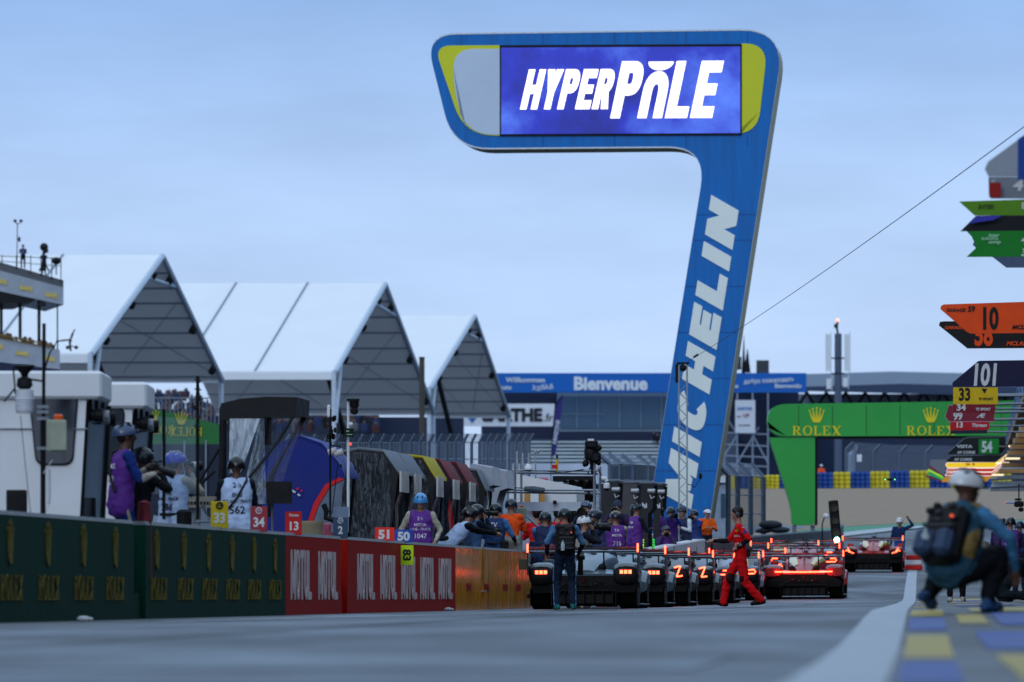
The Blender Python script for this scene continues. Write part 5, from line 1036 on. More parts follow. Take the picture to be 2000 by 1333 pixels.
# ---------------------------------------------------------------- pit wall stands on the left
ZP = .25                                    # walkway level behind the wall
o = struct(None) if False else None
mb = MB(); rings = []
for D in (70, 100, 130, 165): rings.append([Vector((XW(D) + w, D, z)) for w, z in ((-.32, -.2), (-.32, ZP), (-6, ZP), (-6, -.2))])
mb.loft(rings); struct(mb.build('walkway', mat('walkway_concrete', (110, 112, 114), .7, 0, .2, 1.2)))
def at(px, D, w=None): return Vector((PX(px, D), D, ZP))
def cabin(label, px0, pxc, pxf, D, Df, ytop, left_w):
    """white timing cabin: near face from the left to column pxc, track end face to pxf"""
    o = thing('timing_cabin', label, 'cabin', at(pxc, D), 0, 'white timing cabins on the pit wall'); z1 = P(0, ytop, D).z - ZP; dx = PX(pxf, Df) - PX(pxc, D); dy = Df - D; xl = PX(px0, D) - PX(pxc, D)
    lean = .22
    # shell: near wall with a leaning track edge, roof box, far wall
    def wall(y, sx): 
        mb = MB(); pts = [(xl, 0), (-.14 + sx, 0), (-.02 + sx, z1 - .34), (-.02 + sx, z1 - .3), (xl, z1 - .3)]
        mb.poly(pts, y, y + .06); return mb
    win = rounded([(-.56, 1.42, .1), (-.16, 1.42, .1), (-.1, 2.2, .11), (-.64, 2.2, .1)], 5)
    wall(0, 0).build('near_wall', WHITE, o); wall(dy, dx).build('far_wall', WHITE, o)
    mb = MB(); mb.rbox(((xl + dx) / 2, dy / 2, z1 - .15), (dx - xl + .02, dy + .14, .3), .03); rf = mb.build('roof', WHITE, o)
    mb = MB(); mb.box((dx * .5 + .012, dy / 2, z1 - .17), (.012, dy * .9, .17))
    for k in (.2, .5, .8): mb.ball((dx * .5 + .025, dy * k, z1 - .07), .018, 0, 5)
    mb.build('roof_trim', mat('trim_grey', (130, 136, 146), .4), rf)
    zs = 1.12; hz = (z1 - .55) / 1.2
    wp = [(x, z) for x, z in win]
    mb = MB(); mb.poly(wp, -.02, 0); mb.build('window_seal', DARK, o); mb = MB(); mb.poly([((x + .37) * .93 - .37, (z - 1.8) * .95 + 1.8) for x, z in wp], -.03, -.02); mb.build('window', mat('cabin_glass', (16, 22, 34), .04, 0, .1, 1, spec=.9), o)
    mb = MB(); mb.box((-.3 + dx, .1, .75), (.12, dy * .6, .06)); mb.box((xl * .4, dy * .5, .7), (abs(xl) * .7, dy * .7, .05)); mb.build('desk', DARK, o)
    mb = MB(); mb.add([(-.14, .05, 0), (-.14 + dx, dy, 0), (-.03 + dx, dy, z1 - .34), (-.03, .05, z1 - .34)], [(0, 1, 2, 3)]); mb.add([(-.16, .05, 0), (-.16 + dx, dy, 0), (-.05 + dx, dy, z1 - .34), (-.05, .05, z1 - .34)], [(3, 2, 1, 0)]); mb.build('track_window', clear('cabin_clear', (.5, .6, .7), .12, .05, False), o)
    for k in (0.02, .98): MB().tube([(-.13 + dx * k, dy * k + .03, 0), (-.02 + dx * k, dy * k + .03, z1 - .33)], .03).build('frame_post', DARK, o)
    mb = MB(); mb.box((xl * .5, dy * .6, .9), (abs(xl) * .8, .06, 1.3)); mb.build('inner_partition', DARK, o)
    for k in range(3):
        mb = MB(); c = Vector((-.01 + dx * (.15 + .3 * k), .2 + dy * .25 * k, z1 - .47 - .01 * k)); mb.lathe([(.04, -.12), (.06, -.1), (.06, .05), (.075, .06), (.075, .14), (.05, .14), (.04, .1)], c, 12, k % 2, 'x'); mb.tube([c, c + Vector((0, 0, .18))], .02); mb.build('trackside_camera', [DARK, mat('lens_silver', (150, 152, 158), .3, .5)], o)
    mb = MB(); mb.box((xl / 2, -.012, z1 - .62), (abs(xl), .02, .012)); mb.box((xl * .72, -.012, .62), (abs(xl) * .5, .02, .012)); mb.build('panel_seam', mat('seam_grey', (120, 126, 136)), o)
    return o
cabin('nearest white timing cabin with a big rounded window, behind the weather mast', -90, 172, 216, 91.5, 93.6, 725, 3)
cabin('second white timing cabin, right of the nearest one, behind the purple vested person', 150, 262, 300, 98.4, 100.4, 747, 3)
for px0, px1, y0, D, lab in ((12, 51, 957, 88.6, 'square black box on the wall top at the far left'), (147, 186, 972, 92.6, 'square black box on the wall top left of the purple vested person')):
    a, b = P(px0, y0, D), P(px1, 1010, D); o = thing('speaker_box', lab, 'box', (a.x, D, ZP)); mb = MB(); mb.rbox(((b.x - a.x) / 2, .1, (a.z - ZP) / 2), (b.x - a.x, .2, a.z - ZP), .01); mb.build('cabinet', mat('matt_black', (14, 15, 18), .7), o)
    mb = MB(); mb.box(((b.x - a.x) / 2, -.004, (a.z - ZP) / 2), ((b.x - a.x) * .86, .008, (a.z - ZP) * .86)); mb.build('front_grille', mat('grille', (22, 24, 28), .8), o)
# weather mast with instruments
D = 87.5; o = thing('weather_mast', 'dark pole carrying weather instruments and a grey box, in front of the nearest cabin', 'weather mast', at(85, D)); iv = lambda mb, name, m, par=o, sm=False: mb.build(name, m, par, sm, M=Matrix.Translation(-o.location))
mb = MB(); pline(mb, [(84, 1014), (84, 820)], D, .028, 0, 10); pline(mb, [(85, 820), (86, 632)], D, .018, 0, 8); iv(mb, 'pole', DARK)
mb = MB(); pline(mb, [(86, 726), (97, 690), (112, 667), (134, 664), (140, 668)], D, .01); pline(mb, [(138, 686), (136, 668), (142, 652), (146, 644)], D, .012)
for x, y in ((132, 679), (149, 679)): mb.ball(P(x, y, D), .02, 0, 6)
pline(mb, [(132, 679), (138, 676), (149, 679)], D, .006); iv(mb, 'anemometer', DARK)
mb = MB(); c = P(48, 760, D); s = D / F; mb.lathe([(8 * s, 48 * s), (20 * s, 46 * s), (21 * s, 44 * s), (8 * s, 30 * s), (6 * s, 24 * s), (14 * s, 20 * s), (16 * s, 6 * s), (8 * s, -2 * s)], c, 14); pline(mb, [(30, 770), (26, 720), (40, 712)], D, .01); pline(mb, [(52, 740), (84, 745)], D, .012); pline(mb, [(28, 760), (8, 785)], D, .01); iv(mb, 'sensor_head', mat('matt_black', (14, 15, 18)), sm=True)
mb = MB(); c = P(48, 782, D); mb.lathe([(6 * s, 22 * s), (17 * s, 20 * s), (18 * s, 4 * s)] + [(r * s, z * s) for k in range(5) for r, z in ((19, 2 - k * 5.2), (17, -1 - k * 5.2), (17, -2.5 - k * 5.2))] + [(15 * s, -26 * s)], c, 18); iv(mb, 'radiation_shield', mat('shield_white', (196, 200, 210), .4))
mb = MB(); a, b = P(93, 883, D), P(130, 821, D); mb.rbox(((a.x + b.x) / 2, D - .08, (a.z + b.z) / 2), (b.x - a.x, .2, b.z - a.z), .012); bx = iv(mb, 'control_box', mat('box_grey', (150, 158, 140), .5)); mb = MB(); mb.rbox(((a.x + b.x) / 2 + .02, D - .19, (a.z + b.z) / 2), ((b.x - a.x) * .9, .02, (b.z - a.z) * .94), .008); iv(mb, 'box_door', mat('box_grey', (150, 158, 140)), bx)
mb = MB(); mb.lathe([(.05, 0), (.05, .04), (.03, .055), (.001, .056)], P(114, 820, D - .0), 12); iv(mb, 'beacon', mat('beacon_orange', (214, 84, 24), .3), bx)
mb = MB(); a = P(96, 950, D); mb.rbox(a + Vector((0, -.06, 0)), (.035, .06, .36), .01); pline(mb, [(85, 925), (103, 898)], D - .03, .006); pline(mb, [(90, 1000), (96, 985)], D - .03, .005); iv(mb, 'cable_duct', mat('shield_white', (196, 200, 210)))
for y in (795, 805, 818, 876): mb = MB(); mb.box(P(84, y, D) + Vector((.0, -.02, 0)), (.12, .07, .03)); iv(mb, 'clamp', STEEL)
mb = MB(); pline(mb, [(40, 812), (49, 903), (60, 1005)], D, .004); iv(mb, 'cable', DARK)
# black shelter with clear plastic sides
o = thing('timing_shelter', 'black roofed timing shelter with clear plastic flaps', 'shelter', at(580, 115)); iv = lambda mb, name, m, par=o, sm=False: mb.build(name, m, par, sm, M=Matrix.Translation(-o.location)); D, E = 115, 117.4
BC = mat('black_canvas', (15, 17, 21), .55, 0, .2, 5, .3)
fr = [P(428, 800, D), P(432, 788, D), P(470, 779, D), P(520, 775, D), P(580, 776, D), P(578, 812, D), P(428, 822, D)]; bk = [P(x, y, E) for x, y in ((462, 800), (466, 790), (500, 783), (548, 780), (605, 783), (603, 815), (462, 824))]
mb = MB(); mb.loft([fr, bk]); iv(mb, 'roof', BC)
mb = MB()
for pts in ([(436, 815), (434, 900), (430, 1000)], [(518, 815), (516, 850), (498, 900), (498, 1000)]): mb.tube([P(x, y, D + .05) for x, y in pts], .045)
mb.tube([P(594, 815, E), P(530, 930, E), P(528, 1010, E)], .04); mb.tube([P(574, 812, D), P(545, 860, D), P(470, 955, D - .2)], .02); pbox(mb, 428, 442, 815, 1015, D + .1, .06); pbox(mb, 515, 530, 812, 870, D + .1, .06); iv(mb, 'frame', BC)
CL = clear('clear_plastic', (.62, .72, .82), .22, .12)
def sheet3(pts, name, m, par, D, wob=.04, n=8):
    """hanging plastic sheet with soft folds between four picture corners (tl, tr, br, bl)"""
    q = [P(*p[:2], p[2] if len(p) > 2 else D) for p in pts]; mb = MB(); rr = random.Random(int(pts[0][0]))
    for i in range(n + 1):
        for j in range(n + 1): mb.v.append(tuple(q[0].lerp(q[1], i / n).lerp(q[3].lerp(q[2], i / n), j / n) + Vector((0, wob * math.sin(i * 1.9 + j * .6) + rr.uniform(-.01, .01), 0))))
    for i in range(n):
        for j in range(n): a = i * (n + 1) + j; mb.f.append((a, a + 1, a + n + 2, a + n + 1)); mb.m.append(0)
    return mb.build(name, m, par, True, M=Matrix.Translation(-par.location))
sheet3([(449, 818), (508, 818), (470, 925), (447, 925)], 'plastic_window', clear('milky_plastic', (.72, .82, .92), .5, .15), o, D - .02, .02)
sheet3([(508, 818), (516, 818), (520, 985), (468, 985)], 'plastic_flap', CL, o, D - .05); sheet3([(531, 822), (592, 822, E), (552, 940, E), (520, 945)], 'plastic_flap', clear('milky_plastic2', (.66, .76, .88), .14, .15), o, D + .1)
mb = MB(); pbox(mb, 520, 570, 941, 984, D - .6, .25); iv(mb, 'monitor_box', mat('matt_black', (14, 15, 18))); mb = MB(); pline(mb, [(532, 984), (532, 1042)], D - .4, .02); iv(mb, 'monitor_stand', STEEL)
mb = MB(); pbox(mb, 440, 520, 940, 955, D + 1, .6); pbox(mb, 446, 452, 955, 1020, D + 1, .1); pbox(mb, 506, 512, 955, 1020, D + 1, .1); iv(mb, 'table', DARK)
# work desk and struts between the cabin and the shelter
o = thing('work_desk', 'grey metal work desk with slanting struts left of the black shelter', 'desk', at(385, 108)); iv = lambda mb, name, m, par=o, sm=False: mb.build(name, m, par, sm, M=Matrix.Translation(-o.location)); D = 108
mb = MB(); pbox(mb, 352, 420, 970, 976, D, .5); pbox(mb, 356, 418, 976, 992, D, .05); iv(mb, 'desk_top', mat('desk_tan', (120, 116, 108), .5)); mb = MB()
for k in range(9): pbox(mb, 360 + k * 6.2, 364 + k * 6.2, 980, 986, D - .01, .02)
iv(mb, 'vent_slot', DARK); mb = MB(); pline(mb, [(428, 878), (372, 970)], D, .02); pline(mb, [(420, 920), (368, 968)], D, .022); pline(mb, [(290, 905), (320, 900)], D, .012); iv(mb, 'strut', DARK); mb = MB(); pline(mb, [(396, 988), (410, 1020), (380, 1020), (388, 990)], D, .03); pbox(mb, 362, 392, 990, 1030, D + .2, .1); iv(mb, 'leg', STEEL)
o = thing('clear_screen', 'clear plexiglass screen with dark posts between the cabin and the black shelter', 'screen', at(330, 103)); sheet3([(292, 812), (382, 820), (382, 965), (292, 965)], 'plexiglass', clear('plexi', (.4, .5, .6), .16, .03, False), o, 103, .0); mb = MB()
for x in (320, 386): pline(mb, [(x, 800 if x < 350 else 735), (x, 1015)], 103, .022)
pline(mb, [(292, 903), (320, 901)], 103, .012); mb.build('post', DARK, o, M=Matrix.Translation(-o.location))
D = 103
for k in range(6): mb = MB(); x = random.uniform(380, 388); y = 738 + k * 18; pbox(mb, x - 3, x + 4, y, y + 10, D - .05, .08); pline(mb, [(x - 6, y + 4), (x + 8, y + 6)], D - .05, .008); mb.build('aerial', DARK, o, M=Matrix.Translation(-o.location))
# striped tents, one per team
def pit_tent(label, pxr, ytop, D0, L_, wid, roofm, frontm, valance=True, side=None, dome=False, post=True, plastic=True):
    """small shelter: front faces us, ridge along the lane, its track edge falls at column pxr"""
    D0 = onW(pxr, -.95); L_ *= 1.05; wid *= 1.08
    o = thing('pit_tent', label, 'tent', at(pxr, D0), RZ, 'team shelters in a row on the pit wall'); zt = P(0, ytop, D0).z - ZP; n = 10
    if dome: prof = [(-wid, 0), (-wid, zt * .5), (-wid * .94, zt * .78), (-wid * .75, zt * .95), (-wid * .5, zt), (-wid * .25, zt * .95), (-.1, zt * .84), (.0, zt * .76)]
    else: prof = [(-wid, 0), (-wid, zt * .88), (-wid * .93, zt * .96), (-wid * .5, zt), (-wid * .2, zt * .985), (-.0, zt * .84)]
    mb = MB(); mb.loft([[Vector((x, y, z)) for x, z in prof[1:]] + [Vector((x, y, z - .05)) for x, z in reversed(prof[1:])] for y in (0, L_ * .33, L_ * .66, L_)], 0); mb.build('roof', roofm, o, True)
    rear = MB(); rear.loft([[Vector((-wid, y, z)) for z in (0, zt * .9)] + [Vector((-wid + .03, y, z)) for z in (zt * .9, 0)] for y in (0, L_)]); rear.build('rear_wall', frontm, o)
    fp = [(x, z - .03) for x, z in prof] + [(-.28, 0)]
    mb = MB(); mb.poly(fp, .0, .03); fw_ = mb.build('front_wall', frontm, o)
    # clear plastic skin with folds over the dark front, and a crinkled strip down the track edge
    mb = MB(); m = 8
    for i in range(m + 1):
        x = -wid + (wid - .12) * i / m
        top = np.interp(x, [p[0] for p in prof], [p[1] for p in prof])
        for j in range(m + 1): mb.v.append((x * (1 - .1 * j / m), -.06 - .03 * math.sin(i * 2.1 + j * .7), (top - .08) * (1 - j / m)))
    for i in range(m):
        for j in range(m): a = i * (m + 1) + j; mb.f.append((a, a + 1, a + m + 2, a + m + 1)); mb.m.append(0)
    if plastic: mb.build('plastic_front', clear('skin_plastic', (.26, .3, .36), .0, .08), o, True)
    if post:
        mb = MB()
        for k in range(7):
            for y in (-.08, L_ * .18): mb.v.append((.02 + .025 * math.sin(k * 2.3) - .09 * k / 6 * (1.6 if k > 1 else 0), y + .03 * math.sin(k * 1.7), zt * .83 * (1 - k / 7.4)))
        for k in range(6): mb.f.append((2 * k, 2 * k + 1, 2 * k + 3, 2 * k + 2)); mb.m.append(0)
        mb.build('plastic_strip', clear('strip_plastic', (.6, .56, .52), .2, .1), o, True)
    if valance:
        mb = MB(); mb.loft([[Vector((.02, y, zt * .84)), Vector((.05, y, zt * .84)), Vector((.05 + .01 * math.sin(y * 9), y, zt * .70)), Vector((.02 + .01 * math.sin(y * 9), y, zt * .70))] for y in np.linspace(0, L_ * .5, 6)]); mb.build('valance', clear('valance_plastic', (.72, .70, .66), .7, .12), o, True)
    for x, y in ((-.25, .05), (-.25, L_ - .05), (-wid + .04, .05)): MB().tube([(x, y, 0), (x if x < -.5 else -.06, y, zt * .82)], .025).build('frame_pole', DARK, o)
    return o, zt
GC = mat('grey_canvas', (118, 126, 138), .7, 0, .12, 3, .2); BK = mat('black_film', (11, 12, 15), .4, 0, .3, 4, .4); WC = mat('white_canvas', (196, 202, 210), .7, 0, .08, 3); YC = mat('yellow_canvas', (184, 168, 20), .7, 0, .1, 3); MC = mat('maroon_canvas', (112, 22, 34), .7, 0, .1, 3); BLC = mat('blue_canvas', (10, 33, 118), .6, 0, .15, 3, .3); RC = mat('red_canvas', (206, 24, 28), .6, 0, .1)
t1_, z1 = pit_tent('blue domed tent with a curved red stripe, right of the black shelter', 672, 850, 123, 2.6, 1.28, BLC, BLC, False, dome=True, post=False, plastic=False)
# red stripe and plastic bay of the blue tent
mb = MB(); arcp = [(x, z) for x, z in ((-.8, .02), (-.76, .5), (-.66, .95), (-.5, 1.35), (-.3, 1.62), (-.06, 1.72))]
arcp = [(x * .9 - .02, z * z1 / 2.33) for x, z in arcp]
mb.loft([[Vector((x, -.05, z)), Vector((x + .075, -.05, z - .03)), Vector((x + .075, -.015, z - .03)), Vector((x, -.015, z))] for x, z in arcp]); mb.build('red_stripe', RC, t1_)
mb = MB(); mb.poly([(x + .08, z - .04) for x, z in arcp] + [(-.02, 1.6 * z1 / 2.33), (-.14, .02)], -.04, -.02); mb.build('bay_opening', mat('bay_grey', (92, 106, 124), .5, 0, .3, 3, .3), t1_)
mb = MB(); typed('✦', .1, .02, 0, 'LEFT', mb)
mb = MB()
for k, (x, z, s) in enumerate(((-.78, 1.52, .06), (-.72, 1.56, .05), (-.70, 1.47, .05), (-.66, 1.53, .04))): mb.box((x, -.062, z * z1 / 2.33), (s, .01, s * .5), k % 2, Matrix.Rotation(.6 * (-1) ** k, 3, 'Y'))
mb.build('flag_patch', [mat('patch_white', (200, 204, 214)), RC], t1_)
pit_tent('black tent with grey roof edge and creased plastic front, nearest square tent', 778, 873, 132, 3, 1.22, GC, BK)
pit_tent('narrow grey roofed tent directly behind the plastic fronted black one', 806, 880, 135.5, 2.6, 1.1, GC, BK)
pit_tent('tent with a bright yellow roof', 850, 886, 140, 2.6, 1.05, YC, BK)
pit_tent('first maroon roofed tent, right of the yellow one', 882, 893, 143.5, 2.6, 1.05, MC, mat('navy_film', (20, 22, 40), .4, 0, .3, 4, .4))
pit_tent('second maroon roofed tent, behind the first', 914, 899, 147, 2.6, 1.05, MC, BK)
pit_tent('black tent with a rounded side, right of the maroon ones', 948, 912, 150.5, 2.4, .8, GC, mat('black_green', (14, 20, 20), .6, 0, .2, 4, .3), False)
# white curved shelters
for pxr, yt, D0, lab in ((962, 906, 154, 'first pale curved shelter with overhanging white brow'), (990, 913, 158, 'second pale curved shelter with overhanging white brow, nearest the scaffold')):
    o = thing('curved_shelter', lab, 'shelter', at(pxr, onW(pxr, -.9)), RZ, 'pale curved shelters'); D0 = onW(pxr, -.9); zt = P(0, yt, D0).z - ZP
    side = [(-.9, 0), (-.75, zt * .6), (-.62, zt * .86), (-.4, zt), (.0, zt * .97), (.02, zt * .84), (-.14, zt * .82), (-.3, zt * .62), (-.42, zt * .3), (-.46, 0)]
    [MB().poly(side, y, y + .08).build('side_fin', mat('fin_grey', (150, 156, 168), .5), o) for y in (0, 1.9)]
    mb = MB(); mb.loft([[Vector((x, y, z)) for x, z in ((-.62, zt * .87), (-.4, zt + .01), (.0, zt * .98), (.02, zt * .84), (.0, zt * .84), (-.02, zt * .94), (-.4, zt * .96))] for y in (.08, 1.9)]); mb.build('brow', WC, o)
    mb = MB(); mb.box((-.7, 1.0, zt * .4), (.06, 1.9, zt * .8)); mb.build('back_panel', DARK, o)
# antennas and pan-tilt camera above the tents
o = thing('aerial_stack', 'cluster of small aerials on a stalk above the blue tent', 'aerial', at(645, 126)); D = 126; mb = MB(); pline(mb, [(645, 1010), (645, 800)], D, .018); iv = lambda mb, name, m, par=o, sm=False: mb.build(name, m, par, sm, M=Matrix.Translation(-o.location)); iv(mb, 'stalk', DARK)
random.seed(5)
for k in range(11): mb = MB(); x = random.uniform(634, 656); y = random.uniform(812, 856); pbox(mb, x - 3, x + 3, y - 5, y + 5, D - .05, .08); pline(mb, [(645, y), (x, y)], D, .01); iv(mb, 'receiver', DARK)
mb = MB(); mb.lathe([(.02, 0), (.028, .02), (.026, .16), (.015, .18)], P(642, 815, D), 8); iv(mb, 'aerial_tube', WHITE)
o = thing('pan_tilt_camera', 'black pan and tilt camera hung on a white pole above the square tents', 'camera', at(690, 129)); D = 129; iv = lambda mb, name, m, par=o, sm=False: mb.build(name, m, par, sm, M=Matrix.Translation(-o.location)); mb = MB(); pline(mb, [(680, 1010), (680, 780)], D, .022); iv(mb, 'pole', WHITE); mb = MB(); pbox(mb, 677, 702, 779, 783, D - .1, .2); s = D / F; mb.lathe([(5 * s, 0), (9 * s, -2 * s), (9 * s, -12 * s), (6 * s, -16 * s), (8 * s, -19 * s), (7 * s, -26 * s), (.001, -29 * s)], P(692, 782, D), 12); iv(mb, 'camera_head', mat('matt_black', (14, 15, 18)), sm=True)
mb = MB(); pbox(mb, 672, 691, 837, 854, D - .15, .06); bd = iv(mb, 'display', mat('matt_black', (14, 15, 18))); mb = MB(); pbox(mb, 676, 682, 841, 844, D - .16, .01); pbox(mb, 677, 688, 848, 850, D - .16, .01); iv(mb, 'display_text', mat('disp_green', (120, 170, 130)), bd); mb = MB(); mb.ball(P(685, 829, D), .035, 0, 8); iv(mb, 'dome', WHITE)
mb = MB(); mb.ball(P(684, 868, D), .025, 0, 6); iv(mb, 'red_lamp', glow('tag_red', (1, .12, .05), .8))
# trackside camera pair under the blue tent brow
o = thing('trackside_camera', 'two white and grey cameras fixed under the brow of the blue tent', 'camera', P(655, 885, 131.6)); mb = MB()
for k in range(2): mb.lathe([(.03, -.07), (.05, -.06), (.05, .05), (.06, .06), (.05, .07)], (-.05 + .1 * k, 0, .02 - .02 * k), 12, 0, 'x', Matrix.Rotation(-.3, 3, 'Y'))
mb.build('housing', mat('cam_white', (176, 172, 172), .35), o, True); mb = MB(); mb.tube([(-.08, .05, .12), (.08, .05, .1)], .015); mb.build('bracket', DARK, o)
# cask-like tan chair and draped chairs behind the wall
o = thing('barrel_table', 'tan round sided stand behind the wall between boards 13 and 2', 'stand', at(605, 121)); s = 121 / F; z = P(0, 1018, 121).z - ZP; mb = MB(); mb.lathe([(22 * s, 0), (25 * s, z * .6), (25 * s, z * .93), (27 * s, z * .95), (27 * s, z), (.001, z)], (0, 0, 0), 20); mb.build('drum', mat('tan_drum', (150, 138, 112), .6), o, True); mb = MB(); mb.box((14 * s, -24 * s, z * .72), (10 * s, .02, .2)); mb.build('recess', DARK, o)
for px, D, w, y0, c, lab in ((640, 123, 15, 1022, (150, 78, 94), 'pink cloth draped over a low stand left of board 2'), (282, 96.8, 14, 978, (120, 44, 54), 'maroon cloth bag hanging behind the purple vested person')):
    o = thing('cloth_cover', lab, 'cloth', (PX(px, D), D, ZP)); s = D / F; z = P(0, y0, D).z - ZP; mb = MB(); mb.loft([[Vector((w * s * k * math.cos(a) * (1 + .12 * math.sin(a * 5 + k * 3)), .2 * k * math.sin(a), zz)) for a in [2 * math.pi * i / 20 for i in range(20)]] for k, zz in ((1.05, 0), (1.0, z * .4), (.95, z * .8), (.8, z * .98), (.2, z))]); mb.build('drape', cloth(c), o, True)
o = thing('high_chair', 'black high seat with a grey side panel behind board 2', 'seat', at(640, 122.5)); D = 122.5; iv = lambda mb, name, m, par=o, sm=False: mb.build(name, m, par, sm, M=Matrix.Translation(-o.location)); mb = MB(); pline(mb, [(632, 985), (638, 1000), (636, 1012), (652, 1016)], D, .045); iv(mb, 'backrest', mat('matt_black', (14, 15, 18)), sm=True); mb = MB(); pbox(mb, 647, 681, 990, 1040, D, .04); iv(mb, 'side_panel', mat('panel_blue_grey', (110, 128, 152), .5)); mb = MB(); pline(mb, [(660, 905), (648, 1005)], D - .1, .008); iv(mb, 'cord', DARK)
# ---------------------------------------------------------------- number boards hung on the wall
def board(label, px0, px1, y0, y1, rgb, num, col, top=None, rz=0, H=None, D=None, dark=None, rot=False, bold=.045):
    D = D or onW((px0 + px1) / 2, -.05); a, b = P(px0, y1, D), P(px1, y0, D); w, h = b.x - a.x, b.z - a.z
    o = thing('number_board', label, 'board', ((a.x + b.x) / 2, D - .2, a.z), 0, 'pit number boards on the wall'); mb = MB(); mb.rbox((0, 0, h / 2), (w, .012, h), .004); mb.build('plate', mat('board_%d_%d_%d' % rgb, rgb, .5, 0, .05), o)
    m = mat('ink_%d_%d_%d' % col, col, .5, 0, 0); H = H or h * .36; mb = MB()
    if rot: typed(num, w * .6, .06, 0, 'CENTER', mb, M=Matrix.Translation((0, -.008, h * .5)) @ Matrix.Rotation(R(90), 4, 'Y') @ Matrix.Translation((0, 0, -w * .3)), sx=1.1)
    else: typed(num, H, bold, 0, 'CENTER', mb, 0, h * .22 if top else (h - H) / 2, M=Matrix.Translation((0, -.008, 0)), sx=w * .84 / (H * .86 * len(num)) if len(num) > 1 else .9)
    mb.build('lettering', m, o)
    if top:
        mb = MB(); m2 = mat('ink_%d_%d_%d' % (dark or col), dark or col)
        if top == 'ring': mb.tube([(.17 * w * math.cos(t), -.008, h * .84 + .17 * w * math.sin(t)) for t in [2 * math.pi * k / 16 for k in range(17)]], .006 if not dark else .012); typed('TF', w * .13, .04, 0, 'CENTER', mb, 0, h * .84 - w * .065, M=Matrix.Translation((0, -.009, 0)))
        else: typed(top, h * .11, .03, .3, 'CENTER', mb, 0, h * .8, M=Matrix.Translation((0, -.008, 0)), sx=.8)
        mb.build('emblem', m2, o)
    mb = MB(); mb.box((0, .09, h * .3), (.025, .18, .02)); mb.box((0, .03, h * .3), (.06, .04, .1)); mb.build('bracket', DARK, o); return o
WI = (206, 210, 214); BKI = (18, 20, 22)
board('yellow board with white number 33', 413, 447, 980, 1033, (200, 174, 16), '33', WI, 'ring', dark=BKI); board('dull red board with white number 34, right of the yellow one', 490, 523, 990, 1040, (150, 46, 60), '34', WI, 'ring'); board('bright red board with white number 13 and script on top', 558, 590, 1000, 1046, (186, 18, 22), '13', WI, 'Thirteen'); board('slate blue board with white number 2', 651, 680, 1011, 1052, (52, 72, 98), '2', WI, 'ring')
board('orange red board with white number 51', 733, 771, 1031, 1057, (232, 44, 24), '51', WI, bold=.07, H=.13); board('blue board with white number 50, right of the orange red one', 771, 806, 1035, 1060, (24, 70, 170), '50', WI, bold=.07, H=.13)
o = board('fluorescent yellow board with 83 turned sideways, hung low on the maroon wall', 783, 808, 1066, 1104, (190, 228, 10), '83', BKI, rot=True, D=onW(795, .12))
# ---------------------------------------------------------------- scaffold camera platform and things around it
D = 172; o = thing('scaffold_tower', 'galvanised tube scaffold with a white board, carrying the television camera', 'scaffold', (PX(1090, D), D, G(PX(1090, D), D))); iv = lambda mb, name, m, par=o, sm=False: mb.build(name, m, par, sm, M=Matrix.Translation(-o.location))
TUB = mat('scaffold_tube', (140, 148, 158), .4, .6, .12)
for px, E, y0 in ((1006, D, 905), (1018, D + 1.6, 905), (1161, D, 905), (1172, D + 1.6, 912)): mb = MB(); mb.tube([P(px, 1125, E), P(px, y0, E)], .026); iv(mb, 'upright', TUB)
for a, b, E in (((1000, 919), (1168, 920), D), ((1000, 924), (1168, 926), D + .06), ((984, 957), (1166, 958), D), ((984, 962), (1172, 964), D + .06)): mb = MB(); mb.tube([P(*a, E), P(*b, E)], .022); iv(mb, 'ledger', TUB)
mb = MB(); mb.tube([P(1168, 915, D), P(1174, 928, D + 1.6)], .02); mb.tube([P(1160, 993, D), P(1176, 1002, D + 1.6)], .02); mb.tube([P(1030, 1010, D), P(1058, 1035, D)], .022); iv(mb, 'brace', TUB)
mb = MB(); pbox(mb, 1006, 1162, 981, 998, D + .1, .06); iv(mb, 'toe_board', mat('board_white', (180, 188, 202), .5)); mb = MB(); pbox(mb, 1080, 1087, 978, 985, D, .05); pbox(mb, 1147, 1152, 960, 964, D - .05, .1); iv(mb, 'coupler', [DARK]); mb = MB(); mb.tube([P(1024, 955, D - .05), P(1042, 956, D - .05), P(1064, 958, D - .05)], [.05, .065, .05], 0, 8); iv(mb, 'rolled_sheet', mat('tarp_grey', (74, 84, 96), .6, 0, .3, 8, .4), sm=True)
mb = MB(); pline(mb, [(980, 952), (1026, 954)], D - .02, .01); pline(mb, [(1060, 920), (1100, 924), (1140, 917)], D - .03, .01); iv(mb, 'cable', DARK)
for px, y0, y1 in ((1010, 881, 925), (1021, 885, 920), (1033, 885, 918)): mb = MB(); mb.tube([P(px, y1, D), P(px, y0 + 4, D), P(px, y0, D)], [.026, .022, .006]); iv(mb, 'whip_aerial', mat('aerial_grey', (150, 154, 160), .4))
mb = MB(); s = D / F; mb.lathe([(8 * s, 0), (8 * s, 3 * s), (5 * s, 9 * s), (1 * s, 13 * s)], P(1032, 918, D), 12); iv(mb, 'dome_aerial', WHITE); mb = MB(); pline(mb, [(1046, 935), (1046, 885)], D, .018); 
for k in range(7): a = k * .9; mb.ball(P(1046 + 7 * math.cos(a), 881 + 3 * math.sin(a * 1.7), D + .04 * math.sin(a)), .025, 0, 5)
iv(mb, 'gps_cluster', mat('aerial_grey', (150, 154, 160)))
mb = MB(); pline(mb, [(1088, 920), (1088, 898)], D, .03); mb.box(P(1083, 912, D), (.1, .08, .08), 1); pline(mb, [(1088, 896), (1088, 888)], D, .022, 2); iv(mb, 'flag_beacon', [mat('beacon_yellow', (216, 170, 20), .4), mat('barrier_red', (200, 30, 24)), DARK])
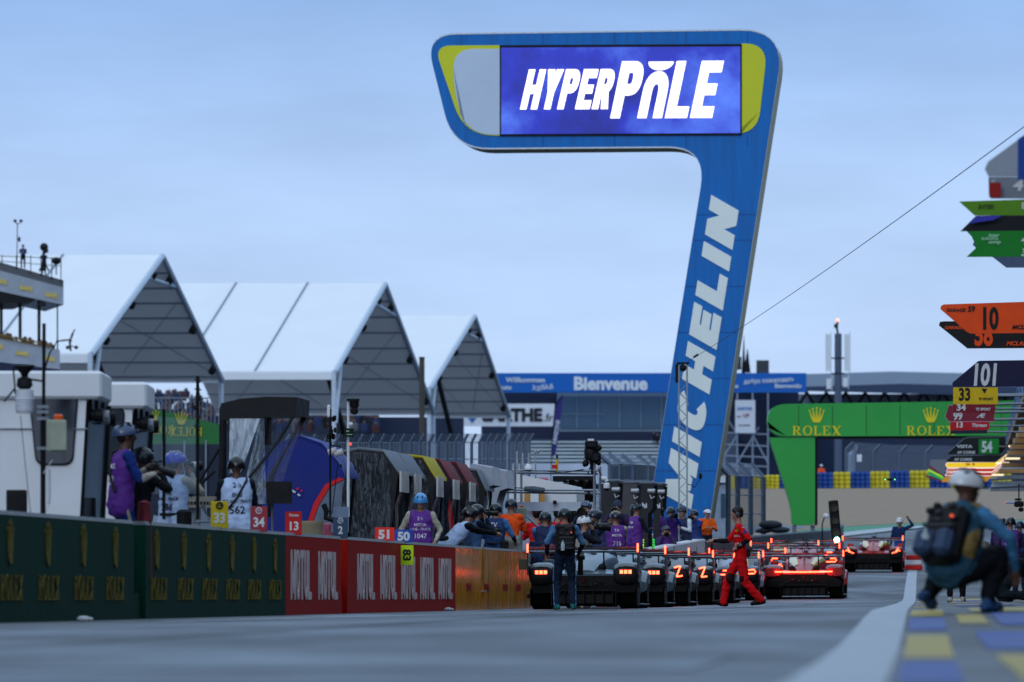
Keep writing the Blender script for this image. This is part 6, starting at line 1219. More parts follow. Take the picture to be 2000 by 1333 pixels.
o = thing('television_camera', 'large black television camera with rain cover on top of the scaffold', 'camera', P(1158, 915, D)); S = F / D
def cq(px, py, dy=0): return Vector(((px - 1158) / S, dy, (915 - py) / S))
CB = mat('matt_black', (14, 15, 18)); mb = MB(); mb.rbox(cq(1155, 868), (.26, .4, .2), .05); mb.rbox(cq(1166, 875), (.2, .3, .12), .04); b = mb.build('camera_body', CB, o); mb = MB(); mb.rbox(cq(1154, 860, -.22), (.13, .02, .05), .01); mb.build('viewfinder_tag', WHITE, b); mb = MB(); mb.lathe([(.09, -.1), (.13, -.05), (.14, .1), (.1, .2)], cq(1154, 890), 10); mb.rbox(cq(1163, 893), (.22, .3, .24), .06); mb.build('rain_cover', mat('cover_black', (16, 18, 22), .6, 0, .3, 8, .5), o, True); mb = MB(); mb.tube([cq(1152, 890), cq(1156, 915), cq(1157, 925)], .03); mb.tube([cq(1156, 900), cq(1164, 925)], .012); mb.tube([cq(1158, 900), cq(1148, 926)], .012); mb.build('tripod_head', DARK, o)
for x, y in ((1144, 905), (1168, 902)): mb = MB(); mb.rbox(cq(x, y), (.13, .2, .16), .05, 0, Matrix.Rotation(.5 if x < 1155 else -.4, 3, 'Y')); mb.build('sand_bag', CB, o)
o = thing('dome_camera', 'white dome security camera on a bracket right of the scaffold', 'camera', P(1185, 945, 176)); S = F / 176; mb = MB(); mb.tube([(-12 / S, 0, 10 / S), (-2 / S, 0, 10 / S), (0, 0, 4 / S)], .04); mb.lathe([(3 / S, 2 / S), (6 / S, 0), (6.5 / S, -7 / S), (6 / S, -9 / S)], (0, 0, 0), 14); mb.build('housing', WHITE, o, True); mb = MB(); mb.ball((0, 0, -9 / S), 5.6 / S, 0, 8); mb.build('smoked_dome', mat('dark_glass', (10, 12, 16), .06), o, True)
o = thing('junction_box', 'grey green junction box with an orange beacon on the scaffold upright', 'box', P(1018, 1022, D - .3)); S = F / (D - .3); mb = MB(); mb.rbox((0, 0, 15 / S), (21 / S, .14, 30 / S), .012); mb.build('box_body', mat('box_grey', (150, 158, 140)), o); mb = MB(); mb.lathe([(4 / S, 30 / S), (4 / S, 34 / S), (.001, 35 / S)], (0, 0, 0), 10); mb.build('beacon', mat('beacon_orange', (214, 84, 24)), o); mb = MB(); mb.box((0, -.075, 15 / S), (18 / S, .01, 27 / S)); mb.build('box_door', mat('box_grey', (150, 158, 140)), o)
# white cabin with a sloping roof behind the scaffold
D = 184; o = thing('hospitality_cabin', 'white wedge shaped cabin with sloping roof behind the scaffold', 'cabin', (PX(1060, D), D, G(PX(1060, D), D))); iv = lambda mb, name, m, par=o, sm=False: mb.build(name, m, par, sm, M=Matrix.Translation(-o.location))
def extr(pts, D, dep, mb): 
    q = [P(*p, D) for p in pts]; n = len(q); mb.add(q + [v + Vector((dep * .067, dep, 0)) for v in q], [tuple(range(n - 1, -1, -1)), tuple(range(n, 2 * n))] + [(i, (i + 1) % n, n + (i + 1) % n, n + i) for i in range(n)]); return mb
iv(extr([(994, 962), (1000, 930), (1010, 926), (1120, 949), (1126, 960), (1126, 985), (994, 985)], D, 3, MB()), 'roof_wedge', WHITE); iv(extr([(996, 985), (1046, 985), (1046, 1100), (996, 1100)], D + .2, 2.5, MB()), 'side_wall', mat('cabin_pale2', (150, 158, 176), .5)); mb = MB(); pbox(mb, 1024, 1064, 958, 983, D - .3, .2); iv(mb, 'wood_panel', mat('wood_tan', (176, 132, 66), .5)); mb = MB(); pbox(mb, 1036, 1052, 958, 983, D - .36, .1); iv(mb, 'column', WHITE); mb = MB(); pbox(mb, 1060, 1125, 965, 990, D + .8, .2); iv(mb, 'opening', DARK)
mb = MB(); pbox(mb, 1080, 1160, 930, 940, 190, 1.5); iv(mb, 'flat_roof', DARK)
o = thing('wet_awning', 'dark awning of wet plastic catching warm reflections behind the scaffold', 'awning', P(1130, 985, 189)); sheet3([(1100, 938), (1164, 938), (1164, 985), (1100, 985)], 'awning_sheet', mat('wet_black', (24, 22, 22), .12, 0, .3, 5, .6), o, 189, .1, 12)
# dark timing stands right of the scaffold
for k, (px0, px1, y0, y1, D, lab, c) in enumerate(((1172, 1208, 940, 1060, 200, 'dark timing stand partly hidden behind the scaffold', (34, 36, 42)), (1206, 1245, 943, 1050, 207, 'broad grey timing stand behind the beanie wearing photographer', (70, 68, 70)), (1244, 1277, 944, 1060, 215, 'slim black timing stand with a white word on its flank', (30, 32, 36)), (1276, 1296, 946, 1060, 221, 'black timing stand with a silver camera head, next to the blue tower', (26, 28, 32)))):
    o = thing('timing_stand', lab, 'timing stand', (PX(px1, D), D, G(PX(px1, D), D)), RZ, 'dark timing stands beyond the scaffold'); z = P(0, y0, D).z - o.location.z; w = PX(px1, D) - PX(px0, D); zb = P(0, 990 if k == 1 else 1000, D).z - o.location.z
    [MB().poly([(-w, 0), (-w, z * .92), (-w + .1, z), (0, z * .985), (-.03, zb + .1), (-.1, zb), (-w * .35, zb - .05), (-w * .35, 0)], y, y + .06).build('side_panel', mat('stand_%d' % c[0], c, .5, 0, .1), o) for y in (0, 2.0)]
    mb = MB(); mb.rbox((-w / 2, 1.03, z + .01), (w, 2.1, .07), .02); mb.build('roof', mat('stand_roof', (96, 104, 116), .5), o); mb = MB(); mb.box((-w + .03, 1.03, z * .5), (.05, 2, z * .95)); mb.build('back_panel', DARK, o)
    mb = MB(); mb.lathe([(.04, -.1), (.06, -.09), (.06, .08), (.04, .1)], (-.06, -.04, z * .93), 10, 0, 'x'); mb.tube([(-.1, 0, z * .9), (-.06, -.04, z * .86), (.02, -.04, z * .88)], .02); mb.build('trackside_camera', mat('lens_silver', (150, 152, 158), .3, .5), o)
    if k >= 2: mb = MB(); typed('hi', .13, .05, 0, 'CENTER', mb, -w * .55, zb + .1, M=Matrix.Translation((0, -.01, 0))); mb.build('lettering', PW, o)
# green timing lamps and dark boxes on the white wall
for px, lab, c in ((1255, 'yellow-green stacked lamp strip on the white wall', (.5, .9, .05)), (1276, 'bright green stacked lamp strip on the white wall, right of the yellow-green one', (.05, .8, .12))):
    D = onW(px, .12); o = thing('lamp_strip', lab, 'lamp strip', P(px, 1072, D)); S = F / D; mb = MB(); mb.rbox((0, 0, 9.5 / S), (6 / S, .05, 20 / S), .006); b = mb.build('strip_body', DARK, o)
    for k in range(4): mb = MB(); mb.box((0.5 / S, -.03, (2 + 5 * k) / S), (4.6 / S, .012, 3.6 / S)); mb.build('lamp', glow('strip_%d' % int(c[0] * 100), c, .55), b)
    mb = MB(); mb.tube([(0, 0, -.9), (0, 0, .02)], .025); mb.build('post', DARK, o)
o = thing('monitor', 'small dark monitor leaning on the white wall left of the lamp strips', 'monitor', P(1233, 1068, onW(1233, .15))); mb = MB(); mb.rbox((0, 0, .05), (.13, .06, .14), .01); mb.build('screen_box', DARK, o); mb = MB(); mb.box((0, -.032, .05), (.11, .006, .11)); mb.build('screen_face', mat('dark_glass', (10, 12, 16)), o)
o = thing('green_case', 'low bright green case lying behind the nearest cars', 'case', P(1216, 1076, onW(1216, .2))); mb = MB(); mb.rbox((0, 0, .04), (.22, .15, .08), .015); mb.build('case_body', mat('case_green', (20, 140, 50), .5), o); mb = MB(); mb.tube([(-.04, -.05, .08), (-.04, -.05, .1), (.04, -.05, .1), (.04, -.05, .08)], .007); mb.build('handle', DARK, o)
for px0, px1, y0, y1, D, rgb, lab, col in ((1191, 1212, 1043, 1061, 181, (26, 76, 176), 'blue square board with a white quartered ring emblem', (206, 212, 222)), (1174, 1190, 1048, 1068, 180, (186, 24, 34), 'red square board with a white quartered ring emblem, held lower', (206, 212, 222))):
    a, b = P(px0, y1, D), P(px1, y0, D); o = thing('number_board', lab, 'board', ((a.x + b.x) / 2, D, a.z), 0, 'pit number boards on the wall'); w = b.x - a.x; h = b.z - a.z; mb = MB(); mb.rbox((0, 0, h / 2), (w, .015, h), .004); mb.build('plate', mat('board_%d_%d_%d' % rgb, rgb, .5), o); mb = MB(); mb.tube([(.3 * w * math.cos(t), -.012, h / 2 + .3 * w * math.sin(t)) for t in [2 * math.pi * k / 18 for k in range(19)]], .011)
    for s in (0, 180):
        for q in arc(0, h / 2, .24 * w, .24 * w, s, s + 90, .23 * w, 5): t = MB(); t.poly(q, -.014, -.006); mb.add(t.v, t.f)
    mb.build('emblem', mat('ink_206_212_222', col), o); mb = MB(); mb.tube([(0, .02, -.6), (0, .02, h * .6)], .012); mb.build('handle', DARK, o)

def FX(D): return max(.0625 * D + 1.0, XL(D) + 4.3)      # front of the garage building on the right
# ---------------------------------------------------------------- garage boards sticking out on the right
def gboard(label, pts, D, rgb, texts=(), rim=None, arm=True, lit=0, th=.05):
    q = [P(x, y, D) for x, y in pts]; c = q[0]; o = thing('garage_board', label, 'board', c, 0, 'garage number boards'); mb = MB(); mb.poly([(v.x - c.x, v.z - c.z) for v in q], 0, th)
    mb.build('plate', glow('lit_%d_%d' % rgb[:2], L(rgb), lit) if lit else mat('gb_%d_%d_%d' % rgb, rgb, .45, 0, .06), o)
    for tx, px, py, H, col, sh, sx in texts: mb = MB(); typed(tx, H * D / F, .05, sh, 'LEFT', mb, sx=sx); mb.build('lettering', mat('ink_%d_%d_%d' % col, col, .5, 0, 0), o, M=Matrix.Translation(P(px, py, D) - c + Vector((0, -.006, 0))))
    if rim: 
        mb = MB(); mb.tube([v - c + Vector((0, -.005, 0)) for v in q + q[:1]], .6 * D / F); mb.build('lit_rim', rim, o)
    xr = max(p[0] for p in pts); ym = sum(p[1] for p in pts) / len(pts)
    if th > .02 and 'edge' not in label: mb = MB(); e = P(xr - 12, ym, D + th + .03); mb.tube([e - c, Vector((FX(e.y) + .05, e.y, e.z)) - c], .025); mb.build('support_arm', STEEL, o)
    return o
gboard('blurred grey and blue board at the top right corner', [(1924, 330), (1930, 316), (1990, 272), (2060, 220), (2060, 346), (1932, 346)], 76, (150, 160, 172), [])
gboard('lime edged blue board cut off by the right edge at the top', [(1988, 352), (1988, 272), (2004, 262), (2080, 262), (2080, 352)], 75.6, (20, 66, 150), [], th=.02)
gboard('grey board with a red end and part of a white number', [(1931, 347), (2060, 347), (2060, 388), (1936, 388), (1932, 384)], 85, (120, 128, 140), [('4', 1978, 372, 22, WI, .2, 1.2), ('IT', 1937, 358, 6, WI, 0, 1)]); gboard('dark red end plate below the blurred grey board', [(1932, 357), (1955, 357), (1955, 386), (1936, 386), (1933, 382)], 84.9, (150, 14, 10), [], arm=False, th=.01)
gboard('olive green pointed board, uppermost of the arrow shaped ones', [(1874, 394), (2060, 388), (2060, 421), (1904, 421)], 97, (88, 140, 22), [('INTER', 1910, 408, 8, (50, 80, 20), .2, 1), ('E', 1995, 408, 12, WI, 0, 1)])
gboard('black pointed board with a violet band', [(1876, 452), (1906, 422), (1960, 421), (2060, 419), (2060, 450)], 100, (10, 14, 22), []); gboard('violet band on the black pointed board', [(1893, 437), (1906, 423), (1958, 421), (1940, 430)], 99.9, (56, 56, 170), [], arm=False, th=.01)
gboard('bright green notched board with white marks', [(1886, 449), (2060, 449), (2060, 502), (1888, 502), (1908, 483), (1898, 462)], 108, (8, 128, 36), [('inter', 1930, 463, 7, (150, 210, 170), .3, 1.1), ('EUROPOL', 1916, 469, 5, (150, 210, 170), .3, 1.1), ('comp', 1930, 476, 7, (150, 210, 170), .3, 1.1), ('4', 1994, 476, 16, WI, .2, 1), ('3', 1994, 500, 14, WI, .2, 1)])
gboard('grey blue board showing below the bright green one', [(1904, 470), (1900, 478), (1912, 490), (1940, 503), (1966, 523), (2060, 523), (2060, 470)], 114, (76, 92, 122), [])
OR = (244, 78, 14); gboard('orange board with black number 10', [(1837, 604), (1838, 598), (1843, 595), (2060, 588), (2060, 650), (1896, 652), (1888, 648)], 128, OR, [('GARAGE', 1848, 609, 6.5, (60, 40, 34), .15, 1.05), ('59', 1890, 609, 11, BKI, .1, .9), ('10', 1914, 642, 42, (22, 20, 22), 0, .62), ('MCLAREN', 1976, 643, 8, BKI, .3, 1.1)])
gboard('black board with orange number 58, half behind the orange board', [(1834, 636), (1836, 629), (1843, 628), (2060, 626), (2060, 680), (1890, 681)], 134, (18, 18, 20), [('GARAGE', 1845, 643, 6, OR, .15, 1.05), ('58', 1903, 674, 42, OR, 0, .62), ('MCLAREN', 1965, 675, 8, OR, .3, 1.1)])
gboard('navy board with white number 101', [(1861, 756), (1860, 748), (1910, 706), (1914, 705), (2060, 703), (2060, 755)], 160, (22, 24, 62), [('101', 1896, 752, 42, WI, .12, .62)])
gboard('yellow board with black number 33', [(1862, 757), (1949, 757), (1949, 790), (1862, 790)], 210, (214, 178, 16), [('33', 1872, 782, 24, BKI, 0, .72), ('TF SPORT', 1911, 782, 5, BKI, 0, .95), ('▼', 1917, 768, 8, BKI, 0, 1)], arm=False)
gboard('maroon board with number 34, under the yellow one', [(1861, 790), (1944, 790), (1943, 807), (1861, 807)], 214, (122, 20, 38), [('34', 1868, 802, 12, WI, 0, 1.1), ('TF SPORT', 1906, 802, 5, WI, 0, .95)], arm=False)
gboard('pink edged maroon board with number 99', [(1846, 814), (1853, 792), (1942, 795), (1942, 824), (1853, 824)], 220, (128, 36, 56), [('99', 1862, 820, 15, WI, 0, .85), ('Æ', 1908, 816, 8, WI, .3, 1.4)], rim=mat('pink_rim', (190, 150, 166), .5), arm=False)
gboard('red board with number 13 and white script', [(1856, 824), (1932, 824), (1932, 840), (1856, 841)], 226, (186, 18, 34), [('13', 1866, 835, 11, WI, 0, 1.0), ('Thirteen', 1897, 834, 6.5, WI, .3, .95)], arm=False)
gboard('narrow dark board lowest in the small stack', [(1856, 841), (1928, 840), (1928, 847), (1857, 848)], 232, (30, 34, 52), [], arm=False)
o = thing('board_rails', 'pale rails carrying the small stack of boards', 'rails', P(1985, 800, 218)); mb = MB()
for y in (772, 790, 806, 820): mb.tube([P(1930, y, 226) - o.location, Vector((FX(226) + .05, 226, P(0, y - 3, 226).z)) - o.location], .035)
mb.build('rail', STEEL, o)
gboard('black slanted board with number 54 on a green square', [(1850, 889), (1852, 884), (1883, 857), (1890, 855), (1985, 852), (1982, 858), (1953, 889)], 330, (20, 24, 28), [('VISTA', 1869, 875, 5.5, WI, 0, 1.5), ('AF CORSE', 1870, 886, 4.6, WI, 0, 1.2)], rim=mat('rim_grey', (110, 118, 128), .4), arm=False)
t = gboard('green square with white number 54 on the black slanted board', [(1912, 858), (1951, 857), (1951, 887), (1912, 887)], 329.6, (14, 132, 44), [('54', 1917, 883, 21, WI, 0, .72)], arm=False)
gboard('second black slanted board, just below number 54', [(1848, 903), (1850, 898), (1858, 891), (1956, 889), (1978, 872), (1974, 880), (1945, 903)], 334, (22, 26, 30), [('AF CORSE', 1864, 900, 4.8, WI, 0, 1.15)], rim=mat('rim_grey', (110, 118, 128)), arm=False)
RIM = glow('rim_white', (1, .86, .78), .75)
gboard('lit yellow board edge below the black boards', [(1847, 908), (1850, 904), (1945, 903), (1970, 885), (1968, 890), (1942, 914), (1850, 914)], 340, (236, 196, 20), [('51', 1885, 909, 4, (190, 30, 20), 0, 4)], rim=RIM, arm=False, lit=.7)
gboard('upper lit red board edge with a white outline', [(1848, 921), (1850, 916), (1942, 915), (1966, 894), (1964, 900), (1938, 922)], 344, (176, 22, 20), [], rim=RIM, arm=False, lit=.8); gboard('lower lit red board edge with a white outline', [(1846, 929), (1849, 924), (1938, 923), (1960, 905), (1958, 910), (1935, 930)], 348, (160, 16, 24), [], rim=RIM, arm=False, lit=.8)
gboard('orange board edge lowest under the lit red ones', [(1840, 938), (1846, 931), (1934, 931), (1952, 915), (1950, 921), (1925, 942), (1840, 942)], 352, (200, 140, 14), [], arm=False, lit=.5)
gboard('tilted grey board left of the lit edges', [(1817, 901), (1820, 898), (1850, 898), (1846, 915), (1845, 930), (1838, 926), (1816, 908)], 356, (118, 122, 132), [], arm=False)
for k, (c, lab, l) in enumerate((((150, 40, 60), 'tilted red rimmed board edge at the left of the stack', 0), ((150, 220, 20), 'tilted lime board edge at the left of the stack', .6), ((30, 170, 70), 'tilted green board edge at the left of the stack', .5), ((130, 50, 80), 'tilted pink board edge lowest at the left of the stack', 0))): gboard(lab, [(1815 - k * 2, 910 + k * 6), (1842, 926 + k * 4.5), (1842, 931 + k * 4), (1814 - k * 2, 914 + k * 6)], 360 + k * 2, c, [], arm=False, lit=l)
# pit building seen from below at the right edge
o = thing('pit_building', 'underside of the pit building balcony with warm lit slats at the right edge', 'building', P(1990, 900, 330)); iv = lambda mb, name, m, par=o, sm=False: mb.build(name, m, par, sm, M=Matrix.Translation(-o.location))
SL = mat('soffit_warm', (170, 130, 84), .5, 0, .2, 1)  # warm lamplight on the slats is put into their base colour
for k in range(11):
    D = 250 + k * 13; t = k / 10; x0 = 1992 - t * 58; y = 838 + t * 118
    mb = MB(); a, b = P(x0, y, D), P(2090, y - 5, D); mb.box(((a.x + b.x) / 2, D, a.z), (b.x - a.x, 1.2, .16)); iv(mb, 'soffit_slat', SL if k < 8 else STEEL)
mb = MB(); p, q = P(1996, 735, 250), P(1968, 846, 330); r = P(1966, 858, 330); s2 = P(1999, 760, 250)
for k in range(9): a = p.lerp(q, k / 8); b = s2.lerp(r, k / 8) + Vector((0, 0, -.2)); mb.tube([a, b], .05)
mb.tube([p, q], .06); mb.tube([s2, r], .06); mb.tube([p.lerp(s2, .5), q.lerp(r, .5)], .04); iv(mb, 'balcony_rail', mat('rail_blue', (110, 140, 180), .4, .3))
mb = MB(); mb.add([s2, r, r + Vector((4, 0, -.3)), s2 + Vector((4, 0, -.3)), s2 + Vector((0, 0, -.3)), r + Vector((0, 0, -.3)), r + Vector((4, 0, -.6)), s2 + Vector((4, 0, -.6))], [(0, 1, 2, 3), (7, 6, 5, 4), (0, 4, 5, 1), (1, 5, 6, 2), (2, 6, 7, 3), (3, 7, 4, 0)]); iv(mb, 'balcony_slab', mat('slab_tan', (150, 120, 84), .6, 0, .15, .5))
for x, y, D in ((1985, 872, 290), (1958, 905, 330), (1978, 896, 312), (1948, 928, 352)):
    mb = MB(); c = P(x, y, D); mb.box(c, (.5, .4, .06)); iv(mb, 'soffit_lamp', glow('soffit_lamp', (1, .78, .5), 1.1))
mb = MB()
for y in (916, 934, 950): mb.tube([P(1935, y + 2, 368), P(2060, y - 4, 368)], .07); 
iv(mb, 'service_pipe', STEEL)
o = thing('hanging_camera', 'small black camera rig with a pale arm hanging at the right edge', 'camera', P(1990, 985, 200)); S = F / 200; mb = MB(); mb.tube([(0, 0, 40 / S), (0, 0, 0)], .015); mb.rbox((0, 0, 0), (.22, .25, .14), .03); mb.rbox((.05, 0, -.13), (.12, .15, .1), .03); mb.rbox((-.02, 0, .11), (.16, .1, .05), .015); mb.build('camera_head', DARK, o); mb = MB(); mb.tube([(-26 / S, 0, 3 / S), (10 / S, 0, 2 / S)], .025); mb.build('arm', mat('arm_pale', (150, 170, 210), .4, .2), o); mb = MB(); mb.ball((-27 / S, -.01, 3 / S), .018, 0, 6); mb.build('arm_lamp', glow('tag_red', (1, .12, .05), .8), o)

# the garages along the right and the main stand along the left, both out of view, added to shade the lane; the boards hang from the garage front
o = thing('garage_row', 'long garage building along the right side of the pit lane', 'building', (FX(30), 30, 0)); iv = lambda mb, name, m, par=o, sm=False: mb.build(name, m, par, sm, M=Matrix.Translation(-o.location)); Dl = list(range(-60, 400, 20))
mb = MB(); mb.loft([[Vector((FX(D) + a, D, z)) for a, z in ((0, -.2), (0, 9.5), (14, 10), (14, -.2))] for D in Dl]); iv(mb, 'garage_front', mat('garage_grey', (84, 88, 96), .6, 0, .15, .3))
for D in range(-52, 330, 13): mb = MB(); mb.loft([[Vector((FX(E) + a, E, z + ZC(E))) for a, z in ((-.04, .02), (-.04, 3.2), (.1, 3.2), (.1, .02))] for E in (D, D + 9)]); iv(mb, 'garage_door', mat('garage_door', (24, 26, 32), .5))
mb = MB(); mb.loft([[Vector((FX(D) + a, D, z)) for a, z in ((-.45, 6.9), (-.45, 7.2), (.2, 7.2), (.2, 6.9))] for D in Dl[:-8]]); iv(mb, 'balcony_edge', mat('balcony_pale', (150, 154, 160), .5))
o = thing('main_stand', 'unseen tall main grandstand along the left side of the start straight', 'grandstand', (-44, 60, 0), RZ); mb = MB(); mb.poly([(0, 0), (0, 5), (-16, 14), (-16, 22), (-18, 22), (-18, 0)], -120, 120); mb.build('seat_tier', mat('stand_dark', (44, 54, 76)), o); mb = MB(); mb.poly([(-18, 22), (4, 23.5), (4, 24), (-18, 22.8)], -120, 120); mb.build('stand_roof', mat('stand_roof_dark', (60, 66, 76), .6), o)

for pts, D, lab in (([(296, 1034), (300, 1006), (368, 1030)], 106, 'silver slanted panel edge leaning left of the person numbered 586'), ([(388, 1034), (392, 992), (432, 1036)], 109, 'silver slanted panel leaning below the grey work desk')):
    c = P(*pts[0], D); o = thing('slanted_panel', lab, 'panel', (c.x, D, ZP), 0); q = [P(*p, D) for p in pts]; mb = MB(); mb.poly([(v.x - c.x, v.z - ZP) for v in q], 0, .03); mb.build('sheet', mat('sheet_silver', (150, 162, 180), .35, .3), o); mb = MB(); mb.tube([Vector((q[1].x - c.x + .05, .04, 0)), Vector((q[1].x - c.x, .04, q[1].z - ZP))], .015); mb.build('prop', DARK, o)
D = onW(872, -1.3); o = thing('hung_flag', 'red and yellow cloth hanging inside the tents behind the purple vest 1047', 'flag', at(872, D)); mb = MB(); mb.loft([[P(x0 + dx, y, D) - o.location for dx in (0, w * .5, w)] for x0, y, w in ((858, 940, 6), (864, 965, 12), (872, 1000, 12), (880, 1040, 8))], 0, False, False); mb.loft([[P(x0 + dx, y, D - .02) - o.location for dx in (0, w)] for x0, y, w in ((858, 942, 4), (862, 960, 5), (866, 975, 3))], 1, False, False); mb.build('flag_cloth', [RC, YC], o); mb = MB(); mb.tube([P(858, 938, D) - o.location, P(858, 1060, D) - o.location], .012); mb.build('flag_pole', DARK, o)
# ---------------------------------------------------------------- cars
def put(w, D): x = XW(D) + w; return (x, D, G(x, D))
def place_car(label, w, D, **kw):
    o = car(label, put(w, D), RZ, **kw); x = XW(D) + w; s = (G(x, D + 4) - G(x, D)) / 4; r = (G(x + .8, D + 1) - G(x - .8, D + 1)) / 1.6; o.rotation_euler = (math.atan(s), -math.atan(r), RZ); return o
place_car('nearest silver grey race car with square red tail lights, at the yellow wall', PX(1140, 151) - XW(151), 151, paint=(78, 98, 114), fender=(54, 74, 84), accent=(16, 62, 58), light='squares', fin=False, plate=(26, 30, 34))
place_car('second silver grey race car with square tail lights, tucked behind the nearest one', 1.72, 160.5, paint=(78, 98, 114), fender=(44, 62, 70), accent=(16, 62, 58), light='squares', fin=False, plate=(26, 30, 34))
place_car('black and white race car with zigzag tail lights, third in the left queue', 1.72, 170, paint=(20, 22, 28), fender=(18, 19, 23), accent=(120, 124, 130), light='zigzag', plate=(36, 30, 34))
place_car('dark race car with zigzag tail lights, fourth in the left queue', 1.74, 180.5, paint=(26, 26, 34), fender=(22, 18, 22), accent=(150, 30, 40), light='zigzag', plate=(40, 28, 34))
place_car('pale grey race car, fifth in the left queue', 1.75, 191, paint=(62, 72, 92), fender=(26, 28, 36), accent=(34, 60, 130), light='hook', plate=(60, 62, 70))
place_car('white and blue race car behind the walking man in red', 1.8, 204, paint=(130, 140, 156), fender=(96, 106, 126), accent=(30, 52, 120), light='hook', plate=(80, 84, 92), stripe=(30, 52, 120))
place_car('red race car with a yellow stripe and one thin red light bar across its tail', PX(1570, 208) - XW(208), 208, paint=(170, 14, 20), fender=(160, 14, 20), accent=(160, 14, 20), light='bar', plate=(104, 12, 18), stripe=(214, 176, 34), wing_z=1.08, lamp=14)
place_car('dark and white race car ahead of the white and blue one', 1.9, 219, paint=(60, 64, 72), fender=(96, 102, 112), accent=(190, 170, 60), light='hook', plate=(50, 52, 60))
place_car('red and white race car with hooked tail lights, ahead of the light bar car', 2.85, 234, paint=(150, 34, 44), fender=(124, 24, 32), accent=(190, 196, 204), light='hook', plate=(70, 30, 38), wingcol=(60, 24, 30))
place_car('yellow and red race car in the left queue near the far grey wall', 1.9, 246, paint=(190, 160, 60), fender=(160, 40, 40), accent=(170, 24, 28), light='hook', plate=(120, 30, 34))
place_car('white race car at the head of the left queue', 1.9, 262, paint=(196, 200, 206), fender=(180, 186, 196), accent=(120, 30, 40), light='hook', plate=(120, 124, 132))
place_car('farthest red and yellow race car with clawed tail lights', PX(1705, 278) - XW(278), 278, paint=(176, 24, 22), fender=(182, 34, 26), accent=(170, 20, 20), light='claw', plate=(90, 16, 20), stripe=(220, 182, 40), wing_z=1.08, lamp=14)
# ---------------------------------------------------------------- people
def man(label, px, ytop, D, face=0, pose=None, fit=None, H=1.83, group='photographers and crew along the wall', scale=1.0, ground=False, vox=.018, wall=False):
    if wall: D = onW(px, -.45)
    x = PX(px, D); z = G(x, D) if ground else P(px, ytop, D).z - H * scale
    return person(label, (x, D, z), face, pose, fit, group, scale, vox)
def held(root, local, label, yaw=0, pitch=0, **kw):
    M = Matrix.Translation(root.location) @ Matrix.Rotation(root.rotation_euler.z, 4, 'Z'); s = root.scale[0]
    return photo_camera(label, M @ (Vector(local) * s), math.degrees(root.rotation_euler.z) + yaw, pitch, **kw)
PUR = (92, 42, 136); WVT = (172, 192, 226); NV = (22, 30, 48); BEI = (158, 152, 140); INK = (34, 36, 50); PALE = (206, 200, 216)
CAM = dict(L=(-.1, .26, 1.50), R=(.09, .25, 1.49), Lp=(-.6, .1, -1), Rp=(.6, .1, -1))
LOW = dict(L=(-.1, .34, 1.2), R=(.1, .36, 1.2), Lp=(-.7, -.3, -1), Rp=(.7, -.3, -1))
p = man('person in a purple vest and blue racing overalls, standing in the wall gap', 236, 813, 96.4, -72, dict(LOW, lean=4, L=(-.08, .3, 1.28), R=(.12, .33, 1.22)), dict(top=(18, 40, 104), sleeve=(20, 44, 108), fore=BEI, legs=(16, 38, 104), skin=SKIN_D, vest=(PUR, [('TRACK', .055, .34), ('102', .1, .16)], PALE), hat=('bike', (58, 74, 104)), hair=(14, 12, 12), strap=-1, stripe=(150, 142, 110)), H=1.85, scale=1.04)
held(p, (.02, .36, 1.3), 'black camera held at the chest of the person in the wall gap', 0, -20, lens=.2)
p = man('person with a blue and white cycle helmet and pale vest number 586', 338, 873, 104, -38, dict(CAM, lean=3, nod=2), dict(top=(120, 118, 112), sleeve=(150, 146, 134), legs=(142, 138, 126), skin=SKIN, vest=(WVT, [('2·h', .055, .42), ('ENG', .045, .31), ('TLANE - TRACK', .04, .24, .8), ('586', .085, .12)], INK), hat=('bike', (36, 56, 176)), vent=(190, 196, 214), hair=(20, 16, 14), pouch=(1,)), wall=True)
held(p, (0, .27, 1.60), 'silver camera held to the eye by the person numbered 586', 0, 0, lens=.16, lr=.05, col=(170, 172, 178))
p = man('person in a black helmet and pale vest number 562, seen from behind', 462, 882, 108, 6, dict(LOW, lean=2), dict(top=NV, sleeve=(18, 24, 36), legs=(16, 18, 24), skin=SKIN_D, vest=(WVT, [('2·h', .065, .42), ('ENG', .05, .3), ('PITLANE - TRACK', .042, .22, .8), ('562', .1, .08)], INK), hat=('skate', (14, 16, 20)), strap=1), wall=True)
held(p, (0, .4, 1.22), 'camera held in front of the person numbered 562', 0, -10)
p = man('person in a light blue helmet and purple vest number 1047, facing us', 822, 960, 137, 176, dict(LOW, lean=4, nod=9, L=(-.26, .18, .98), R=(.26, .18, .98)), dict(top=NV, sleeve=BEI, fore=BEI, legs=(18, 20, 28), skin=SKIN, vest=(PUR, [('2·h', .055, .38), ('MEDIA', .05, .28), ('LANE - TRACK', .045, .21, .85), ('1047', .08, .08)], PALE), vtside=1, hat=('skate', (66, 140, 200))), H=1.80, wall=True)
p = man('person with a ponytail leaning right over the wall, pale vest ending in 94', 872, 983, 141, -74, dict(lean=48, lean2=40, hip=.95, L=(-.1, .86, 1.16), R=(.1, .86, 1.16), Lp=(-.5, -.2, -1), Rp=(.5, -.2, -1), nod=12), dict(top=(20, 22, 30), sleeve=(16, 18, 26), legs=(16, 18, 24), skin=SKIN, vest=(WVT, [('594', .09, .12)], INK), hat=('skate', (16, 18, 24)), hair=(22, 16, 14), tail=True), H=1.68, wall=True)
held(p, (0, .92, 1.2), 'small phone camera held out by the leaning person', 0, 0, lens=.04, hood=False, lr=.02)
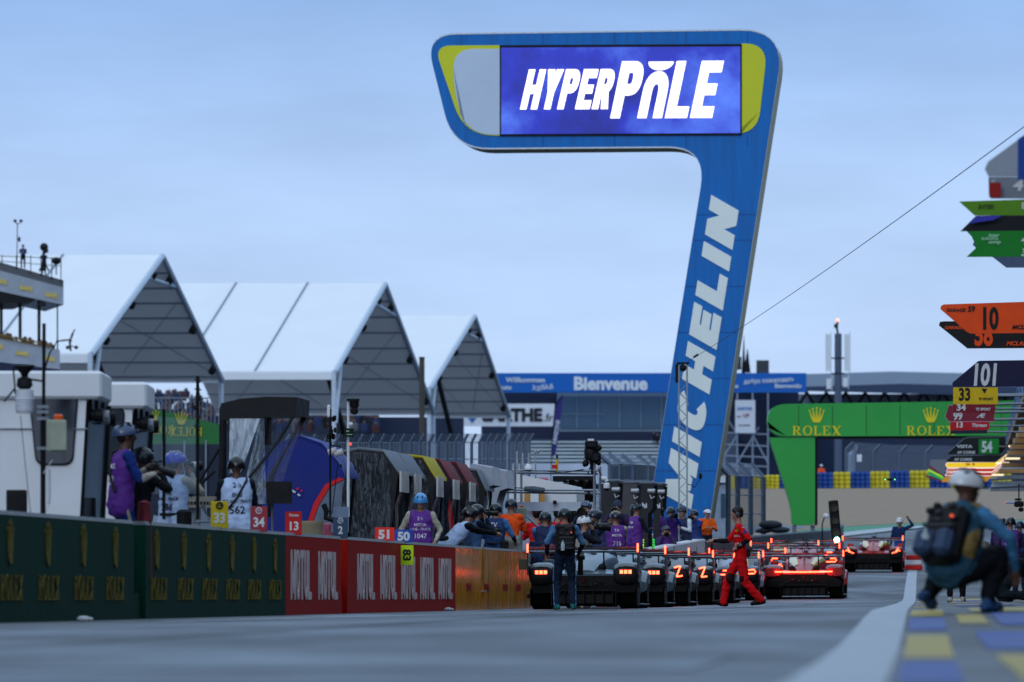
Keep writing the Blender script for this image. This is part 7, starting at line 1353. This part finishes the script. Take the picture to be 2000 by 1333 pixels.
p = man('person in a round black helmet filming with a camera at the eye', 922, 977, 145.5, -64, dict(CAM, lean=8), dict(top=(24, 40, 70), sleeve=(16, 22, 36), legs=(20, 34, 54), skin=SKIN, hat=('skate', (18, 22, 30)), vest=((56, 90, 130), [], INK)), H=1.84, wall=True)
held(p, (0, .3, 1.60), 'black camera held to the eye by the person in the round black helmet', 0, 0, lens=.14)
p = man('person with white letters TV on the back of blue overalls', 966, 975, 150, -16, dict(LOW, lean=6, R=(.3, .34, 1.05), L=(-.16, .36, 1.12)), dict(top=(26, 58, 104), sleeve=(60, 110, 160), fore=(22, 34, 56), legs=(18, 40, 70), skin=SKIN, vest=((24, 56, 104), [('TV', .085, .38)], PALE), hat=('skate', (14, 18, 24)), pouch=(1,)), H=1.84, wall=True)
man('person in an orange jacket and dark helmet with pale trousers', 998, 967, 157, -12, dict(LOW, lean=2), dict(top=(236, 84, 30), sleeve=(226, 78, 28), legs=(150, 146, 138), skin=SKIN, hat=('skate', (22, 34, 54))), H=1.84, wall=True)
p = man('person with a black backpack and striped navy trousers, in front of the nearest car', 1103, 988, 147.2, 4, dict(lean=4, L=(-.3, .12, .98), R=(.26, .26, .98), Rp=(.8, -.5, -.4), LF=(-.13, 0, .085), RF=(.14, .02, .085)), dict(top=(28, 40, 60), sleeve=(70, 110, 150), fore=(20, 28, 42), back=(30, 34, 44), legs=(20, 36, 58), shin=(20, 36, 58), shoe=(20, 96, 92), skin=SKIN, hat=('skate', (12, 34, 36)), pack=True, stripe=(92, 140, 200), bulk=.02), ground=True, group='crew walking on the pit lane', vox=.014)
held(p, (.3, .3, .92), 'black long lens camera hanging at the hip of the backpack wearer', 0, -70, lens=.26, lr=.045)
p = man('person in a navy and sky blue jacket, second from the scaffold upright', 1064, 992, 161, -8, dict(CAM, lean=6), dict(top=(24, 40, 80), sleeve=(70, 120, 178), fore=(70, 120, 178), legs=(24, 36, 64), skin=SKIN, vest=((22, 36, 76), [], PALE), hat=('skate', (18, 34, 44))), H=1.83)
man('person in a burgundy top bending low near the scaffold', 1044, 1030, 158, -60, dict(lean=70, lean2=85, hip=.8, L=(-.15, .55, .5), R=(.15, .55, .5)), dict(top=(96, 40, 58), sleeve=(96, 40, 58), legs=(30, 50, 84), skin=SKIN, hair=(20, 16, 14)), H=1.32)
p = man('person in a white helmet and pale jacket filming to the right', 1132, 1000, 158, -78, dict(CAM, lean=8), dict(top=(160, 154, 146), sleeve=(26, 30, 42), legs=(140, 136, 130), skin=SKIN, hat=('bike', (196, 200, 208))), H=1.84)
held(p, (0, .32, 1.56), 'black camera with a round lens held by the white helmeted person', 0, 0, lens=.2, lr=.07)
p = man('person in a grey blue helmet facing us behind the white helmet', 1146, 972, 168, 168, dict(CAM, lean=3), dict(top=(60, 66, 84), sleeve=(24, 28, 40), legs=NV, skin=SKIN, hat=('bike', (74, 94, 124))), H=1.84)
held(p, (0, .3, 1.54), 'round black lens pointed at us by the grey blue helmeted person', 0, 0, lens=.16, lr=.075)
man('person in a dark helmet with hands up to the face, left of the purple vest', 1168, 988, 162, 130, dict(CAM, lean=6), dict(top=(24, 30, 52), sleeve=(30, 40, 70), legs=NV, skin=SKIN, hat=('skate', (26, 34, 54)), vest=((58, 66, 110), [], INK)), H=1.84)
man('person in a purple vest ending in 15, seen from behind', 1203, 992, 172, 12, dict(CAM, lean=4), dict(top=(150, 146, 140), sleeve=BEI, legs=NV, skin=SKIN, vest=(PUR, [('2·h', .055, .42), ('MEDIA', .05, .32), ('315', .085, .14)], PALE), hat=('bike', (24, 30, 46)), vent=(180, 176, 130)), H=1.84)
p = man('tall person in a grey beanie and dark purple coat photographing towards us', 1206, 968, 181, 172, dict(CAM, lean=2, L=(-.1, .28, 1.46)), dict(top=(52, 34, 76), sleeve=(44, 30, 62), legs=NV, skin=SKIN, hat=('beanie', (50, 58, 76))), H=1.86)
held(p, (0, .3, 1.52), 'round black lens pointed at us by the beanie wearer', 0, 0, lens=.16, lr=.06)
man('person in a purple vest and dark trousers turned right, near the grey stand', 1240, 977, 188, -52, dict(LOW, lean=3), dict(top=(26, 34, 48), sleeve=(24, 32, 46), legs=(20, 26, 34), skin=SKIN, vest=(PUR, [('24h', .055, .38), ('MEDIA', .045, .28)], PALE), hat=('bike', (22, 36, 48))), H=1.84)
man('person in a navy jacket next to the silver topped black stand', 1290, 986, 222, 20, dict(LOW, lean=8), dict(top=(36, 60, 120), sleeve=(34, 58, 120), legs=NV, skin=SKIN, vest=(PUR, [], PALE), hat=('skate', (20, 24, 36))), H=1.8)
for px, yt, D, f, lab, fit, cam_ in ((1307, 988, 224, 200, 'person in a royal blue jacket photographing over the white wall', dict(top=(30, 56, 130), sleeve=(28, 52, 128), legs=NV, hat=('skate', (20, 26, 40)), vest=(PUR, [], PALE)), 1), (1337, 989, 232, 150, 'person in a navy and white jacket behind the lattice mast foot', dict(top=(34, 44, 72), sleeve=(190, 196, 206), legs=NV, hat=('bike', (24, 30, 48)), vest=((34, 42, 70), [], PALE)), 0), (1330, 986, 238, 170, 'person mostly hidden behind the navy and white jacket', dict(top=(60, 74, 110), sleeve=(70, 84, 120), legs=NV, hat=('bike', (40, 50, 70))), 0), (1358, 993, 236, 160, 'person in a dark blue jacket photographing, right of the mast foot', dict(top=(28, 48, 104), sleeve=(26, 46, 108), legs=NV, hat=('skate', (18, 26, 44)), vest=((40, 56, 116), [], PALE)), 1), (1379, 990, 241, 195, 'person in an orange jacket and white cap against the blue tower', dict(top=(226, 96, 26), sleeve=(220, 92, 26), legs=NV, hat=('cap', (206, 210, 220)), hair=(20, 16, 14)), 0), (1299, 1024, 221, 185, 'crouching person with a camera just above the white wall', dict(top=(70, 50, 100), sleeve=(56, 46, 80), legs=NV, hat=('bike', (70, 74, 96)), vest=(PUR, [], PALE)), 1)):
    p = man(lab, px, yt, D, f, dict(CAM if cam_ else LOW, lean=10), dict(fit, skin=SKIN), H=1.8, vox=.022)
    if cam_: held(p, (0, .32, 1.52), 'camera held up by the ' + ' '.join(lab.split()[:9]), 0, 0, lens=.12, lr=.05)
man('person in black standing close behind the purple vested one in the gap', 270, 868, 99.2, -60, dict(CAM, lean=4), dict(top=(18, 20, 26), sleeve=(16, 18, 24), legs=(16, 18, 24), skin=SKIN_D, hat=('skate', (16, 20, 28))), H=1.8)
# the man in red
RD = (196, 12, 20)
p = man('person in red overalls and headset walking left across the lane', 1447, 980, 148, 90, dict(lean=4, nod=28, R=(.14, .46, 1.15), L=(-.2, .06, 1.04), Lp=(-.5, -1, .15), Rp=(.4, -.6, -.9), LF=(-.08, -.34, .13), RF=(.08, .30, .09), LFt=(.0, .15, -.07), RFt=(.0, .16, .0), RK=(.1, 1, .0), LK=(-.1, 1, 0), hip=.91), dict(top=RD, sleeve=RD, fore=(22, 20, 26), legs=RD, shin=RD, baggy=1.1, ankle=.068, shoe=(14, 14, 16), skin=(168, 122, 104), hair=(26, 20, 18), headset=True), ground=True, group='crew walking on the pit lane', vox=.013)
bd = [c for c in p.children if c.name.startswith('body')][0]; bv = BVHTree.FromPolygons([v.co for v in bd.data.vertices], [tuple(q.vertices) for q in bd.data.polygons])
def patch(name, m, y, z, w, h, text=None):
    """emblem or lettering laid onto the near (left) flank of the overalls"""
    mb = MB()
    if text: typed(text, h, .03, 0, 'CENTER', mb, depth=.003); src = [(a, c) for a, b, c in mb.v]
    else: mb.poly([(w * math.cos(k * math.pi / 4 + .39), h * math.sin(k * math.pi / 4 + .39)) for k in range(8)], -.003, 0); src = [(a, c) for a, b, c in mb.v]
    vs = []
    for (a, c), (_, b, _2) in zip(src, mb.v): h_ = bv.ray_cast(Vector((-1, y - a, z + c)), Vector((1, 0, 0))); vs.append((h_[0] if h_[0] is not None else Vector((-.12, y - a, z + c))) + Vector((-.004 + min(b, 0), 0, 0)))
    t = MB(); t.add(vs, mb.f); t.build(name, m, p)
patch('chest_emblem', mat('emblem_yellow', (220, 180, 30), .6), .075, 1.33, .022, .03); patch('lettering', cloth((210, 196, 200)), .07, 1.22, 0, .028, 'SHELL'); patch('lettering', cloth((210, 196, 200)), .05, 1.06, 0, .05, 'STA'); patch('sleeve_patch', cloth((30, 50, 120)), -.06, 1.30, .035, .03); patch('lettering', cloth((210, 196, 200)), -.05, 1.37, 0, .025, 'VISTA')
mb = MB(); mb.tube([Vector((.14 * math.cos(t), .125 * math.sin(t) + .015, .985)) for t in [2 * math.pi * k / 18 for k in range(19)]], .022); mb.rbox((-.06, -.13, .94), (.12, .06, .16), .02); mb.build('belt', mat('pack_black', (14, 15, 18)), p)
for lf, nm in ((( -.1, -.04, .50), 'knee_patch'), ((.02, .19, .50), 'knee_patch')): mb = MB(); mb.ball(lf, .075, 0, 8, (1, .95, 1.25)); mb.build(nm, cloth((40, 14, 20)), p)
# the crouching one on the right
p = man('blurred crouching person in a sky blue jacket with a white helmet and black pack', 1868, 920, 66, -30, dict(hip=.33, hy=-.1, lean=20, lean2=30, nod=14, yaw=-30, L=(-.14, .44, .40), R=(.40, .22, .34), Rp=(1, -.3, .1), Lp=(-.8, .1, -.3), LF=(-.24, -.04, .12), LFt=(0, .13, -.07), LFh=(0, -.07, .01), LK=(-.4, 1, .2), RF=(.24, .06, .09), RK=(.35, 1, .4)), dict(top=(40, 76, 98), sleeve=(54, 104, 142), fore=(54, 104, 144), legs=(10, 15, 23), shoe=(40, 70, 112), skin=SKIN_D, hat=('bike', (204, 208, 214)), vent=(22, 24, 28), pack='pouches', bulk=.085, baggy=1.4, wide_strap=True, back=(118, 100, 58)), ground=True, group='crew crouching on the right apron', vox=.016)
man('marshal in a white helmet with one hand raised, behind the farthest red car', 1757, 1004, 284, 176, dict(lean=1, L=(-.3, .12, 1.72), Lp=(-1, 0, -.4), R=(.3, .02, .85)), dict(top=(24, 46, 88), sleeve=(24, 46, 88), legs=(30, 70, 140), skin=SKIN, hat=('skate', (210, 214, 220)), stripe=(120, 170, 214)), H=1.84, group='crew walking on the pit lane', ground=True, vox=.022)
man('person in a purple vest ending in 092 at the right edge', 1974, 1004, 186, 4, dict(LOW, lean=4), dict(top=NV, sleeve=(60, 50, 80), legs=NV, skin=SKIN, vest=(PUR, [('2·h', .06, .40), ('MEDIA', .05, .3), ('NE - TRACK', .045, .22, .85), ('092', .1, .08)], PALE), hat=('skate', (20, 22, 28))), group='crew crouching on the right apron', H=1.84)
man('person in a dark helmet left of the purple 092 vest', 1957, 1006, 194, -10, dict(LOW), dict(top=(60, 46, 96), sleeve=(56, 44, 90), legs=NV, skin=SKIN, hat=('skate', (26, 32, 40))), group='crew crouching on the right apron', H=1.84)
man('person in a navy helmet at the very right, behind the 092 vest', 1992, 1012, 200, 10, dict(LOW), dict(top=(30, 44, 86), sleeve=(30, 44, 86), legs=NV, skin=SKIN, hat=('skate', (24, 38, 64))), group='crew crouching on the right apron', H=1.84)
man('person in black trousers hidden behind the crouching one', 1868, 985, 150, 0, dict(LOW, lean=30, lean2=40), dict(top=(26, 30, 40), sleeve=(26, 30, 40), legs=(12, 13, 16), shoe=(150, 150, 150), skin=SKIN, hair=(20, 16, 14)), ground=True, group='crew crouching on the right apron')
man('person in dark clothes kneeling with head down at the right edge', 1990, 1085, 128, 60, dict(hip=.5, lean=66, lean2=80, L=(-.15, .5, .2), R=(.15, .5, .2), LF=(-.15, -.2, .12), RF=(.15, .25, .09), LK=(-.2, 1, -.1)), dict(top=(40, 36, 40), sleeve=(30, 90, 110), legs=(16, 24, 30), skin=SKIN, hair=(90, 84, 80)), ground=True, group='crew crouching on the right apron')
man('marshal in orange leaning above the blue and yellow tyres', 1604, 905, 609, 180, dict(LOW, lean=10), dict(top=(230, 80, 40), sleeve=(230, 80, 40), legs=NV, hat=('cap', (210, 214, 220))), H=1.83, group='marshals at the tyre barrier', vox=.04)
man('person in an anorak standing on the roof deck under the weather mast', 45, 477, 609, 180, dict(LOW, lean=0), dict(top=(60, 70, 110), sleeve=(24, 28, 44), legs=(20, 22, 34), hair=(14, 12, 12)), H=1.80, group='people on the balcony roof', vox=.035)
p = man('person with a covered camera on the roof deck by the railing end', 86, 490, 609, 170, dict(CAM, lean=0), dict(top=(34, 46, 80), sleeve=(26, 34, 60), legs=(20, 22, 34), hat=('beanie', (16, 20, 26))), H=1.80, group='people on the balcony roof', vox=.035)
o = thing('television_camera', 'covered television camera on a pedestal on the roof deck', 'camera', P(86, 530, 607)); S = F / 607; mb = MB(); mb.ball((0, 0, 47 / S), .3, 0, 8, (1, 1.3, 1)); mb.rbox((.1, 0, 40 / S), (.4, .7, .35), .1); mb.build('camera_body', mat('cover_black', (16, 18, 22)), o, True); mb = MB(); mb.tube([(0, 0, 0), (0, 0, 40 / S)], .08); mb.tube([(-.35, 0, 0), (0, 0, .7)], .05); mb.tube([(.35, 0, 0), (0, 0, .7)], .05); mb.build('pedestal', DARK, o)
o = thing('roof_floodlight', 'round dark lamp fixed to the roof railing end', 'lamp', P(110, 510, 608)); mb = MB(); mb.ball((0, 0, 0), .3, 0, 8, (1.1, 1, .9)); mb.build('lamp_head', DARK, o, True); mb = MB(); mb.tube([(0, 0, 0), (0, 0, -1)], .04); mb.build('lamp_post', DARK, o)
random.seed(21); mb = MB()
for k in range(26):
    px = random.uniform(-6, 104); c = P(px, 656 + px * .19 + random.uniform(-5, 4), 612); mb.ball(c, .15, 2, 5); mb.loft([[c + Vector((w * math.cos(a), .2 * math.sin(a), z)) for a in [2 * math.pi * i / 7 for i in range(7)]] for w, z in ((.09, -.12), (.3, -.24), (.3, -.8))], k % 2)
cw = mb.build('deck_crowd', [mat('crowd_dark', (28, 32, 42)), mat('crowd_grey', (96, 100, 108)), mat('crowd_skin', (92, 70, 62))]); cw['kind'] = 'stuff'
man('spectator in a dark coat standing on the far benches beside the blue tower', 1277, 842, 1034, 180, dict(lean=2), dict(top=(30, 34, 52), sleeve=(30, 34, 52), legs=(20, 24, 36), hair=(60, 40, 34)), H=1.8, group='spectators on the far benches', vox=.06)
man('second spectator on the far benches, touching the tower edge', 1284, 846, 1034, 180, dict(lean=2), dict(top=(26, 28, 40), sleeve=(26, 28, 40), legs=(18, 20, 30), hair=(20, 16, 14)), H=1.8, group='spectators on the far benches', vox=.06)
man('person in a white helmet inside the wedge cabin', 1120, 968, 186.5, 175, dict(LOW), dict(top=(60, 64, 76), sleeve=(60, 64, 76), legs=NV, hat=('skate', (206, 210, 218))), H=1.84, vox=.025)
man('bareheaded person inside the wedge cabin, left of the white helmet', 1107, 971, 187.2, 175, dict(LOW), dict(top=(40, 44, 60), sleeve=(40, 44, 60), legs=NV, skin=(170, 124, 110), hair=(130, 90, 80)), H=1.78, vox=.025)
man('person in a red shirt with back turned below the white board', 1050, 986, 176, 10, dict(LOW, lean=10), dict(top=(190, 22, 26), sleeve=(180, 20, 26), legs=NV, hat=('cap', (150, 20, 24)), hair=(20, 16, 14)), H=1.83, vox=.022)
man('second person in a red shirt below the white board, further right', 1086, 988, 178, -20, dict(LOW, lean=12), dict(top=(196, 24, 30), sleeve=(186, 20, 26), legs=NV, skin=SKIN, hair=(20, 16, 14)), H=1.80, vox=.022)
